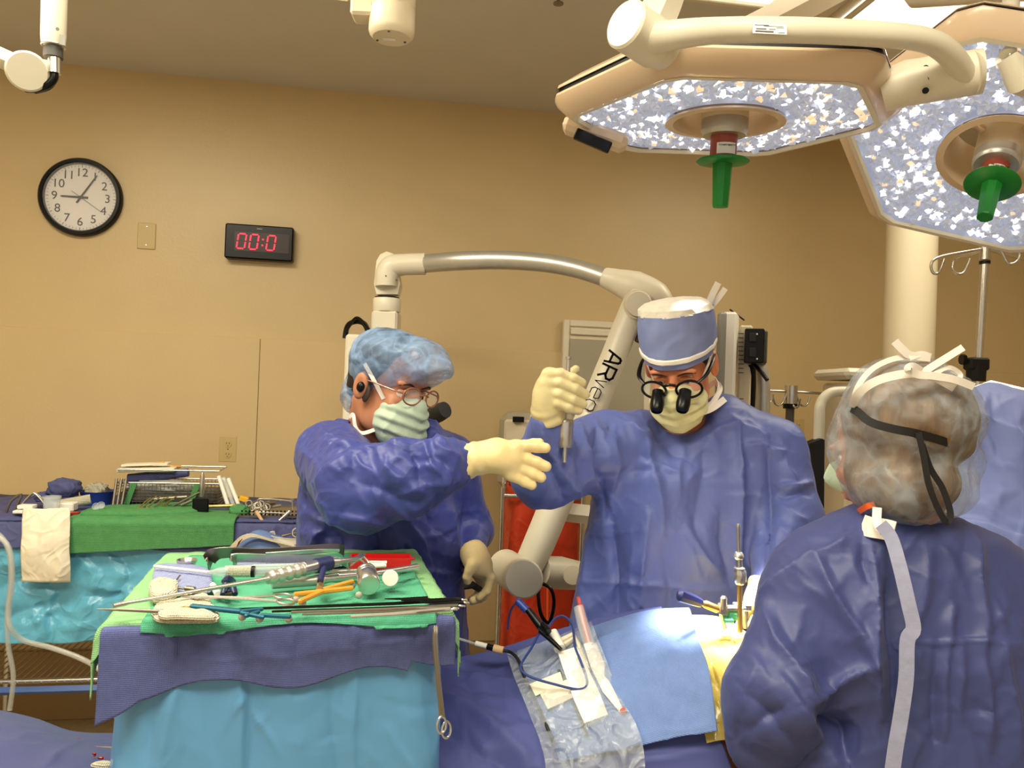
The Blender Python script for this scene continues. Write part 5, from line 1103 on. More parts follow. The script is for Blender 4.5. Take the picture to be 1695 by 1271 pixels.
# instrument tray on the right
t = thing('instrument_tray', 'dark perforated tray with loop handles at the right of the back table', 'tray', bp(.62, .2, BZ))
u0 = (BY(392, 870, .04)-BF).dot(BU); 
g = G(); zt2 = BY(420, 852, .02).z; cz = (BZ+.012+zt2)/2
for v in (.02, .26): g.box(bp(u0+.145, v, cz), (.29, .004, zt2-BZ-.012), RB)
for u in (u0, u0+.29): g.box(bp(u, .14, cz), (.004, .24, zt2-BZ-.012), RB)
g.box(bp(u0+.145, .14, BZ+.016), (.29, .24, .004), RB); g.mk('tray_body', 'darksteel', t, smooth=False)
g = G()
for k in range(20):
    for j in range(2): g.box(bp(u0+.02+k*.0135, .016, BZ+.024+j*.012), (.006, .004, .006), RB)
g.mk('perforation', 'black', t, smooth=False)
for y_, v in ((826, .2), (848, .03)):
    g = G(); g.tube([BY(425, y_+16, v), BY(427, y_+3, v), BY(434, y_, v), BY(478, y_+3, v), BY(484, y_+8, v), BY(484, y_+20, v)], .004, n=8, sm=3); g.mk('loop_handle', 'steel', t)
for k in range(7): g = G(); p = BY(412+k*5, 833+(k*7) % 9, .1); g.tube([p, p+Vector((.03+.01*(k % 3), .04, .006*(k % 2)))], .006, n=8); g.ring(p, (.2, -1, .3), .011, .003, n=14, m=6); g.mk('ring_clamp', 'steel' if k % 2 else 'darksteel', label='heavy ring handled clamp piled in the dark tray', cat='clamp', group='clamps in the dark tray')
for k, (p, q_) in enumerate((((424, 846), (443, 876)), ((480, 846), (446, 876)))): g = G(); g.tube([BY(*p, -.0), BY(*q_, -.02)], [.007, .004], n=10); g.mk('blade_handle', ['cork', 'steel'][k], label=['left pale handle sloping down over the dark tray', 'right steel handle sloping down over the dark tray'][k], cat='handle')
# basin and soiled cloth near the assistant
q = BY(492, 900, -.08); q.z = BY(492, 893, -.08).z-.04; t = thing('white_basin', 'white basin with instruments beside the first assistant', 'basin', q); g = G(); g.lathe([(.001, 0), (.085, 0), (.098, .06), (.101, .062), (.094, .062), (.082, .005), (.001, .004)], q, n=36); g.mk('bowl', 'white', t)
g = G(); g.box((q.x+.02, q.y+.02, q.z-.06), (.36, .22, .10), RB, bev=.02); g.mk('cloth_stack', 'clothnavy', smooth=False, label='stack of dark blue cloths under the white basin', cat='cloth')
g = G(); g.tube([q+Vector((-.05, -.02, .055)), q+Vector((.03, .02, .07))], .004, n=8); g.ring(q+Vector((0, -.01, .066)), (.3, -1, .4), .016, .003, n=18, m=6); g.mk('ring_clamp', 'darksteel', label='dark ring handled clamp lying in the white basin', cat='clamp')
def lump(name, rows, m, label, cat, **k): return sheet(name, rows, 5, 5, m, label=label, cat=cat, **k)
lump('blue_cloth', [[BY(388, 912, -.1), BY(400, 895, -.1), BY(425, 878, -.1), BY(455, 885, -.1), BY(500, 905, -.1)], [BY(380, 925, -.13), BY(400, 905, -.14), BY(428, 893, -.15), BY(460, 898, -.15), BY(505, 908, -.14)], [BY(378, 940, -.14), BY(400, 930, -.16), BY(430, 925, -.17), BY(465, 925, -.17), BY(505, 925, -.16)]], 'drapelt', 'rumpled blue cloth with a dark strip at the corner of the back table', 'cloth', amp=.004, ridge=.004)
lump('bloody_gauze', [[BY(380, 905, -.16), BY(398, 888, -.16), BY(418, 884, -.16), BY(450, 893, -.16), BY(480, 899, -.16), BY(505, 903, -.16)], [BY(384, 912, -.18), BY(400, 897, -.18), BY(419, 890, -.18), BY(450, 897, -.18), BY(480, 904, -.18), BY(505, 911, -.18)]], 'gauze', 'folded white gauze with red blood streaks on the blue cloth', 'gauze', amp=.003)
g = G(); g.tube([BY(391, 908, -.19), BY(396, 897, -.19), BY(401, 892, -.19)], [.003, .006, .003], n=8, flat=.4); g.tube([BY(487, 902, -.19), BY(500, 902, -.19), BY(503, 908, -.19)], [.003, .006, .003], n=8, flat=.4); g.mk('blood_streak', 'blood', label='red blood streaks on the folded gauze', cat='blood stain')
# ------------------------------------------------------------------ clear suction tubing at the left
g = G(); g.tube([W(-30, 880, 2.0), W(0, 890, 2.0), W(16, 912, 2.0), W(20, 960, 2.0), W(14, 1010, 2.0), W(18, 1040, 2.0), W(40, 1060, 2.02), W(85, 1072, 2.04), W(130, 1088, 2.04), W(165, 1108, 2.02), W(182, 1135, 2.0), W(190, 1175, 1.98), W(203, 1218, 1.95)], .0068, n=12, sm=8); g.mk('suction_tube', 'tubing', label='clear tubing curving from the left edge down beside the blue table', cat='tube')
g = G(); g.tube([W(-30, 868, 2.05), W(-5, 882, 2.05), W(12, 905, 2.05), W(18, 950, 2.05), W(12, 1020, 2.05), W(14, 1070, 2.05), W(22, 1120, 2.05), W(16, 1175, 2.05)], .0062, n=12, sm=8); g.mk('suction_tube', 'tubing', label='second clear tube hanging straight down near the left edge', cat='tube')
# blue draped surface in the lower left corner
rows = [[W(-60, 1165, 1.62), W(0, 1176, 1.62), W(60, 1190, 1.62), W(130, 1212, 1.62), W(230, 1216, 1.62)], [W(-70, 1185, 1.5), W(0, 1192, 1.5), W(60, 1208, 1.5), W(130, 1228, 1.5), W(235, 1236, 1.5)], [W(-80, 1240, 1.32), W(0, 1246, 1.32), W(60, 1255, 1.32), W(130, 1262, 1.32), W(240, 1266, 1.32)], [W(-80, 1330, 1.2), W(0, 1330, 1.2), W(60, 1330, 1.2), W(130, 1335, 1.2), W(240, 1340, 1.2)], [W(-80, 1600, 1.18), W(0, 1600, 1.18), W(60, 1600, 1.18), W(130, 1600, 1.18), W(240, 1600, 1.18)]]
fd = [(W(130, 1228, 1.5), W(70, 1271, 1.3), .012, .012), (W(0, 1200, 1.5), W(130, 1222, 1.55), .006, .008)]
sheet('corner_drape', rows, 18, 16, 'gown3', amp=.003, sc=(9, 9, 9), f2=[(130,1226,72,1271,.014,5),(20,1196,128,1224,.008,4),(128,1224,225,1232,.006,4),(0,1230,60,1215,.006,5)], label='dark blue drape with blood spots in the lower left corner', cat='drape')
q = W(60, 1240, 1.36); t = thing('side_table', 'low table hidden beneath the drape in the lower left corner', 'table', (q.x, q.y, 0))
g = G(); g.box((q.x-.02, 1.36, .80), (.34, .22, .03), bev=.006); g.mk('table_top', 'steel', t, smooth=False)
for sx in (-1, 1):
    for sy in (-1, 1): g = G(); g.tube([(q.x-.02+sx*.15, 1.36+sy*.09, .79), (q.x-.02+sx*.15, 1.36+sy*.09, 0)], .011, n=10); g.mk('leg', 'steel', t)
g = G(); rnd = random.Random(11)
for k in range(9):
    p = W(168+rnd.uniform(-18, 18), 1257+rnd.uniform(-6, 6), 1.34); p.z += .004; g.ball(p, (rnd.uniform(.002, .006), rnd.uniform(.002, .004), .0018), n=8)
for p in (W(130, 1225, 1.48), W(162, 1240, 1.43), W(190, 1253, 1.36)): g.ball(p+Vector((0, 0, .004)), (.0018, .0018, .001), n=8)
g.mk('blood_spots', 'blood', label='small red blood spots on the drape in the lower left corner', cat='blood stain', kind='stuff')
c = W(215, 1262, 1.33); g = G(); g.ball(c+Vector((0, 0, .004)), (.018, .012, .008), n=20); g.ball(W(172, 1271, 1.3)+Vector((0, 0, .004)), (.022, .01, .007), n=20); g.mk('gauze_scrap', 'gauze', label='damp white gauze scraps at the bottom left edge', cat='gauze')
# ------------------------------------------------------------------ people
def ribbon(g, pts, w, th=.0012, sm=5, view=None, flat=None):
    Q, _ = crspline([Vector(p) for p in pts], sm); V = []; n = len(Q)
    for i, p in enumerate(Q):
        t = (Q[min(i+1, n-1)]-Q[max(i-1, 0)]).normalized(); v = Vector(view) if view is not None else (Vector((0, 0, CAMZ))-p); v = (v-t*v.dot(t)).normalized(); s = t.cross(v)
        for a, b in ((-1, -1), (1, -1), (1, 1), (-1, 1)): V.append(p+s*a*w/2+v*b*th/2)
    g.add(V, [(i*4+j, i*4+(j+1) % 4, (i+1)*4+(j+1) % 4, (i+1)*4+j) for i in range(n-1) for j in range(4)]+[(0, 3, 2, 1), tuple((n-1)*4+j for j in range(4))]); return g
class Head:
    def __init__(s, C, fwd, up=(0, 0, 1), sc=1.0): s.C = Vector(C); s.R = basis(fwd, up); s.s = sc
    def L(s, x, y, z): return s.C+s.R@Vector((x, y, z))*s.s
    def V(s, x, y, z): return s.R@Vector((x, y, z))
    def body(s, F, neck, nr=.055):
        k = s.s; R = s.R; e = lambda c, r, kk=.012, sub=False: F.ell(s.L(*c), [q*k for q in r], R, kk, sub)
        F.cone(s.L(0, -.03, -.04), neck, nr, nr*1.12, .03)
        e((0, -.015, .045), (.074, .097, .082)); e((0, .033, -.028), (.058, .062, .084), .02); e((0, .055, -.098), (.033, .034, .027), .02)
        for x in (-1, 1):
            e((x*.040, .02, -.07), (.022, .045, .035), .02); e((x*.036, .072, -.03), (.022, .018, .022), .012); e((x*.03, .083, .022), (.026, .012, .009), .012)
            e((x*.032, .100, -.001), (.018, .014, .011), .010, True); e((x*.078, -.006, -.006), (.011, .021, .033), .006); e((x*.090, -.001, -.004), (.007, .011, .018), .004, True)
            e((x*.013, .106, -.035), (.008, .010, .007), .006)
        F.cone(s.L(0, .092, .006), s.L(0, .114, -.032), .009*k, .0125*k, .010)
        e((0, .094, -.060), (.024, .010, .007), .005); e((0, .092, -.070), (.020, .010, .007), .005); e((0, .103, -.0655), (.022, .004, .0018), .002, True)
    def eyes(s, par, brow='hair'):
        for x in (-1, 1):
            g = G(); g.ball(s.L(x*.031, .0755, -.002), .0118*s.s, 18); e = g.mk('eye', 'eye', par)
            g = G(); g.ball(s.L(x*.031, .083, -.004), .0058*s.s, 12); g.mk('iris', 'iris', e)
            g = G(); g.tube([s.L(x*.012, .096, .017), s.L(x*.032, .098, .024), s.L(x*.052, .084, .017)], [.002, .0038, .0018], n=8, sm=4, flat=.6); g.mk('eyebrow', brow, par)
            g = G(); g.tube([s.L(x*.016, .086, .003), s.L(x*.024, .088, .006), s.L(x*.032, .088, .006), s.L(x*.047, .079, .002)], [.002, .0045, .005, .002], n=8, sm=3); g.mk('eyelid', par.get('skinmat', 'skin'), par)
def glove(name, fingers, palm, cuff, m, par, h=.0022, fr=(.0088, .0095, .0092, .0082), pr=.019, seed=1, label=None):
    A = [Vector(p) for f in fingers for p in f]+[Vector(p) for p in palm]+[Vector(p) for p in cuff]
    lo = [min(p[i] for p in A)-.045 for i in range(3)]; hi = [max(p[i] for p in A)+.045 for i in range(3)]; F = Field(lo, hi, h)
    for i, f in enumerate(fingers):
        r = (fr[i] if i < 4 else .0108)
        for j in range(len(f)-1):
            F.cone(f[j], f[j+1], r*(1.06-.05*j), r*(1.0-.06*j), .004 if j else .007)
        if i < 4: F.cone(palm[0], f[0], pr*.95, r*1.25, .012)
        else: F.cone(palm[0], f[0], pr, r*1.3, .014)
    for j in range(len(palm)-1): F.cone(palm[j], palm[j+1], pr*1.02, pr*.98, .015)
    n = len(cuff)
    for j in range(n-1): F.cone(cuff[j], cuff[j+1], .030+.004*j, .030+.004*(j+1), .012)
    F.cone(palm[0], cuff[0], pr*1.1, .0295, .015)
    ax = np.array(cuff[-1])-np.array(cuff[0]); ax = ax/np.linalg.norm(ax); o = np.array(cuff[-1])
    F.cut(o, ax)
    def d(V):
        L = V.tolist(); s_ = (V-np.array(cuff[0]))@ax
        r = np.array([nz(p, (38, 38, 38), seed) for p in L])*.0012; w = np.clip((s_+.01)/.03, 0, 1)
        return r+w*np.sin(s_*260+3*np.array([nz(p, (12, 12, 12), seed+4) for p in L]))*.0016
    return organic(name, F, m, par, d, label=label)

# ------------- first assistant, left
H1 = Head(W(641, 640, 1.95), (.80, -.58, -.20), (.12, 0, 1), 1.06)
def man1():
    F = Field((-.62, 1.52, .88), (-.02, 2.25, 1.70), .0052)
    H1.body(F, (-.355, 2.03, 1.37), .058)
    F.col([(1.38, -.35, 2.03, .07, .06), (1.31, -.345, 2.03, .14, .09), (1.1, -.335, 2.03, .16, .11), (.89, -.32, 2.03, .16, .12)], k=.04)
    a, b, c, d = W(555, 755, 1.9), W(592, 808, 1.69), W(742, 768, 1.66), W(800, 758, 1.66)
    F.cone(a, b, .05, .042, .04); F.cone(b, c, .042, .028); F.cone(c, d, .028, .026)
    a, b, c = W(755, 760, 2.1), W(786, 878, 2.13), W(782, 925, 2.0); F.cone(a, b, .045, .038, .04); F.cone(b, c, .036, .027)
    p = organic('person', F, 'skin', label='first assistant in a blue gown reaching out a gloved hand to the surgeon', cat='person'); p['skinmat'] = 'skin'
    H1.eyes(p)
    # gown
    F = Field((-.66, 1.52, .28), (.0, 2.30, 1.46), .0044)
    F.col([(1.405, -.362, 2.035, .085, .07), (1.38, -.36, 2.03, .115, .085), (1.33, -.35, 2.03, .175, .12), (1.2, -.335, 2.03, .205, .15), (1.05, -.325, 2.03, .215, .16), (.8, -.305, 2.04, .225, .17), (.3, -.30, 2.05, .25, .19)], k=.04, yaw=-.15)
    e1, e2, e3, e4 = W(594, 812, 1.69), W(680, 790, 1.66), W(738, 770, 1.65), W(766, 765, 1.655)
    F.cone(W(552, 757, 1.92), e1, .090, .084, .05); F.cone(e1, e2, .083, .072, .02); F.cone(e2, e3, .072, .052, .02); F.cone(e3, e4, .052, .036, .02)
    F.cone(W(700, 735, 1.98), W(740, 760, 2.08), .06, .065, .05); F.cone(W(748, 765, 2.08), W(778, 875, 2.12), .07, .058, .03); F.cone(W(778, 875, 2.12), W(778, 912, 2.0), .052, .036, .03)
    F.ell(H1.L(0, -.02, -.125), (.06, .06, .05), None, .012, True)
    Wp = lambda x, y, Y=1.62: W(x, y, Y)
    folds = [(Wp(545, 742, 1.82), Wp(640, 742, 1.62), .012, .010), (Wp(560, 760, 1.80), Wp(640, 800, 1.60), .010, .012), (Wp(620, 745), Wp(660, 790, 1.58), -.008, .010), (Wp(690, 742), Wp(720, 800, 1.6), .009, .010), (Wp(700, 735), Wp(752, 780), .009, .009),
             (Wp(560, 840, 1.64), Wp(660, 850, 1.62), -.010, .012), (Wp(510, 800, 1.85), Wp(580, 850, 1.66), .010, .012), (Wp(520, 760, 1.88), Wp(500, 830, 1.9), -.010, .012), (Wp(640, 830, 1.6), Wp(740, 800, 1.62), .008, .009),
             (Wp(680, 850, 1.87), Wp(700, 960, 1.85), .016, .014), (Wp(730, 850, 1.87), Wp(745, 1000, 1.85), -.012, .014), (Wp(760, 860, 1.9), Wp(770, 1060, 1.88), .012, .014), (Wp(640, 860, 1.87), Wp(650, 920, 1.85), .012, .012), (Wp(700, 930, 1.86), Wp(760, 940, 1.88), .008, .008), (Wp(560, 720, 1.9), Wp(640, 722, 1.84), .010, .009), (Wp(640, 722, 1.84), Wp(700, 700, 1.88), .009, .008)]
    gw = organic('gown', F, 'gown', p, cloth(.007, (6, 6, 3.5), .007, (4.5, 4.5, 3), (), seed=3, thr=4, fine=.002), f2=creases(31, (495, 700, 785, 1010), 75, (.003, .007), (25, 80), 60, 60, (3.5, 5.5))+[q[:4]+(q[4]*1.35, q[5]) for q in [(540,736,625,739,.010,5),(625,742,705,738,.010,5),(520,702,580,744,.009,5),(535,690,605,735,-.008,5),(515,805,560,768,.011,6),(560,768,605,745,.010,6),(640,758,662,805,.008,5),(680,744,700,802,-.009,6),(702,740,738,796,.010,5),(722,736,764,762,.008,4),(600,802,682,832,-.009,7),(560,850,640,866,.010,6),(508,850,572,872,.010,6),(500,790,510,860,-.008,6),(590,760,625,790,.007,5),(655,820,745,790,.008,5),(735,760,750,800,-.006,4),(680,860,716,942,.014,6),(702,852,738,892,-.012,6),(745,840,757,965,.014,6),(766,832,772,1010,-.010,5),(690,942,762,952,.008,4),(655,880,667,932,.012,6),(620,880,640,1000,-.010,7),(540,876,515,906,.012,6),(560,880,570,910,-.01,6),(575,700,600,730,.008,5),(640,735,690,725,.008,4),(700,705,745,738,.009,5)]])
    # trousers and shoes
    F = Field((-.5, 1.85, .03), (-.1, 2.25, .9), .011)
    for x in (-.39, -.23): F.cone((x, 2.05, .85), (x, 2.05, .08), .09, .06)
    organic('trousers', F, 'clothnavy', p)
    for x in (-.39, -.23): g = G(); g.box((x, 2.0, .035), (.1, .27, .07), bev=.03); g.mk('shoe', 'blackmat', p)
    # gloves
    Yh = 1.655
    hw = lambda x, y, dy=0: W(x, y, Yh+dy)
    glove('glove', [[hw(853, 741), hw(872, 738), hw(889, 739), hw(903, 741)], [hw(853, 757), hw(872, 760), hw(889, 766), hw(904, 772)], [hw(849, 771), hw(866, 777), hw(882, 784), hw(896, 790)], [hw(845, 783), hw(857, 790), hw(869, 797), hw(880, 803)], [hw(846, 744, .035), hw(866, 737, .045), hw(882, 734, .045), hw(893, 733, .043)]],
          [hw(822, 754), hw(838, 758)], [hw(797, 757), hw(780, 761), hw(762, 766)], 'glove', p, fr=(.0128, .0128, .0125, .0118), pr=.0285)
    hw = lambda x, y, dy=0: W(x, y, 1.93+dy)
    glove('glove', [[hw(803, 938, -.01), hw(813, 955, -.01), hw(806, 977, -.01), hw(794, 988, -.01)], [hw(800, 945, .01), hw(808, 968, .01), hw(800, 986, .01), hw(784, 993, .0)], [hw(796, 948, .03), hw(802, 972, .03), hw(794, 990, .03), hw(782, 995, .02)], [hw(790, 948, .05), hw(796, 970, .05), hw(790, 986, .05), hw(780, 992, .04)], [hw(782, 936, -.03), hw(776, 946, -.035), hw(773, 955, -.035), hw(774, 962, -.03)]],
          [hw(791, 930), hw(796, 938)], [hw(786, 920, .01), hw(781, 910, .03)], 'glove', p, fr=(.0112, .0115, .011, .010), pr=.025, seed=8)
    # hair, cap
    lo = np.array(H1.C)-.19; F = Field(lo, lo+.38, .0035); F.ell(H1.L(0, -.018, .048), [q*H1.s for q in (.0785, .1005, .087)], H1.R, 0); F.ell(H1.L(0, -.055, -.01), (.064, .055, .05), H1.R, .02)
    F.cut(H1.L(0, .052, .07), H1.V(0, .9, -.28)); F.cut(H1.L(0, 0, -.055), H1.V(0, 0, -1)); F.ell(H1.L(0, .085, .0), (.13, .075, .06), H1.R, .01, True)
    organic('hair', F, 'hair', p, lambda V: np.array([.004*nz(q, (40, 40, 14), 2) for q in V.tolist()]))
    g = G()
    for x in (-1, 1): g.ball(H1.L(x*.0735, .012, -.02), (.006, .012, .022), 12, H1.R)
    g.mk('sideburn', 'hairgrey', p)
    F = Field(lo-.02, lo+.42, .0038); F.ell(H1.L(0, -.005, .052), (.092, .118, .09), H1.R, 0); F.ell(W(722, 612, 1.87), (.045, .05, .036), None, .05); F.ell(W(700, 596, 1.90), (.05, .06, .045), None, .04); F.ell(W(598, 645, 2.0), (.046, .06, .05), None, .04); F.ell(W(594, 665, 2.0), (.036, .05, .034), None, .03)
    F.cut(H1.L(0, .10, .030), H1.V(0, .62, -1)); 
    organic('bouffant_cap', F, 'capblue', p, cloth(.004, (20, 20, 20), .005, (11, 11, 11), seed=15, thr=4, fine=.0018), label='translucent pale blue bouffant cap')
    # mask
    def mask(H, par, m, seed, lo_=.0):
        lo = np.array(H.C)-.2; F = Field(lo, lo+.4, .003); s = H.s; F.ell(H.L(0, .066, -.066), (.066*s, .060*s, .064*s), H.R, 0); F.ell(H.L(0, .098, -.03), (.022*s, .032*s, .030*s), H.R, .02); F.ell(H.L(0, .08, -.09), (.045*s, .045*s, .04*s), H.R, .02)
        F.cut(H.L(0, .10, -.008), H.V(0, -.05, 1)); F.cut(H.L(0, .030, 0), H.V(0, -1, -.12)); F.cut(H.L(.048, .04, -.02), H.V(1.2, -.7, .5)); F.cut(H.L(-.048, .04, -.02), H.V(-1.2, -.7, .5))
        Ri = np.array(H.R); Cc = np.array(H.C)
        def dd(V):
            Q = (V-Cc)@Ri/s; z = Q[:, 2]; fr = np.clip((Q[:, 1]-.03)/.05, 0, 1); out = np.zeros(len(V))
            for z0 in (-.045, -.07, -.095):
                zz = z-(z0+.012*np.abs(Q[:, 0])/.06); out += fr*.004*np.exp(-(zz/.006)**2)-fr*.003*np.exp(-((zz+.010)/.005)**2)
            L = V.tolist(); return out+np.array([.0035*nz(p_, (24, 24, 24), seed)+.0028*max(0, 1-abs(nz(p_, (15, 15, 15), seed+4))*4) for p_ in L])
        return organic('face_mask', F, m, par, dd)
    mask(H1, p, 'maskgreen', 4)
    for x in (-1, 1):
        g = G(); ribbon(g, [H1.L(x*.056, .052, -.022), H1.L(x*.073, .028, .012), H1.L(x*.083, -.005, .045)], .010, view=H1.V(x, .3, .1)); g.mk('mask_tie', 'ribbon', p)
        g = G(); ribbon(g, [H1.L(x*.054, .045, -.095), H1.L(x*.066, .02, -.11), H1.L(x*.074, .004, -.10), H1.L(x*.078, -.008, -.075), H1.L(x*.074, -.022, -.085)], .009, view=H1.V(x, .3, .1)); g.mk('mask_tie', 'ribbon', p)
    # glasses
    gl = G(); gl.tube([H1.L(-.014, .118, .004), H1.L(0, .121, .008), H1.L(.014, .118, .004)], .0022, n=8, sm=4); gl = gl.mk('glasses', 'frameclear', p)
    for x in (-1, 1):
        g = G(); g.ring(H1.L(x*.034, .114, .000), H1.V(x*.16, 1, 0), .027, .0022, n=36, m=8, sq=(1, .74), xd=H1.V(1, 0, 0)); g.mk('frame_ring', 'frameclear', gl)
        g = G(); g.lathe([(.0265, 0), (.0265, .0012), (.001, .0016)], H1.L(x*.034, .1135, .000), H1.V(x*.16, 1, 0), n=32, xd=H1.V(1, 0, 0), sq=(1, .72)); g.mk('lens', 'glass', gl)
        g = G(); g.tube([H1.L(x*.055, .110, .004), H1.L(x*.072, .09, .006), H1.L(x*.078, .0, .010), H1.L(x*.078, -.015, -.002)], [.0025, .0022, .0018, .0015], n=8, sm=3); g.mk('temple', 'frameclear', gl)
    g = G(); g.ball(H1.L(.087, .004, -.008), (.009, .011, .013), 18, H1.R); g.mk('earbud', 'black', p, label='black wireless earbud'); 
    # thing held in the lower hand
    g = G(); g.tube([W(768, 972, 1.90), W(782, 968, 1.9), W(798, 978, 1.93)], [.006, .009, .007], n=12); g.mk('suture_holder', 'blackmat', label='small black item held in the lowered gloved hand of the first assistant', cat='instrument')
    return mask
mask = man1()

# ------------- surgeon, centre
H2 = Head(W(1126, 602, 1.93), (-.33, -.80, -.50), (-.06, 0, 1), 1.03)
def surgeon():
    F = Field((.02, 1.62, .88), (.86, 2.28, 1.72), .0055)
    H2.body(F, (.45, 2.05, 1.42), .058)
    F.col([(1.42, .45, 2.05, .07, .06), (1.36, .45, 2.03, .16, .09), (1.2, .44, 2.02, .18, .11), (.89, .43, 2.0, .18, .12)], k=.04)
    a, b, c = W(990, 722, 1.98), W(905, 782, 1.86), W(906, 690, 1.75); F.cone(a, b, .05, .042, .04); F.cone(b, c, .04, .028)
    a, b, c = W(1268, 745, 2.0), W(1300, 865, 1.95), W(1262, 985, 1.76); F.cone(a, b, .05, .042, .04); F.cone(b, c, .04, .028)
    p = organic('person', F, 'skin2', label='surgeon in the middle looking down through magnifying glasses, one hand raised', cat='person'); p['skinmat'] = 'skin2'
    H2.eyes(p)
    F = Field((.0, 1.60, .28), (.92, 2.34, 1.52), .0046)
    F.col([(1.450, .475, 2.04, .085, .07), (1.43, .47, 2.04, .115, .08), (1.39, .455, 2.03, .19, .11), (1.30, .445, 2.02, .225, .135), (1.15, .44, 2.01, .235, .15), (.95, .43, 2.0, .255, .165), (.5, .42, 2.0, .28, .19), (.3, .42, 2.0, .29, .2)], k=.04)
    el = W(905, 782, 1.85)
    F.cone(W(1000, 745, 1.99), el, .088, .078, .05); F.cone(el, W(906, 712, 1.77), .076, .043, .03); F.cone(W(906, 712, 1.77), W(906, 698, 1.755), .043, .038, .01); F.cone(W(1060, 718, 2.0), W(970, 742, 1.99), .065, .07, .05)
    F.cone(W(1200, 700, 2.02), W(1268, 752, 2.0), .07, .088, .05); F.cone(W(1268, 752, 2.0), W(1300, 858, 1.93), .092, .083, .03); F.cone(W(1300, 858, 1.93), W(1290, 930, 1.83), .083, .062, .02); F.cone(W(1290, 930, 1.83), W(1265, 985, 1.74), .062, .036, .02)
    F.ell(H2.L(0, .03, -.13), (.065, .075, .045), None, .015, True)
    Wp = lambda x, y, Y=1.86: W(x, y, Y)
    folds = [(Wp(975, 720, 1.9), Wp(985, 830, 1.86), -.020, .014), (Wp(1040, 700, 1.9), Wp(1020, 860, 1.84), .014, .016), (Wp(1070, 700), Wp(1110, 900, 1.84), .012, .018), (Wp(1222, 700, 1.9), Wp(1225, 980, 1.82), .016, .013), (Wp(1240, 720, 1.92), Wp(1255, 960, 1.84), -.024, .018),
             (Wp(1110, 730), Wp(1060, 960, 1.82), -.010, .018), (Wp(985, 840), Wp(975, 1040, 1.80), .014, .016), (Wp(1015, 850), Wp(1020, 1040, 1.80), -.012, .014), (Wp(1130, 870), Wp(1190, 960, 1.80), .014, .012), (Wp(1190, 860), Wp(1210, 960, 1.80), -.010, .014),
             (Wp(1285, 820, 1.84), Wp(1340, 805, 1.85), .014, .010), (Wp(1270, 850, 1.82), Wp(1345, 830, 1.84), -.010, .010), (Wp(1280, 880, 1.80), Wp(1335, 900, 1.82), .012, .012), (Wp(1200, 690, 1.93), Wp(1280, 740, 1.9), .010, .012), (Wp(870, 720, 1.80), Wp(880, 800, 1.78), .012, .012), (Wp(905, 740, 1.76), Wp(930, 820, 1.79), .014, .012), (Wp(930, 720, 1.82), Wp(960, 820, 1.84), -.012, .012), (Wp(1060, 715, 1.86), Wp(1075, 730, 1.86), .014, .012), (Wp(985, 690, 1.9), Wp(1000, 720, 1.9), .012, .010)]
    organic('gown', F, 'gown2', p, cloth(.006, (5, 5, 2.6), .006, (4, 4, 2.2), (), seed=23, thr=4, fine=.0012), f2=creases(37, (870, 690, 1335, 1040), 70, (.002, .006), (25, 90), 80, 50, (3.5, 6))+[q[:4]+(q[4]*1.3, q[5]) for q in [(1068,700,1100,870,.014,7),(1020,730,1013,850,.014,7),(985,705,998,832,-.022,7),(962,700,985,800,.012,6),(1222,702,1229,965,.013,4),(1165,740,1150,900,-.010,9),(1040,700,1075,722,.014,6),(985,690,1000,718,.010,4),(1000,690,1015,712,-.008,4),(896,700,915,762,.012,5),(932,740,962,822,.012,5),(868,705,880,782,.010,5),(905,760,935,830,-.012,5),(950,730,955,800,-.010,5),(1272,745,1262,970,-.022,8),(1292,806,1342,800,.014,4),(1288,820,1342,818,-.010,4),(1285,835,1335,862,.010,5),(1283,865,1330,905,.012,5),(1290,900,1320,880,-.010,5),(1135,872,1192,952,.012,6),(1192,862,1203,952,-.012,6),(1072,850,1060,1000,.012,7),(1012,842,1022,1030,-.014,7),(976,880,966,1040,.014,7),(1100,900,1110,1010,-.008,8),(970,962,1200,976,.004,3),(1205,690,1262,722,.012,6),(1240,735,1300,745,.010,5),(1170,720,1212,700,.010,5),(1090,735,1130,760,-.010,7),(1130,740,1120,840,.008,8),(1300,760,1318,800,.008,5)]])
    F = Field((.2, 1.8, .03), (.66, 2.2, .9), .011)
    for x in (.34, .52): F.cone((x, 2.03, .85), (x, 2.03, .08), .09, .06)
    organic('trousers', F, 'clothnavy', p)
    for x in (.34, .52): g = G(); g.box((x, 1.97, .035), (.1, .27, .07), bev=.03); g.mk('shoe', 'blackmat', p)
    hw = lambda x, y, dy=0: W(x, y, 1.715+dy)
    glove('glove', [[hw(908, 620), hw(928, 618, -.012), hw(948, 626, -.012), hw(963, 634, .0)], [hw(905, 634), hw(927, 634, -.015), hw(951, 644, -.014), hw(969, 653, .0)], [hw(906, 648), hw(926, 652, -.014), hw(948, 662, -.014), hw(965, 669, .0)], [hw(907, 662), hw(924, 667, -.010), hw(942, 675, -.012), hw(957, 681, .0)], [hw(915, 640, .04), hw(934, 628, .06), hw(947, 617, .062), hw(953, 611, .06)]],
          [hw(904, 655, .015), hw(903, 640, .012)], [hw(905, 672, .02), hw(906, 684, .028), hw(907, 697, .035)], 'glove2', p, fr=(.0115, .0118, .0115, .0108), pr=.022, seed=5)
    hw = lambda x, y, dy=0: W(x, y, 1.70+dy)
    glove('glove', [[hw(1238+i*3, 1002+i*1.5, i*.014), hw(1230+i*2, 1016+i, i*.014), hw(1226+i*2, 1028, i*.014), hw(1222+i*2, 1036, i*.014)] for i in range(4)]+[[hw(1262, 1000, -.02), hw(1258, 1016, -.02), hw(1250, 1026, -.02), hw(1244, 1034, -.02)]],
          [hw(1254, 990, .02), hw(1248, 996, .02)], [hw(1262, 978, .03), hw(1266, 965, .04)], 'glove2', p, seed=6)
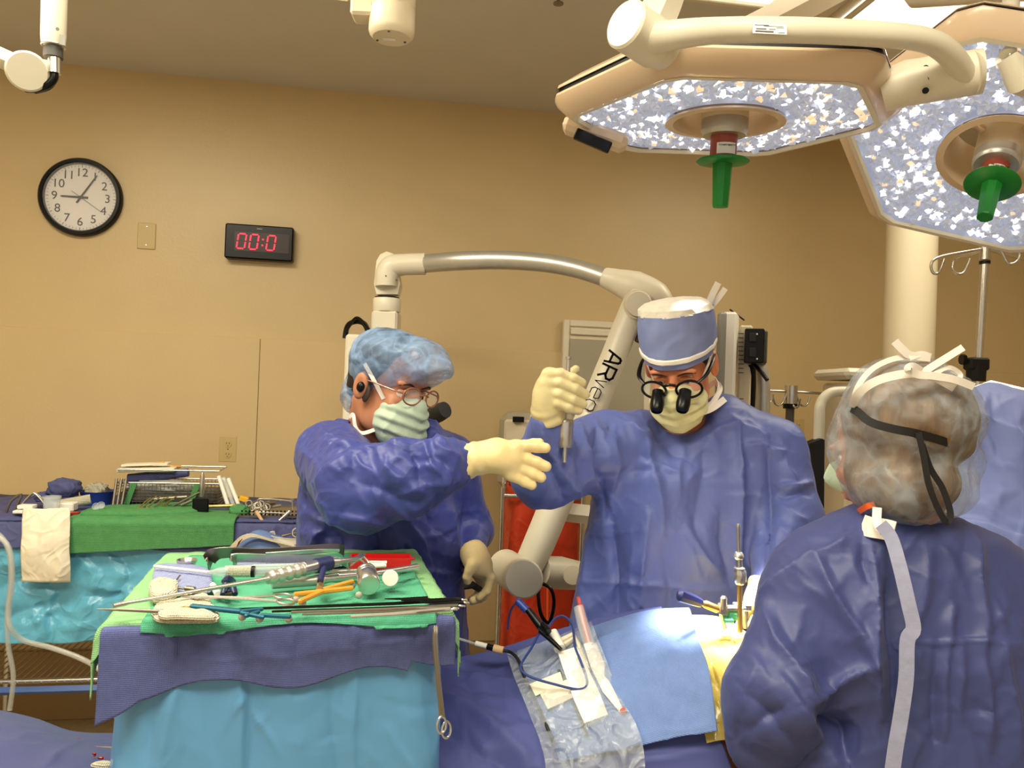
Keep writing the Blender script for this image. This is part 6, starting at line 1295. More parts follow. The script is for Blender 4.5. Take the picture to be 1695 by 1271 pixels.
    mask(H2, p, 'maskyel', 14)
    lo = np.array(H2.C)-.19; F = Field(lo, lo+.38, .004); F.ell(H2.L(0, -.018, .042), [q*H2.s for q in (.077, .099, .085)], H2.R, 0); F.cut(H2.L(0, .06, .05), H2.V(0, 1, 0)); F.cut(H2.L(0, 0, -.03), H2.V(0, .3, -1)); F.ell(H2.L(0, .07, -.02), (.13, .07, .05), H2.R, .01, True)
    organic('hair', F, 'hair', p, lambda V: np.array([.002*nz(q, (60, 60, 20), 2) for q in V.tolist()]))
    # cap: blue band, white crown, tie
    def hl(name, prof, m, seed, amp=.002, n=72, sub=1, par=p):
        g = G(); Pf = []
        for i in range(len(prof)-1):
            for j in range(6): t = j/6; Pf.append([prof[i][k]*(1-t)+prof[i+1][k]*t for k in range(4)])
        Pf.append(prof[-1]); V = []
        for (r, z, ry, dy) in Pf:
            for k in range(n):
                th = 2*math.pi*k/n; d = 1+amp/r*(nz((math.cos(th)*2, math.sin(th)*2, z*30), (1, 1, 1), seed)+1.2*max(0, 1-abs(nz((math.cos(th), math.sin(th), z*6), (2.5, 2.5, 2.5), seed+4))*5)) if r > .003 else 1
                V.append(H2.L(r*d*math.cos(th), dy+ry*d*math.sin(th), z+(dy+ry*d*math.sin(th))*.20*max(0, z-.04)/.08))
        m_ = len(Pf); g.add(V, [(i*n+k, i*n+(k+1) % n, (i+1)*n+(k+1) % n, (i+1)*n+k) for i in range(m_-1) for k in range(n)]); return g.mk(name, m, par, smooth='full')
    cap = hl('surgical_cap', [(.083, .034, .106, -.006), (.0875, .050, .109, -.008), (.089, .08, .109, -.014), (.0885, .112, .107, -.02), (.0845, .136, .100, -.024)], 'capband', 3, .0022)
    hl('cap_crown', [(.085, .134, .101, -.024), (.079, .148, .094, -.024), (.062, .160, .075, -.024), (.03, .166, .04, -.024), (.001, .167, .001, -.024)], 'capcrown', 7, .004, par=cap)
    hl('cap_tie', [(.0855, .046, .108, -.007), (.0895, .048, .1115, -.007), (.0895, .055, .1115, -.008), (.0865, .057, .109, -.008)], 'ribbon', 3, .0018, par=cap)
    g = G(); ribbon(g, [H2.L(-.06, -.10, .10), H2.L(-.075, -.11, .13), H2.L(-.09, -.11, .155)], .016); ribbon(g, [H2.L(-.06, -.10, .09), H2.L(-.085, -.11, .115), H2.L(-.105, -.11, .14)], .014); g.mk('tie_end', 'ribbon', cap)
    for x in (-1, 1):
        g = G(); ribbon(g, [H2.L(x*.056, .050, -.02), H2.L(x*.072, .028, .012), H2.L(x*.082, .0, .045)], .008, view=H2.V(x, .5, .1)); g.mk('mask_tie', 'ribbon', p)
        g = G(); ribbon(g, [H2.L(x*.052, .045, -.095), H2.L(x*.07, .0, -.10), H2.L(x*.075, -.045, -.085), H2.L(x*.06, -.08, -.075)], .010, view=H2.V(x, .5, .1)); g.mk('mask_tie', 'ribbon', p)
    g = G(); ribbon(g, [W(1176, 672, 1.93), W(1187, 655, 1.95), W(1192, 642, 1.98), W(1184, 633, 2.0), W(1172, 640, 2.02)], .013); ribbon(g, [W(1150, 686, 1.90), W(1178, 676, 1.92), W(1200, 660, 1.97)], .016); g.mk('collar_tie', 'ribbon', p)
    # magnifying glasses
    g = G(); g.tube([H2.L(-.012, .124, .008), H2.L(0, .127, .012), H2.L(.012, .124, .008)], .0036, n=8, sm=4); lp = g.mk('magnifying_glasses', 'black', p)
    for x in (-1, 1):
        c = H2.L(x*.040, .118, -.005); g = G(); g.ring(c, H2.V(x*.16, 1, 0), .0295, .0032, n=36, m=8, sq=(1, .74), xd=H2.V(1, 0, 0)); g.mk('frame_ring', 'black', lp)
        g = G(); g.lathe([(.029, 0), (.029, .0012), (.001, .0016)], c, H2.V(x*.16, 1, 0), n=32, xd=H2.V(1, 0, 0), sq=(1, .74)); g.mk('lens', 'glass', lp)
        g = G(); g.tube([H2.L(x*.060, .116, .010), H2.L(x*.078, .09, .018), H2.L(x*.084, .03, .022), H2.L(x*.082, -.01, .018)], [.004, .006, .0045, .003], n=8, sm=4, flat=.7); g.mk('temple', 'black', lp)
        b = H2.L(x*.031, .122, -.012); d = H2.V(x*-.05, .86, -.42); g = G(); g.lathe([(.001, -.004), (.0145, -.004), (.0145, .010), (.0155, .014), (.0165, .03), (.0145, .046), (.0125, .050), (.011, .050), (.011, .047), (.001, .047)], b, d, n=28); g.mk('telescope', 'black', lp)
surgeon()
# tool in the raised hand
t = thing('impactor_handle', 'steel tool with a thick cylinder held upright in the raised gloved hand', 'instrument', W(935, 765, 1.74))
TYy = 1.745
g = G(); g.tube([W(941, 590, TYy), W(941, 594, TYy), W(941, 595, TYy), W(940, 622, TYy), W(933, 695, TYy)], [.0065, .0065, .0048, .005, .0065], n=16); g.mk('rod', 'steel', t)
g = G(); g.tube([W(937.5, 693, TYy), W(937, 698, TYy), W(936, 700, TYy), W(934.5, 735, TYy), W(934.5, 740, TYy)], [.0155, .0185, .0185, .0185, .0165], n=32); g.mk('cylinder', 'steel', t)
g = G(); g.tube([W(935, 739, TYy), W(934, 765, TYy)], [.006, .0055], n=16); g.mk('stub', 'steel', t)

# ------------- nurse, right
H3 = Head(W(1473, 745, 1.41), (-.62, .72, -.30), (.0, .1, 1), .98)
def nurse():
    F = Field((.30, 1.1, .78), (1.25, 1.75, 1.66), .0062)
    H3.body(F, (.70, 1.39, 1.29), .056)
    F.col([(1.28, .71, 1.40, .08, .06), (1.24, .72, 1.40, .17, .09), (1.1, .73, 1.39, .19, .11), (.79, .74, 1.38, .19, .12)], k=.04)
    a, b, c = W(1335, 985, 1.38), W(1286, 1155, 1.32), W(1310, 1125, 1.52); F.cone(a, b, .040, .036, .03); F.cone(b, c, .04, .028)
    a, b, c = W(1700, 1025, 1.40), W(1790, 1170, 1.36), W(1640, 1120, 1.6); F.cone(a, b, .048, .04, .04); F.cone(b, c, .04, .028)
    p = organic('person', F, 'skin', label='nurse in a dark blue gown seen from behind, hair under a clear cover', cat='person'); p['skinmat'] = 'skin'
    H3.eyes(p, 'hair2')
    F = Field((.24, 1.06, .46), (1.3, 1.78, 1.40), .0048)
    F.col([(1.325, .685, 1.40, .06, .05), (1.305, .69, 1.40, .105, .075), (1.27, .700, 1.40, .178, .105), (1.22, .718, 1.40, .238, .125), (1.12, .745, 1.39, .285, .15), (.9, .75, 1.38, .285, .17), (.28, .75, 1.38, .31, .2)], k=.03)
    el = W(1284, 1160, 1.31)
    F.cone(W(1350, 965, 1.39), W(1330, 995, 1.38), .060, .066, .03); F.cone(W(1330, 995, 1.38), el, .066, .080, .015); F.cone(el, W(1262, 1225, 1.33), .080, .06, .02); F.cone(el, W(1290, 1110, 1.54), .075, .042, .02)
    F.cone(W(1690, 1020, 1.40), W(1790, 1170, 1.36), .072, .078, .03); F.cone(W(1790, 1150, 1.36), W(1650, 1120, 1.58), .075, .042, .02)
    Wp = lambda x, y, Y=1.24: W(x, y, Y)
    folds = [(Wp(1300, 920, 1.3), Wp(1420, 890, 1.3), .010, .010), (Wp(1350, 910, 1.28), Wp(1452, 1100), .020, .012), (Wp(1452, 940, 1.26), Wp(1458, 1180, 1.2), .026, .010), (Wp(1470, 960, 1.26), Wp(1490, 1240, 1.2), -.026, .018), (Wp(1415, 890, 1.3), Wp(1440, 960, 1.26), -.010, .010),
             (Wp(1280, 990, 1.28), Wp(1345, 1165), .014, .012), (Wp(1350, 1150), Wp(1440, 1095), .026, .014), (Wp(1345, 1165), Wp(1320, 1120), .010, .012), (Wp(1370, 1190), Wp(1400, 1260), -.040, .026), (Wp(1300, 1130, 1.24), Wp(1340, 1210, 1.22), .014, .014), (Wp(1250, 1150, 1.22), Wp(1330, 1240, 1.24), -.012, .014), (Wp(1205, 1180, 1.3), Wp(1250, 1240, 1.26), .012, .012),
             (Wp(1515, 1058, 1.22), Wp(1690, 1062, 1.22), .007, .006), (Wp(1620, 900, 1.28), Wp(1632, 1060), .014, .011), (Wp(1628, 1060), Wp(1640, 1240), .014, .010), (Wp(1575, 1000), Wp(1570, 1060), .014, .011), (Wp(1570, 1060), Wp(1565, 1220), .010, .007), (Wp(1550, 1065), Wp(1545, 1240), -.008, .008), (Wp(1590, 1065), Wp(1592, 1180), .008, .007), (Wp(1535, 950), Wp(1522, 1040), .012, .011), (Wp(1530, 880, 1.3), Wp(1490, 920, 1.27), .006, .006), (Wp(1240, 985, 1.32), Wp(1330, 920, 1.3), .010, .010), (Wp(1665, 1070), Wp(1690, 1240), .010, .010)]
    organic('gown', F, 'gown3', p, cloth(.006, (5, 5, 3), .005, (4, 4, 2.5), (), seed=43, thr=4, fine=.001), f2=creases(41, (1200, 880, 1695, 1260), 60, (.002, .005), (30, 110), 80, 45, (4, 8))+[q[:4]+(q[4]*1.1, q[5]) for q in [(1245,990,1330,925,.010,7),(1330,925,1422,882,.008,5),(1350,920,1452,1096,.016,8),(1448,930,1460,1190,.022,7),(1470,960,1488,1250,-.022,12),(1262,1000,1345,1160,.012,8),(1345,1158,1446,1096,.022,9),(1342,1160,1318,1110,.012,7),(1300,1130,1390,1265,.014,8),(1372,1185,1402,1262,-.045,20),(1235,1150,1330,1250,-.010,10),(1200,1180,1225,1250,.010,8),(1515,1060,1692,1064,.006,4),(1620,900,1630,1058,.014,6),(1628,1062,1642,1240,.012,5),(1575,1000,1572,1060,.012,6),(1570,1064,1562,1225,.010,4),(1550,1066,1545,1240,-.008,5),(1592,1066,1592,1185,.008,4),(1540,930,1518,1040,.012,9),(1532,868,1494,918,.004,3),(1665,1070,1690,1240,.010,6),(1425,900,1440,980,-.014,9),(1560,900,1590,960,.008,8),(1280,1010,1290,1090,.006,9),(1240,1210,1300,1170,-.010,9)]])
    F = Field((.5, 1.15, .03), (1.0, 1.6, .85), .011)
    for x in (.65, .84): F.cone((x, 1.38, .8), (x, 1.38, .08), .09, .06)
    organic('trousers', F, 'clothnavy', p)
    for x in (.65, .84): g = G(); g.box((x, 1.43, .035), (.1, .27, .07), bev=.03); g.mk('shoe', 'blackmat', p)
    # hair and cover
    def shape(s, h, extra):
        F = Field((.48, 1.18, 1.26), (.96, 1.56, 1.66), h)
        F.ell(W(1502, 690, 1.365), [q*s for q in (.113, .118, .105)], None, 0); F.ell(W(1490, 792, 1.365), [q*s for q in (.092, .112, .074)], None, .022); F.ell(W(1466, 760, 1.40), [q*s for q in (.060, .085, .08)], None, .03)
        F.ell(W(1585, 742, 1.33), [.022*s]*3, None, .02)
        if extra:
            F.ell(W(1412, 735, 1.38), (.040, .05, .050), None, .03); F.ell(W(1600, 762, 1.36), (.030, .035, .036), None, .022); F.ell(W(1578, 812, 1.35), (.036, .045, .036), None, .025); F.ell(W(1458, 790, 1.37), (.04, .05, .055), None, .03); F.ell(W(1545, 800, 1.36), (.05, .06, .055), None, .03)
        return F
    F = shape(.94, .004, False)
    organic('hair', F, 'hair2', p, lambda V: np.array([.004*nz(q, (50, 50, 9), 2)+.003*nz(q, (18, 18, 6), 6) for q in V.tolist()]))
    Wc = lambda x, y: W(x, y, 1.25)
    organic('hair_cover', shape(1.0, .0042, True), 'capclear', p, cloth(.004, (16, 16, 12), .0055, (9, 9, 6), [(Wc(1410, 680), Wc(1500, 716), -.012, .010), (Wc(1500, 716), Wc(1592, 742), -.014, .010), (Wc(1560, 640), Wc(1522, 715), .005, .006), (Wc(1470, 640), Wc(1450, 700), .004, .006), (Wc(1440, 740), Wc(1480, 850), .005, .006), (Wc(1545, 740), Wc(1590, 800), .006, .006)], seed=33, thr=4, fine=.002), label='translucent grey hair cover')
    r = lambda *pp: [W(x, y, Y) for x, y, Y in pp]
    for pts, w in (((( 1411, 674, 1.32), (1418, 655, 1.295), (1440, 636, 1.27), (1470, 624, 1.255), (1510, 618, 1.243), (1545, 624, 1.243), (1580, 642, 1.262)), .0135), (((1411, 672, 1.325), (1420, 640, 1.315), (1442, 612, 1.315), (1475, 595, 1.31), (1510, 590, 1.305), (1538, 593, 1.305)), .009)):
        g = G(); ribbon(g, r(*pts), w); g.mk('mask_tie', 'ribbon', p)
    g = G(); ribbon(g, r((1528, 616, 1.24), (1560, 596, 1.235), (1594, 575, 1.235)), .011); ribbon(g, r((1525, 614, 1.235), (1510, 606, 1.23), (1503, 612, 1.23), (1520, 620, 1.235), (1545, 622, 1.235), (1580, 628, 1.235), (1612, 640, 1.24)), .012); ribbon(g, r((1545, 620, 1.236), (1570, 608, 1.24), (1590, 620, 1.245), (1578, 632, 1.24), (1550, 622, 1.236)), .007); g.mk('bow', 'ribbon', p)
    g = G(); ribbon(g, r((1540, 592, 1.30), (1508, 588, 1.30), (1496, 580, 1.30), (1481, 565, 1.30)), .013); ribbon(g, r((1505, 592, 1.30), (1525, 586, 1.30), (1540, 590, 1.30)), .010); g.mk('bow', 'ribbon', p)
    g = G(); ribbon(g, r((1400, 674, 1.38), (1415, 678, 1.315), (1440, 698, 1.27), (1475, 709, 1.247), (1515, 717, 1.24), (1555, 728, 1.253), (1585, 739, 1.285), (1602, 748, 1.34)), .0135, th=.003); g.mk('headband_strap', 'blackmat', p, label='black elastic strap')
    g = G(); ribbon(g, r((1520, 716, 1.236), (1528, 750, 1.235), (1537, 800, 1.235), (1552, 840, 1.235), (1567, 864, 1.235), (1573, 848, 1.236), (1560, 808, 1.238), (1540, 775, 1.24), (1526, 735, 1.238)), .0095, th=.003, sm=8); g.mk('strap_loop', 'blackmat', p)
    # collar, tie, mask edge
    g = G(); ribbon(g, r((1428, 868, 1.34), (1440, 872, 1.315), (1465, 876, 1.30), (1480, 880, 1.29)), .034, th=.004); ribbon(g, r((1452, 840, 1.31), (1452, 865, 1.30), (1462, 880, 1.285)), .014, th=.002); g.mk('collar', 'ribbon', p)
    g = G(); ribbon(g, r((1458, 868, 1.285), (1475, 890, 1.27), (1490, 940, 1.235), (1504, 1000, 1.21), (1512, 1040, 1.20), (1502, 1060, 1.198), (1500, 1120, 1.19), (1492, 1180, 1.185), (1482, 1240, 1.18), (1474, 1300, 1.175)), .021, th=.005); g.mk('gown_tie', 'tie', p, label='long twisted pale gown tie')
    g = G(); ribbon(g, r((1422, 846, 1.36), (1435, 838, 1.33), (1448, 834, 1.32)), .010, th=.003); g.mk('orange_strap', 'orangeband', p, label='orange neck strap')
    sheet('face_mask', [r((1374, 768, 1.47), (1392, 762, 1.46), (1404, 768, 1.44)), r((1364, 790, 1.47), (1392, 796, 1.45), (1412, 800, 1.42)), r((1378, 806, 1.47), (1402, 818, 1.45), (1428, 832, 1.41))], 5, 5, 'maskgreen', p, amp=.003, sc=(30, 30, 30), ridge=.003, thick=.002)
    sheet('face_mask', [r((1392, 762, 1.455), (1402, 766, 1.43), (1412, 770, 1.40)), r((1398, 790, 1.445), (1410, 800, 1.42), (1420, 806, 1.40)), r((1412, 826, 1.44), (1424, 832, 1.41), (1432, 834, 1.39))], 4, 4, 'maskyel', p, amp=.002, sc=(30, 30, 30), thick=.002)
nurse()

# ------------------------------------------------------------------ patient under drapes
def R_(pts): return [W(x, y, Y) for x, y, Y in pts]
def patient():
    F = Field((-.3, 1.32, .60), (.75, 1.88, .98), .009)
    F.cone((.05, 1.64, .72), (.45, 1.64, .80), .09, .12, .03); F.cone((.45, 1.64, .80), (.62, 1.64, .78), .115, .10, .03); F.cone((.05, 1.64, .72), (-.22, 1.64, .70), .08, .065, .03); F.ell((.42, 1.64, .78), (.2, .13, .12), None, .03)
    organic('person', F, 'skin2', label='patient lying hidden under the blue drapes and yellow film', cat='person')
patient()
t = thing('operating_table', 'operating table hidden beneath the draped patient', 'operating table', (.25, 1.62, 0))
g = G(); g.box((.25, 1.62, .62), (1.2, .5, .07), bev=.02); g.mk('mattress', 'blackmat', t, smooth=False)
g = G(); g.box((.25, 1.62, .33), (.3, .3, .5), bev=.03); g.mk('pedestal', 'steel', t, smooth=False)
g = G(); g.box((.25, 1.62, .05), (.6, .4, .1), bev=.03); g.mk('base', 'steel', t, smooth=False)
rows = [R_([(640, 1300, 1.90), (740, 1290, 1.90), (860, 1280, 1.90), (980, 1270, 1.90), (1080, 1260, 1.9), (1190, 1260, 1.9)]),
        R_([(640, 1120, 1.80), (735, 1106, 1.80), (830, 1086, 1.80), (930, 1056, 1.80), (1010, 1034, 1.79), (1100, 1022, 1.76)]),
        R_([(630, 1140, 1.72), (720, 1122, 1.72), (820, 1104, 1.72), (925, 1078, 1.70), (1020, 1054, 1.68), (1112, 1040, 1.66)]),
        R_([(630, 1180, 1.58), (720, 1172, 1.58), (830, 1165, 1.56), (940, 1140, 1.55), (1040, 1120, 1.52), (1150, 1110, 1.50)]),
        R_([(630, 1260, 1.44), (720, 1250, 1.44), (830, 1240, 1.44), (960, 1225, 1.43), (1070, 1200, 1.42), (1180, 1190, 1.40)]),
        R_([(630, 1420, 1.36), (720, 1410, 1.36), (840, 1400, 1.36), (980, 1390, 1.36), (1090, 1380, 1.35), (1230, 1370, 1.34)]),
        R_([(630, 1780, 1.34), (720, 1780, 1.34), (840, 1780, 1.34), (980, 1780, 1.34), (1090, 1780, 1.33), (1230, 1780, 1.32)])]
fd = [(W(735, 1120, 1.7), W(850, 1132, 1.62), .014, .012), (W(740, 1108, 1.74), W(840, 1118, 1.66), -.010, .010), (W(735, 1170, 1.58), W(900, 1271, 1.42), .020, .02), (W(735, 1220, 1.48), W(870, 1290, 1.4), -.014, .02)]
sheet('surgical_drape', rows, 22, 22, 'drapedk', amp=.003, sc=(6, 6, 6), ridge=0, f2=[(735,1112,848,1128,.016,5),(740,1128,842,1150,-.012,5),(735,1160,800,1180,.010,7),(735,1150,890,1262,.016,9),(740,1215,860,1290,-.014,9),(780,1210,820,1271,.012,8),(800,1090,860,1100,.006,4),(1010,1262,1180,1240,.008,5)]+creases(61, (730, 1110, 900, 1271), 22, (.003, .006), (40, 120), 40, 30, (4, 7)), label='large dark blue drape over the patient and operating table', cat='drape')
def up(pts, dz=.012, dy=-.006): return [W(x, y, Y)+Vector((0, dy, dz)) for x, y, Y in pts]
rows = [up([(855, 1082, 1.82), (930, 1062, 1.82), (1000, 1040, 1.81), (1070, 1028, 1.79), (1135, 1026, 1.75)], .02),
        up([(855, 1096, 1.74), (930, 1072, 1.73), (1010, 1048, 1.71), (1080, 1028, 1.70), (1140, 1024, 1.68)], .022),
        up([(865, 1130, 1.64), (940, 1115, 1.62), (1020, 1100, 1.60), (1090, 1085, 1.57), (1152, 1072, 1.55)], .026),
        up([(890, 1190, 1.51), (960, 1178, 1.50), (1030, 1160, 1.49), (1100, 1146, 1.46), (1172, 1132, 1.43)], .026),
        up([(925, 1275, 1.415), (985, 1262, 1.41), (1050, 1250, 1.40), (1110, 1236, 1.385), (1184, 1224, 1.36)], .02, -.012)]
fd = [(W(925, 1100, 1.66), W(1040, 1040, 1.68), .010, .012), (W(990, 1150, 1.54), W(1040, 1070, 1.62), .008, .016), (W(1100, 1200, 1.43), W(1150, 1100, 1.5), -.006, .004), (W(1070, 1215, 1.43), W(1180, 1190, 1.38), .004, .004), (W(1030, 1060, 1.66), W(1100, 1045, 1.64), .008, .01)]
sheet('absorbent_drape', rows, 20, 18, 'drapelt', amp=.002, sc=(8, 8, 8), f2=[(930,1095,1042,1042,.009,5),(985,1150,1042,1060,.006,8),(1100,1232,1136,1150,-.004,2.5),(1136,1150,1150,1110,-.004,2.5),(1072,1214,1180,1200,.003,2.5),(1030,1062,1100,1046,.008,5),(1090,1050,1150,1120,.006,7),(1120,1130,1160,1150,.004,4),(1000,1180,1060,1240,.004,6)]+creases(63, (1000, 1030, 1180, 1240), 30, (.001, .003), (25, 90), 60, 50, (2.5, 5)), label='lighter blue textured drape with slanting edge over the patient', cat='drape')
# yellow film
rows = [up([(1105, 1030, 1.76), (1150, 1028, 1.75), (1200, 1034, 1.73), (1250, 1060, 1.7), (1340, 1100, 1.68)], .002, 0),
        up([(1112, 1030, 1.70), (1150, 1024, 1.69), (1200, 1030, 1.67), (1250, 1060, 1.65), (1340, 1090, 1.62)], .004, 0),
        up([(1130, 1082, 1.56), (1165, 1075, 1.55), (1215, 1080, 1.54), (1270, 1095, 1.52), (1350, 1110, 1.5)], 0, 0),
        up([(1150, 1145, 1.44), (1185, 1142, 1.43), (1215, 1140, 1.43), (1270, 1160, 1.42), (1350, 1170, 1.42)], 0, 0),
        up([(1170, 1230, 1.37), (1200, 1225, 1.37), (1240, 1230, 1.37), (1280, 1240, 1.37), (1350, 1240, 1.37)], 0, 0)]
def wr(n, m):
    D = np.zeros((n, m)); rnd = random.Random(4)
    for i in range(n):
        for j in range(m): D[i, j] = .0030*math.sin(j*.0+i*1.35+2.5*nz((i*.05, j*.06, 0), (1, 1, 1), 3)*3)*min(1, i/n*2.2)
    return D
sheet('adhesive_film', rows, 26, 26, 'film', amp=.001, sc=(14, 14, 14), f2=[(1140+i*5+(i%3)*3, 1045+i*5, 1172+i*7, 1120+i*9, .0028*(1 if i % 3 else -1), 2.0) for i in range(14)]+creases(77, (1150, 1050, 1240, 1180), 60, (.001, .0028), (20, 70), 58, 12, (1.5, 2.5)), label='crinkled yellow adhesive film over the skin beside the brightly lit wound', cat='film')
# retractor frame with tube
t = thing('wound_retractor', 'metal wound retractor with dark blue handle at the bright wound', 'retractor', W(1215, 1045, 1.62))
g = G(); g.tube([W(1121, 984, 1.56), W(1126, 985, 1.56), W(1150, 994, 1.565), W(1160, 998, 1.57)], [.008, .0135, .011, .009], n=8); g.mk('blue_handle', 'navy', t)
g = G(); g.tube([W(1158, 997, 1.57), W(1165, 999, 1.57), W(1168, 1000, 1.57), W(1187, 1008, 1.58)], [.006, .006, .008, .008], n=14); g.mk('shank', 'brass', t)
g = G(); g.box(W(1196, 1008, 1.585), (.018, .02, .022), bev=.003); g.box(W(1213, 1006, 1.59), (.05, .02, .008), rotz(.2), bev=.002); g.box(W(1228, 1004, 1.60), (.035, .02, .014), bev=.002); g.lathe([(.007, 0), (.007, .022), (.004, .026), (.001, .026)], W(1197, 1008, 1.575), n=14); g.mk('ratchet', 'steel', t, smooth=False)
g = G(); g.box(W(1213, 1019, 1.59), (.024, .02, .016), rotz(.3), bev=.003); g.box(W(1205, 1026, 1.58), (.02, .02, .008), bev=.002); g.mk('green_clip', 'green', t, smooth=False)
g = G(); g.tube([W(1194, 1015, 1.585), W(1200, 1040, 1.59)], .005, n=8); g.tube([W(1236, 1008, 1.6), W(1234, 1040, 1.6)], .004, n=8); g.mk('leg', 'steel', t)
t = thing('guide_tube', 'upright steel guide tube rising from the bright wound', 'guide tube', W(1225, 1045, 1.58))
gy = 1.575
g = G(); g.tube([W(1224, 962, gy), W(1225, 1046, gy)], .0052, n=16); g.mk('sleeve', 'brass', t)
g = G(); g.tube([W(1225, 967, gy), W(1225, 963, gy), W(1225, 947, gy), W(1224, 942, gy)], [.009, .0125, .0125, .010], n=8); g.mk('hex_collar', 'steel', t)
g = G(); g.tube([W(1224, 943, gy), W(1224, 940, gy), W(1224, 938, gy), W(1223.5, 926, gy), W(1223.5, 924, gy), W(1223, 921, gy), W(1223, 917, gy), W(1223, 914, gy)], [.011, .011, .0065, .0062, .009, .0105, .009, .007], n=18); g.mk('chuck', 'steel', t)
g = G(); g.tube([W(1223, 915, gy), W(1222, 874, gy), W(1222, 872, gy), W(1222, 867, gy)], [.0038, .0038, .0042, .003], n=12); g.mk('rod', 'steel', t)
# vertical drape (screen) right
rows = [R_([(1600, 648, 2.35), (1640, 632, 2.3), (1700, 650, 2.25), (1780, 680, 2.2)]), R_([(1596, 652, 2.2), (1625, 646, 2.15), (1700, 665, 2.1), (1790, 690, 2.1)]), R_([(1590, 700, 2.1), (1625, 690, 2.05), (1700, 726, 2.0), (1790, 760, 2.0)]), R_([(1580, 780, 2.05), (1625, 770, 2.0), (1700, 790, 1.95), (1790, 820, 1.95)]), R_([(1570, 850, 1.95), (1625, 850, 1.92), (1700, 880, 1.88), (1790, 900, 1.85)]), R_([(1560, 950, 1.88), (1625, 960, 1.85), (1700, 980, 1.82), (1790, 990, 1.8)]), R_([(1555, 1700, 1.9), (1625, 1700, 1.86), (1700, 1700, 1.82), (1790, 1700, 1.8)])]
fd = [(W(1625, 650, 2.12), W(1640, 690, 2.05), .02, .014), (W(1622, 690, 2.04), W(1700, 728, 1.99), .025, .012), (W(1600, 830, 1.96), W(1700, 875, 1.88), .02, .016), (W(1625, 700, 2.03), W(1640, 780, 2.0), -.012, .014), (W(1600, 700, 2.1), W(1690, 800, 1.96), .008, .01)]
sheet('drape_screen', rows, 16, 20, 'screen', amp=.005, sc=(5, 5, 5), f2=[(1625,660,1632,700,.016,5),(1622,690,1700,728,.020,5),(1605,690,1640,830,-.008,8),(1600,826,1705,882,.014,5),(1640,700,1650,760,-.012,6),(1600,870,1640,900,.008,5),(1640,742,1700,800,.004,4),(1610,760,1690,740,.004,4),(1660,800,1640,860,.005,6)]+creases(55, (1610, 650, 1695, 900), 25, (.003, .006), (30, 90), 30, 50, (3, 5)), label='pale blue drape hung up as a screen at the right edge', cat='drape')
g = G(); g.tube([W(1590, 660, 2.36), W(1598, 652, 2.32), W(1640, 636, 2.3), W(1720, 655, 2.25)], .012, n=8); g.tube([W(1596, 655, 2.33), (W(1596, 655, 2.33).x, 2.33, .1)], .012, n=10); g.mk('screen_bar', 'steel', label='metal bar holding up the pale blue drape screen', cat='bar')
# transparent pouch with its contents
rows = [up([(838, 1108, 1.70), (880, 1096, 1.70), (925, 1078, 1.69), (978, 1056, 1.66)], .036), up([(850, 1150, 1.60), (900, 1140, 1.59), (950, 1128, 1.57), (1000, 1118, 1.56)], .038), up([(872, 1205, 1.50), (920, 1200, 1.49), (975, 1190, 1.48), (1025, 1182, 1.475)], .038), up([(898, 1272, 1.42), (950, 1266, 1.42), (1005, 1256, 1.41), (1058, 1248, 1.40)], .034, -.02), up([(905, 1340, 1.38), (960, 1335, 1.38), (1010, 1325, 1.37), (1062, 1312, 1.36)], .02, -.03)]
sheet('clear_pouch', rows, 16, 16, 'pouch', f2=creases(91, (850, 1100, 1060, 1271), 45, (.002, .006), (20, 70), 60, 50, (2.5, 4)), amp=.003, sc=(12, 12, 12), ridge=.006, rsc=(8, 8, 8), thick=0, label='transparent plastic pouch stuck on the patient drape', cat='pouch')
def on(pts, dz=.03): return [W(x, y, Y)+Vector((0, -.018, dz+.014)) for x, y, Y in pts]
t = thing('holster', 'white plastic instrument holster in the clear pouch', 'holster', W(950, 1200, 1.5))
g = G(); Q = on([(938, 1106, 1.62), (952, 1140, 1.57), (968, 1180, 1.51), (985, 1222, 1.46)], .024); strip(g, Q, [.040, .046, .05, .046], .018, wd=(1, 0, .25)); g.mk('body', 'white', t, smooth=False)
g = G(); g.tube(on([(914, 1076, 1.66), (925, 1105, 1.62)], .03), [.0085, .012], n=18); g.mk('tube', 'white', t)
g = G(); g.tube(on([(932, 1098, 1.64), (950, 1086, 1.65), (956, 1100, 1.63), (970, 1140, 1.57)], .03), .006, n=8); g.tube(on([(926, 1090, 1.65), (946, 1080, 1.66)], .028), .007, n=6); g.mk('clip', 'plastic', t)
t = thing('suction_tip', 'clear suction tip with red fluid standing out of the pouch', 'suction tip', W(965, 1095, 1.64))
g = G(); g.tube(on([(954, 1018, 1.68), (957, 1030, 1.675), (958, 1033, 1.67), (964, 1062, 1.65), (972, 1096, 1.62)], .03), [.0045, .0042, .0075, .0072, .006], n=14); g.mk('tube', 'redfluid', t)
g = G(); g.tube(on([(955, 1034, 1.668), (962, 1062, 1.65), (974, 1100, 1.62)], .029), [.011, .0125, .013], n=14); g.mk('sheath', 'clear', t)
g = G(); g.tube(on([(974, 1100, 1.62), (988, 1140, 1.57), (1004, 1180, 1.5), (1028, 1216, 1.46)], .034), [.014, .016, .012, .006], n=12, flat=.4); g.mk('foil_bag', 'ribbon', t)
g = G(); g.ball(on([(1028, 1216, 1.46)], .036)[0], .007, 10); g.mk('red_end', 'redfluid', t)
t = thing('cautery_pencil', 'black and blue electric cautery pencil leaning in the pouch', 'cautery pencil', W(895, 1080, 1.66))
g = G(); g.tube(on([(872, 1056, 1.66), (893, 1084, 1.64)], .05), [.007, .009], n=12); g.mk('handle', 'black', t)
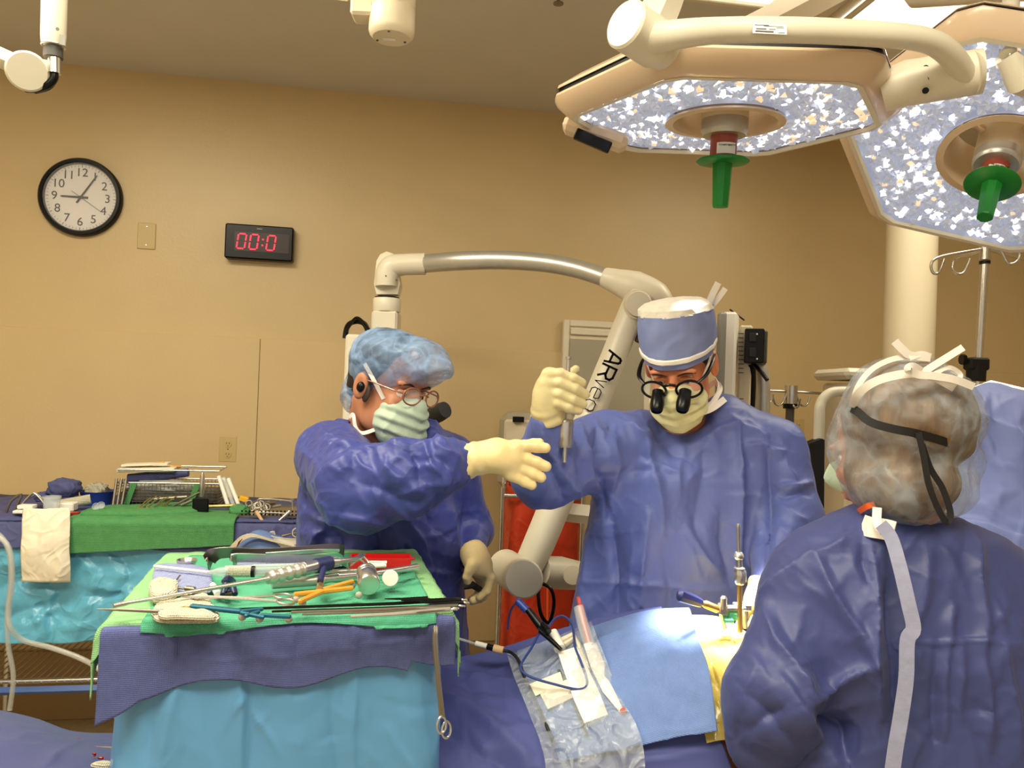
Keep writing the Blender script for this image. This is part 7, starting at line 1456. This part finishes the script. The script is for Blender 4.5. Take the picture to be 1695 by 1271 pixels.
g = G(); g.tube(on([(853, 1039, 1.67), (857, 1043, 1.67), (870, 1057, 1.66)], .05), [.005, .008, .008], n=12); g.mk('blue_end', 'blueplas', t)
g = G(); g.tube(on([(893, 1084, 1.64), (912, 1102, 1.62), (926, 1116, 1.6)], .042), [.006, .005, .004], n=10); g.tube(on([(895, 1078, 1.64), (905, 1090, 1.62)], .046), .008, n=8); g.mk('plug', 'black', t)
g = G(); g.tube(on([(853, 1040, 1.67), (846, 1048, 1.68), (841, 1062, 1.70), (839, 1082, 1.71)], .045), .0022, n=8, sm=5)
g.tube(on([(905, 1078, 1.66), (918, 1062, 1.69), (932, 1060, 1.69), (945, 1075, 1.67), (949, 1110, 1.62), (958, 1135, 1.58), (968, 1165, 1.54), (966, 1180, 1.52), (950, 1183, 1.52), (920, 1176, 1.525), (880, 1164, 1.54), (862, 1152, 1.56), (862, 1138, 1.58), (878, 1112, 1.62), (890, 1088, 1.65), (893, 1075, 1.66)], .042), .0026, n=8, sm=6); g.mk('cable', 'cable_blue', t)
t = thing('light_plug', 'white and black cable connector with cork coloured ring at the drape edge', 'connector', W(810, 1100, 1.72))
g = G(); g.tube(on([(700, 1070, 1.76), (760, 1086, 1.74), (788, 1095, 1.72)], .03), .0028, n=8, sm=4); g.mk('clear_cable', 'clear', t)
g = G(); g.tube(on([(787, 1094, 1.72), (806, 1099, 1.71)], .03), .006, n=10); g.mk('white_plug', 'white', t)
g = G(); g.tube(on([(806, 1099, 1.71), (816, 1102, 1.705)], .03), .007, n=12); g.mk('black_ring', 'black', t)
g = G(); g.tube(on([(816, 1102, 1.705), (832, 1106, 1.70)], .03), .0085, n=12); g.mk('cork_ring', 'cork', t)
g = G(); g.tube(on([(832, 1106, 1.70), (846, 1110, 1.69), (858, 1125, 1.65), (866, 1150, 1.60), (885, 1190, 1.54), (905, 1240, 1.46), (915, 1262, 1.44)], .03), .0035, n=8, sm=5); g.mk('black_cable', 'rubber', t)
g = G(); g.tube(on([(922, 1140, 1.58), (935, 1160, 1.56), (950, 1200, 1.50), (968, 1250, 1.44)], .03), .0045, n=8, sm=4, flat=.4); g.mk('grey_cable', 'greydk', t)
for k, (pts, m) in enumerate((([(875, 1158, 1.57), (905, 1146, 1.57), (925, 1138, 1.57), (930, 1155, 1.55), (885, 1178, 1.54)], 'paper'), ([(890, 1170, 1.55), (938, 1150, 1.55), (952, 1178, 1.52), (905, 1200, 1.50)], 'paper'))):
    Q = on(pts, .022); g = G(); g.prism(Q, (0, -.003, .003)); g.mk('paper_slip', m, smooth=False, label=['upper paper slip inside the clear pouch', 'lower paper slip inside the clear pouch under the blue cable'][k], cat='paper slip')
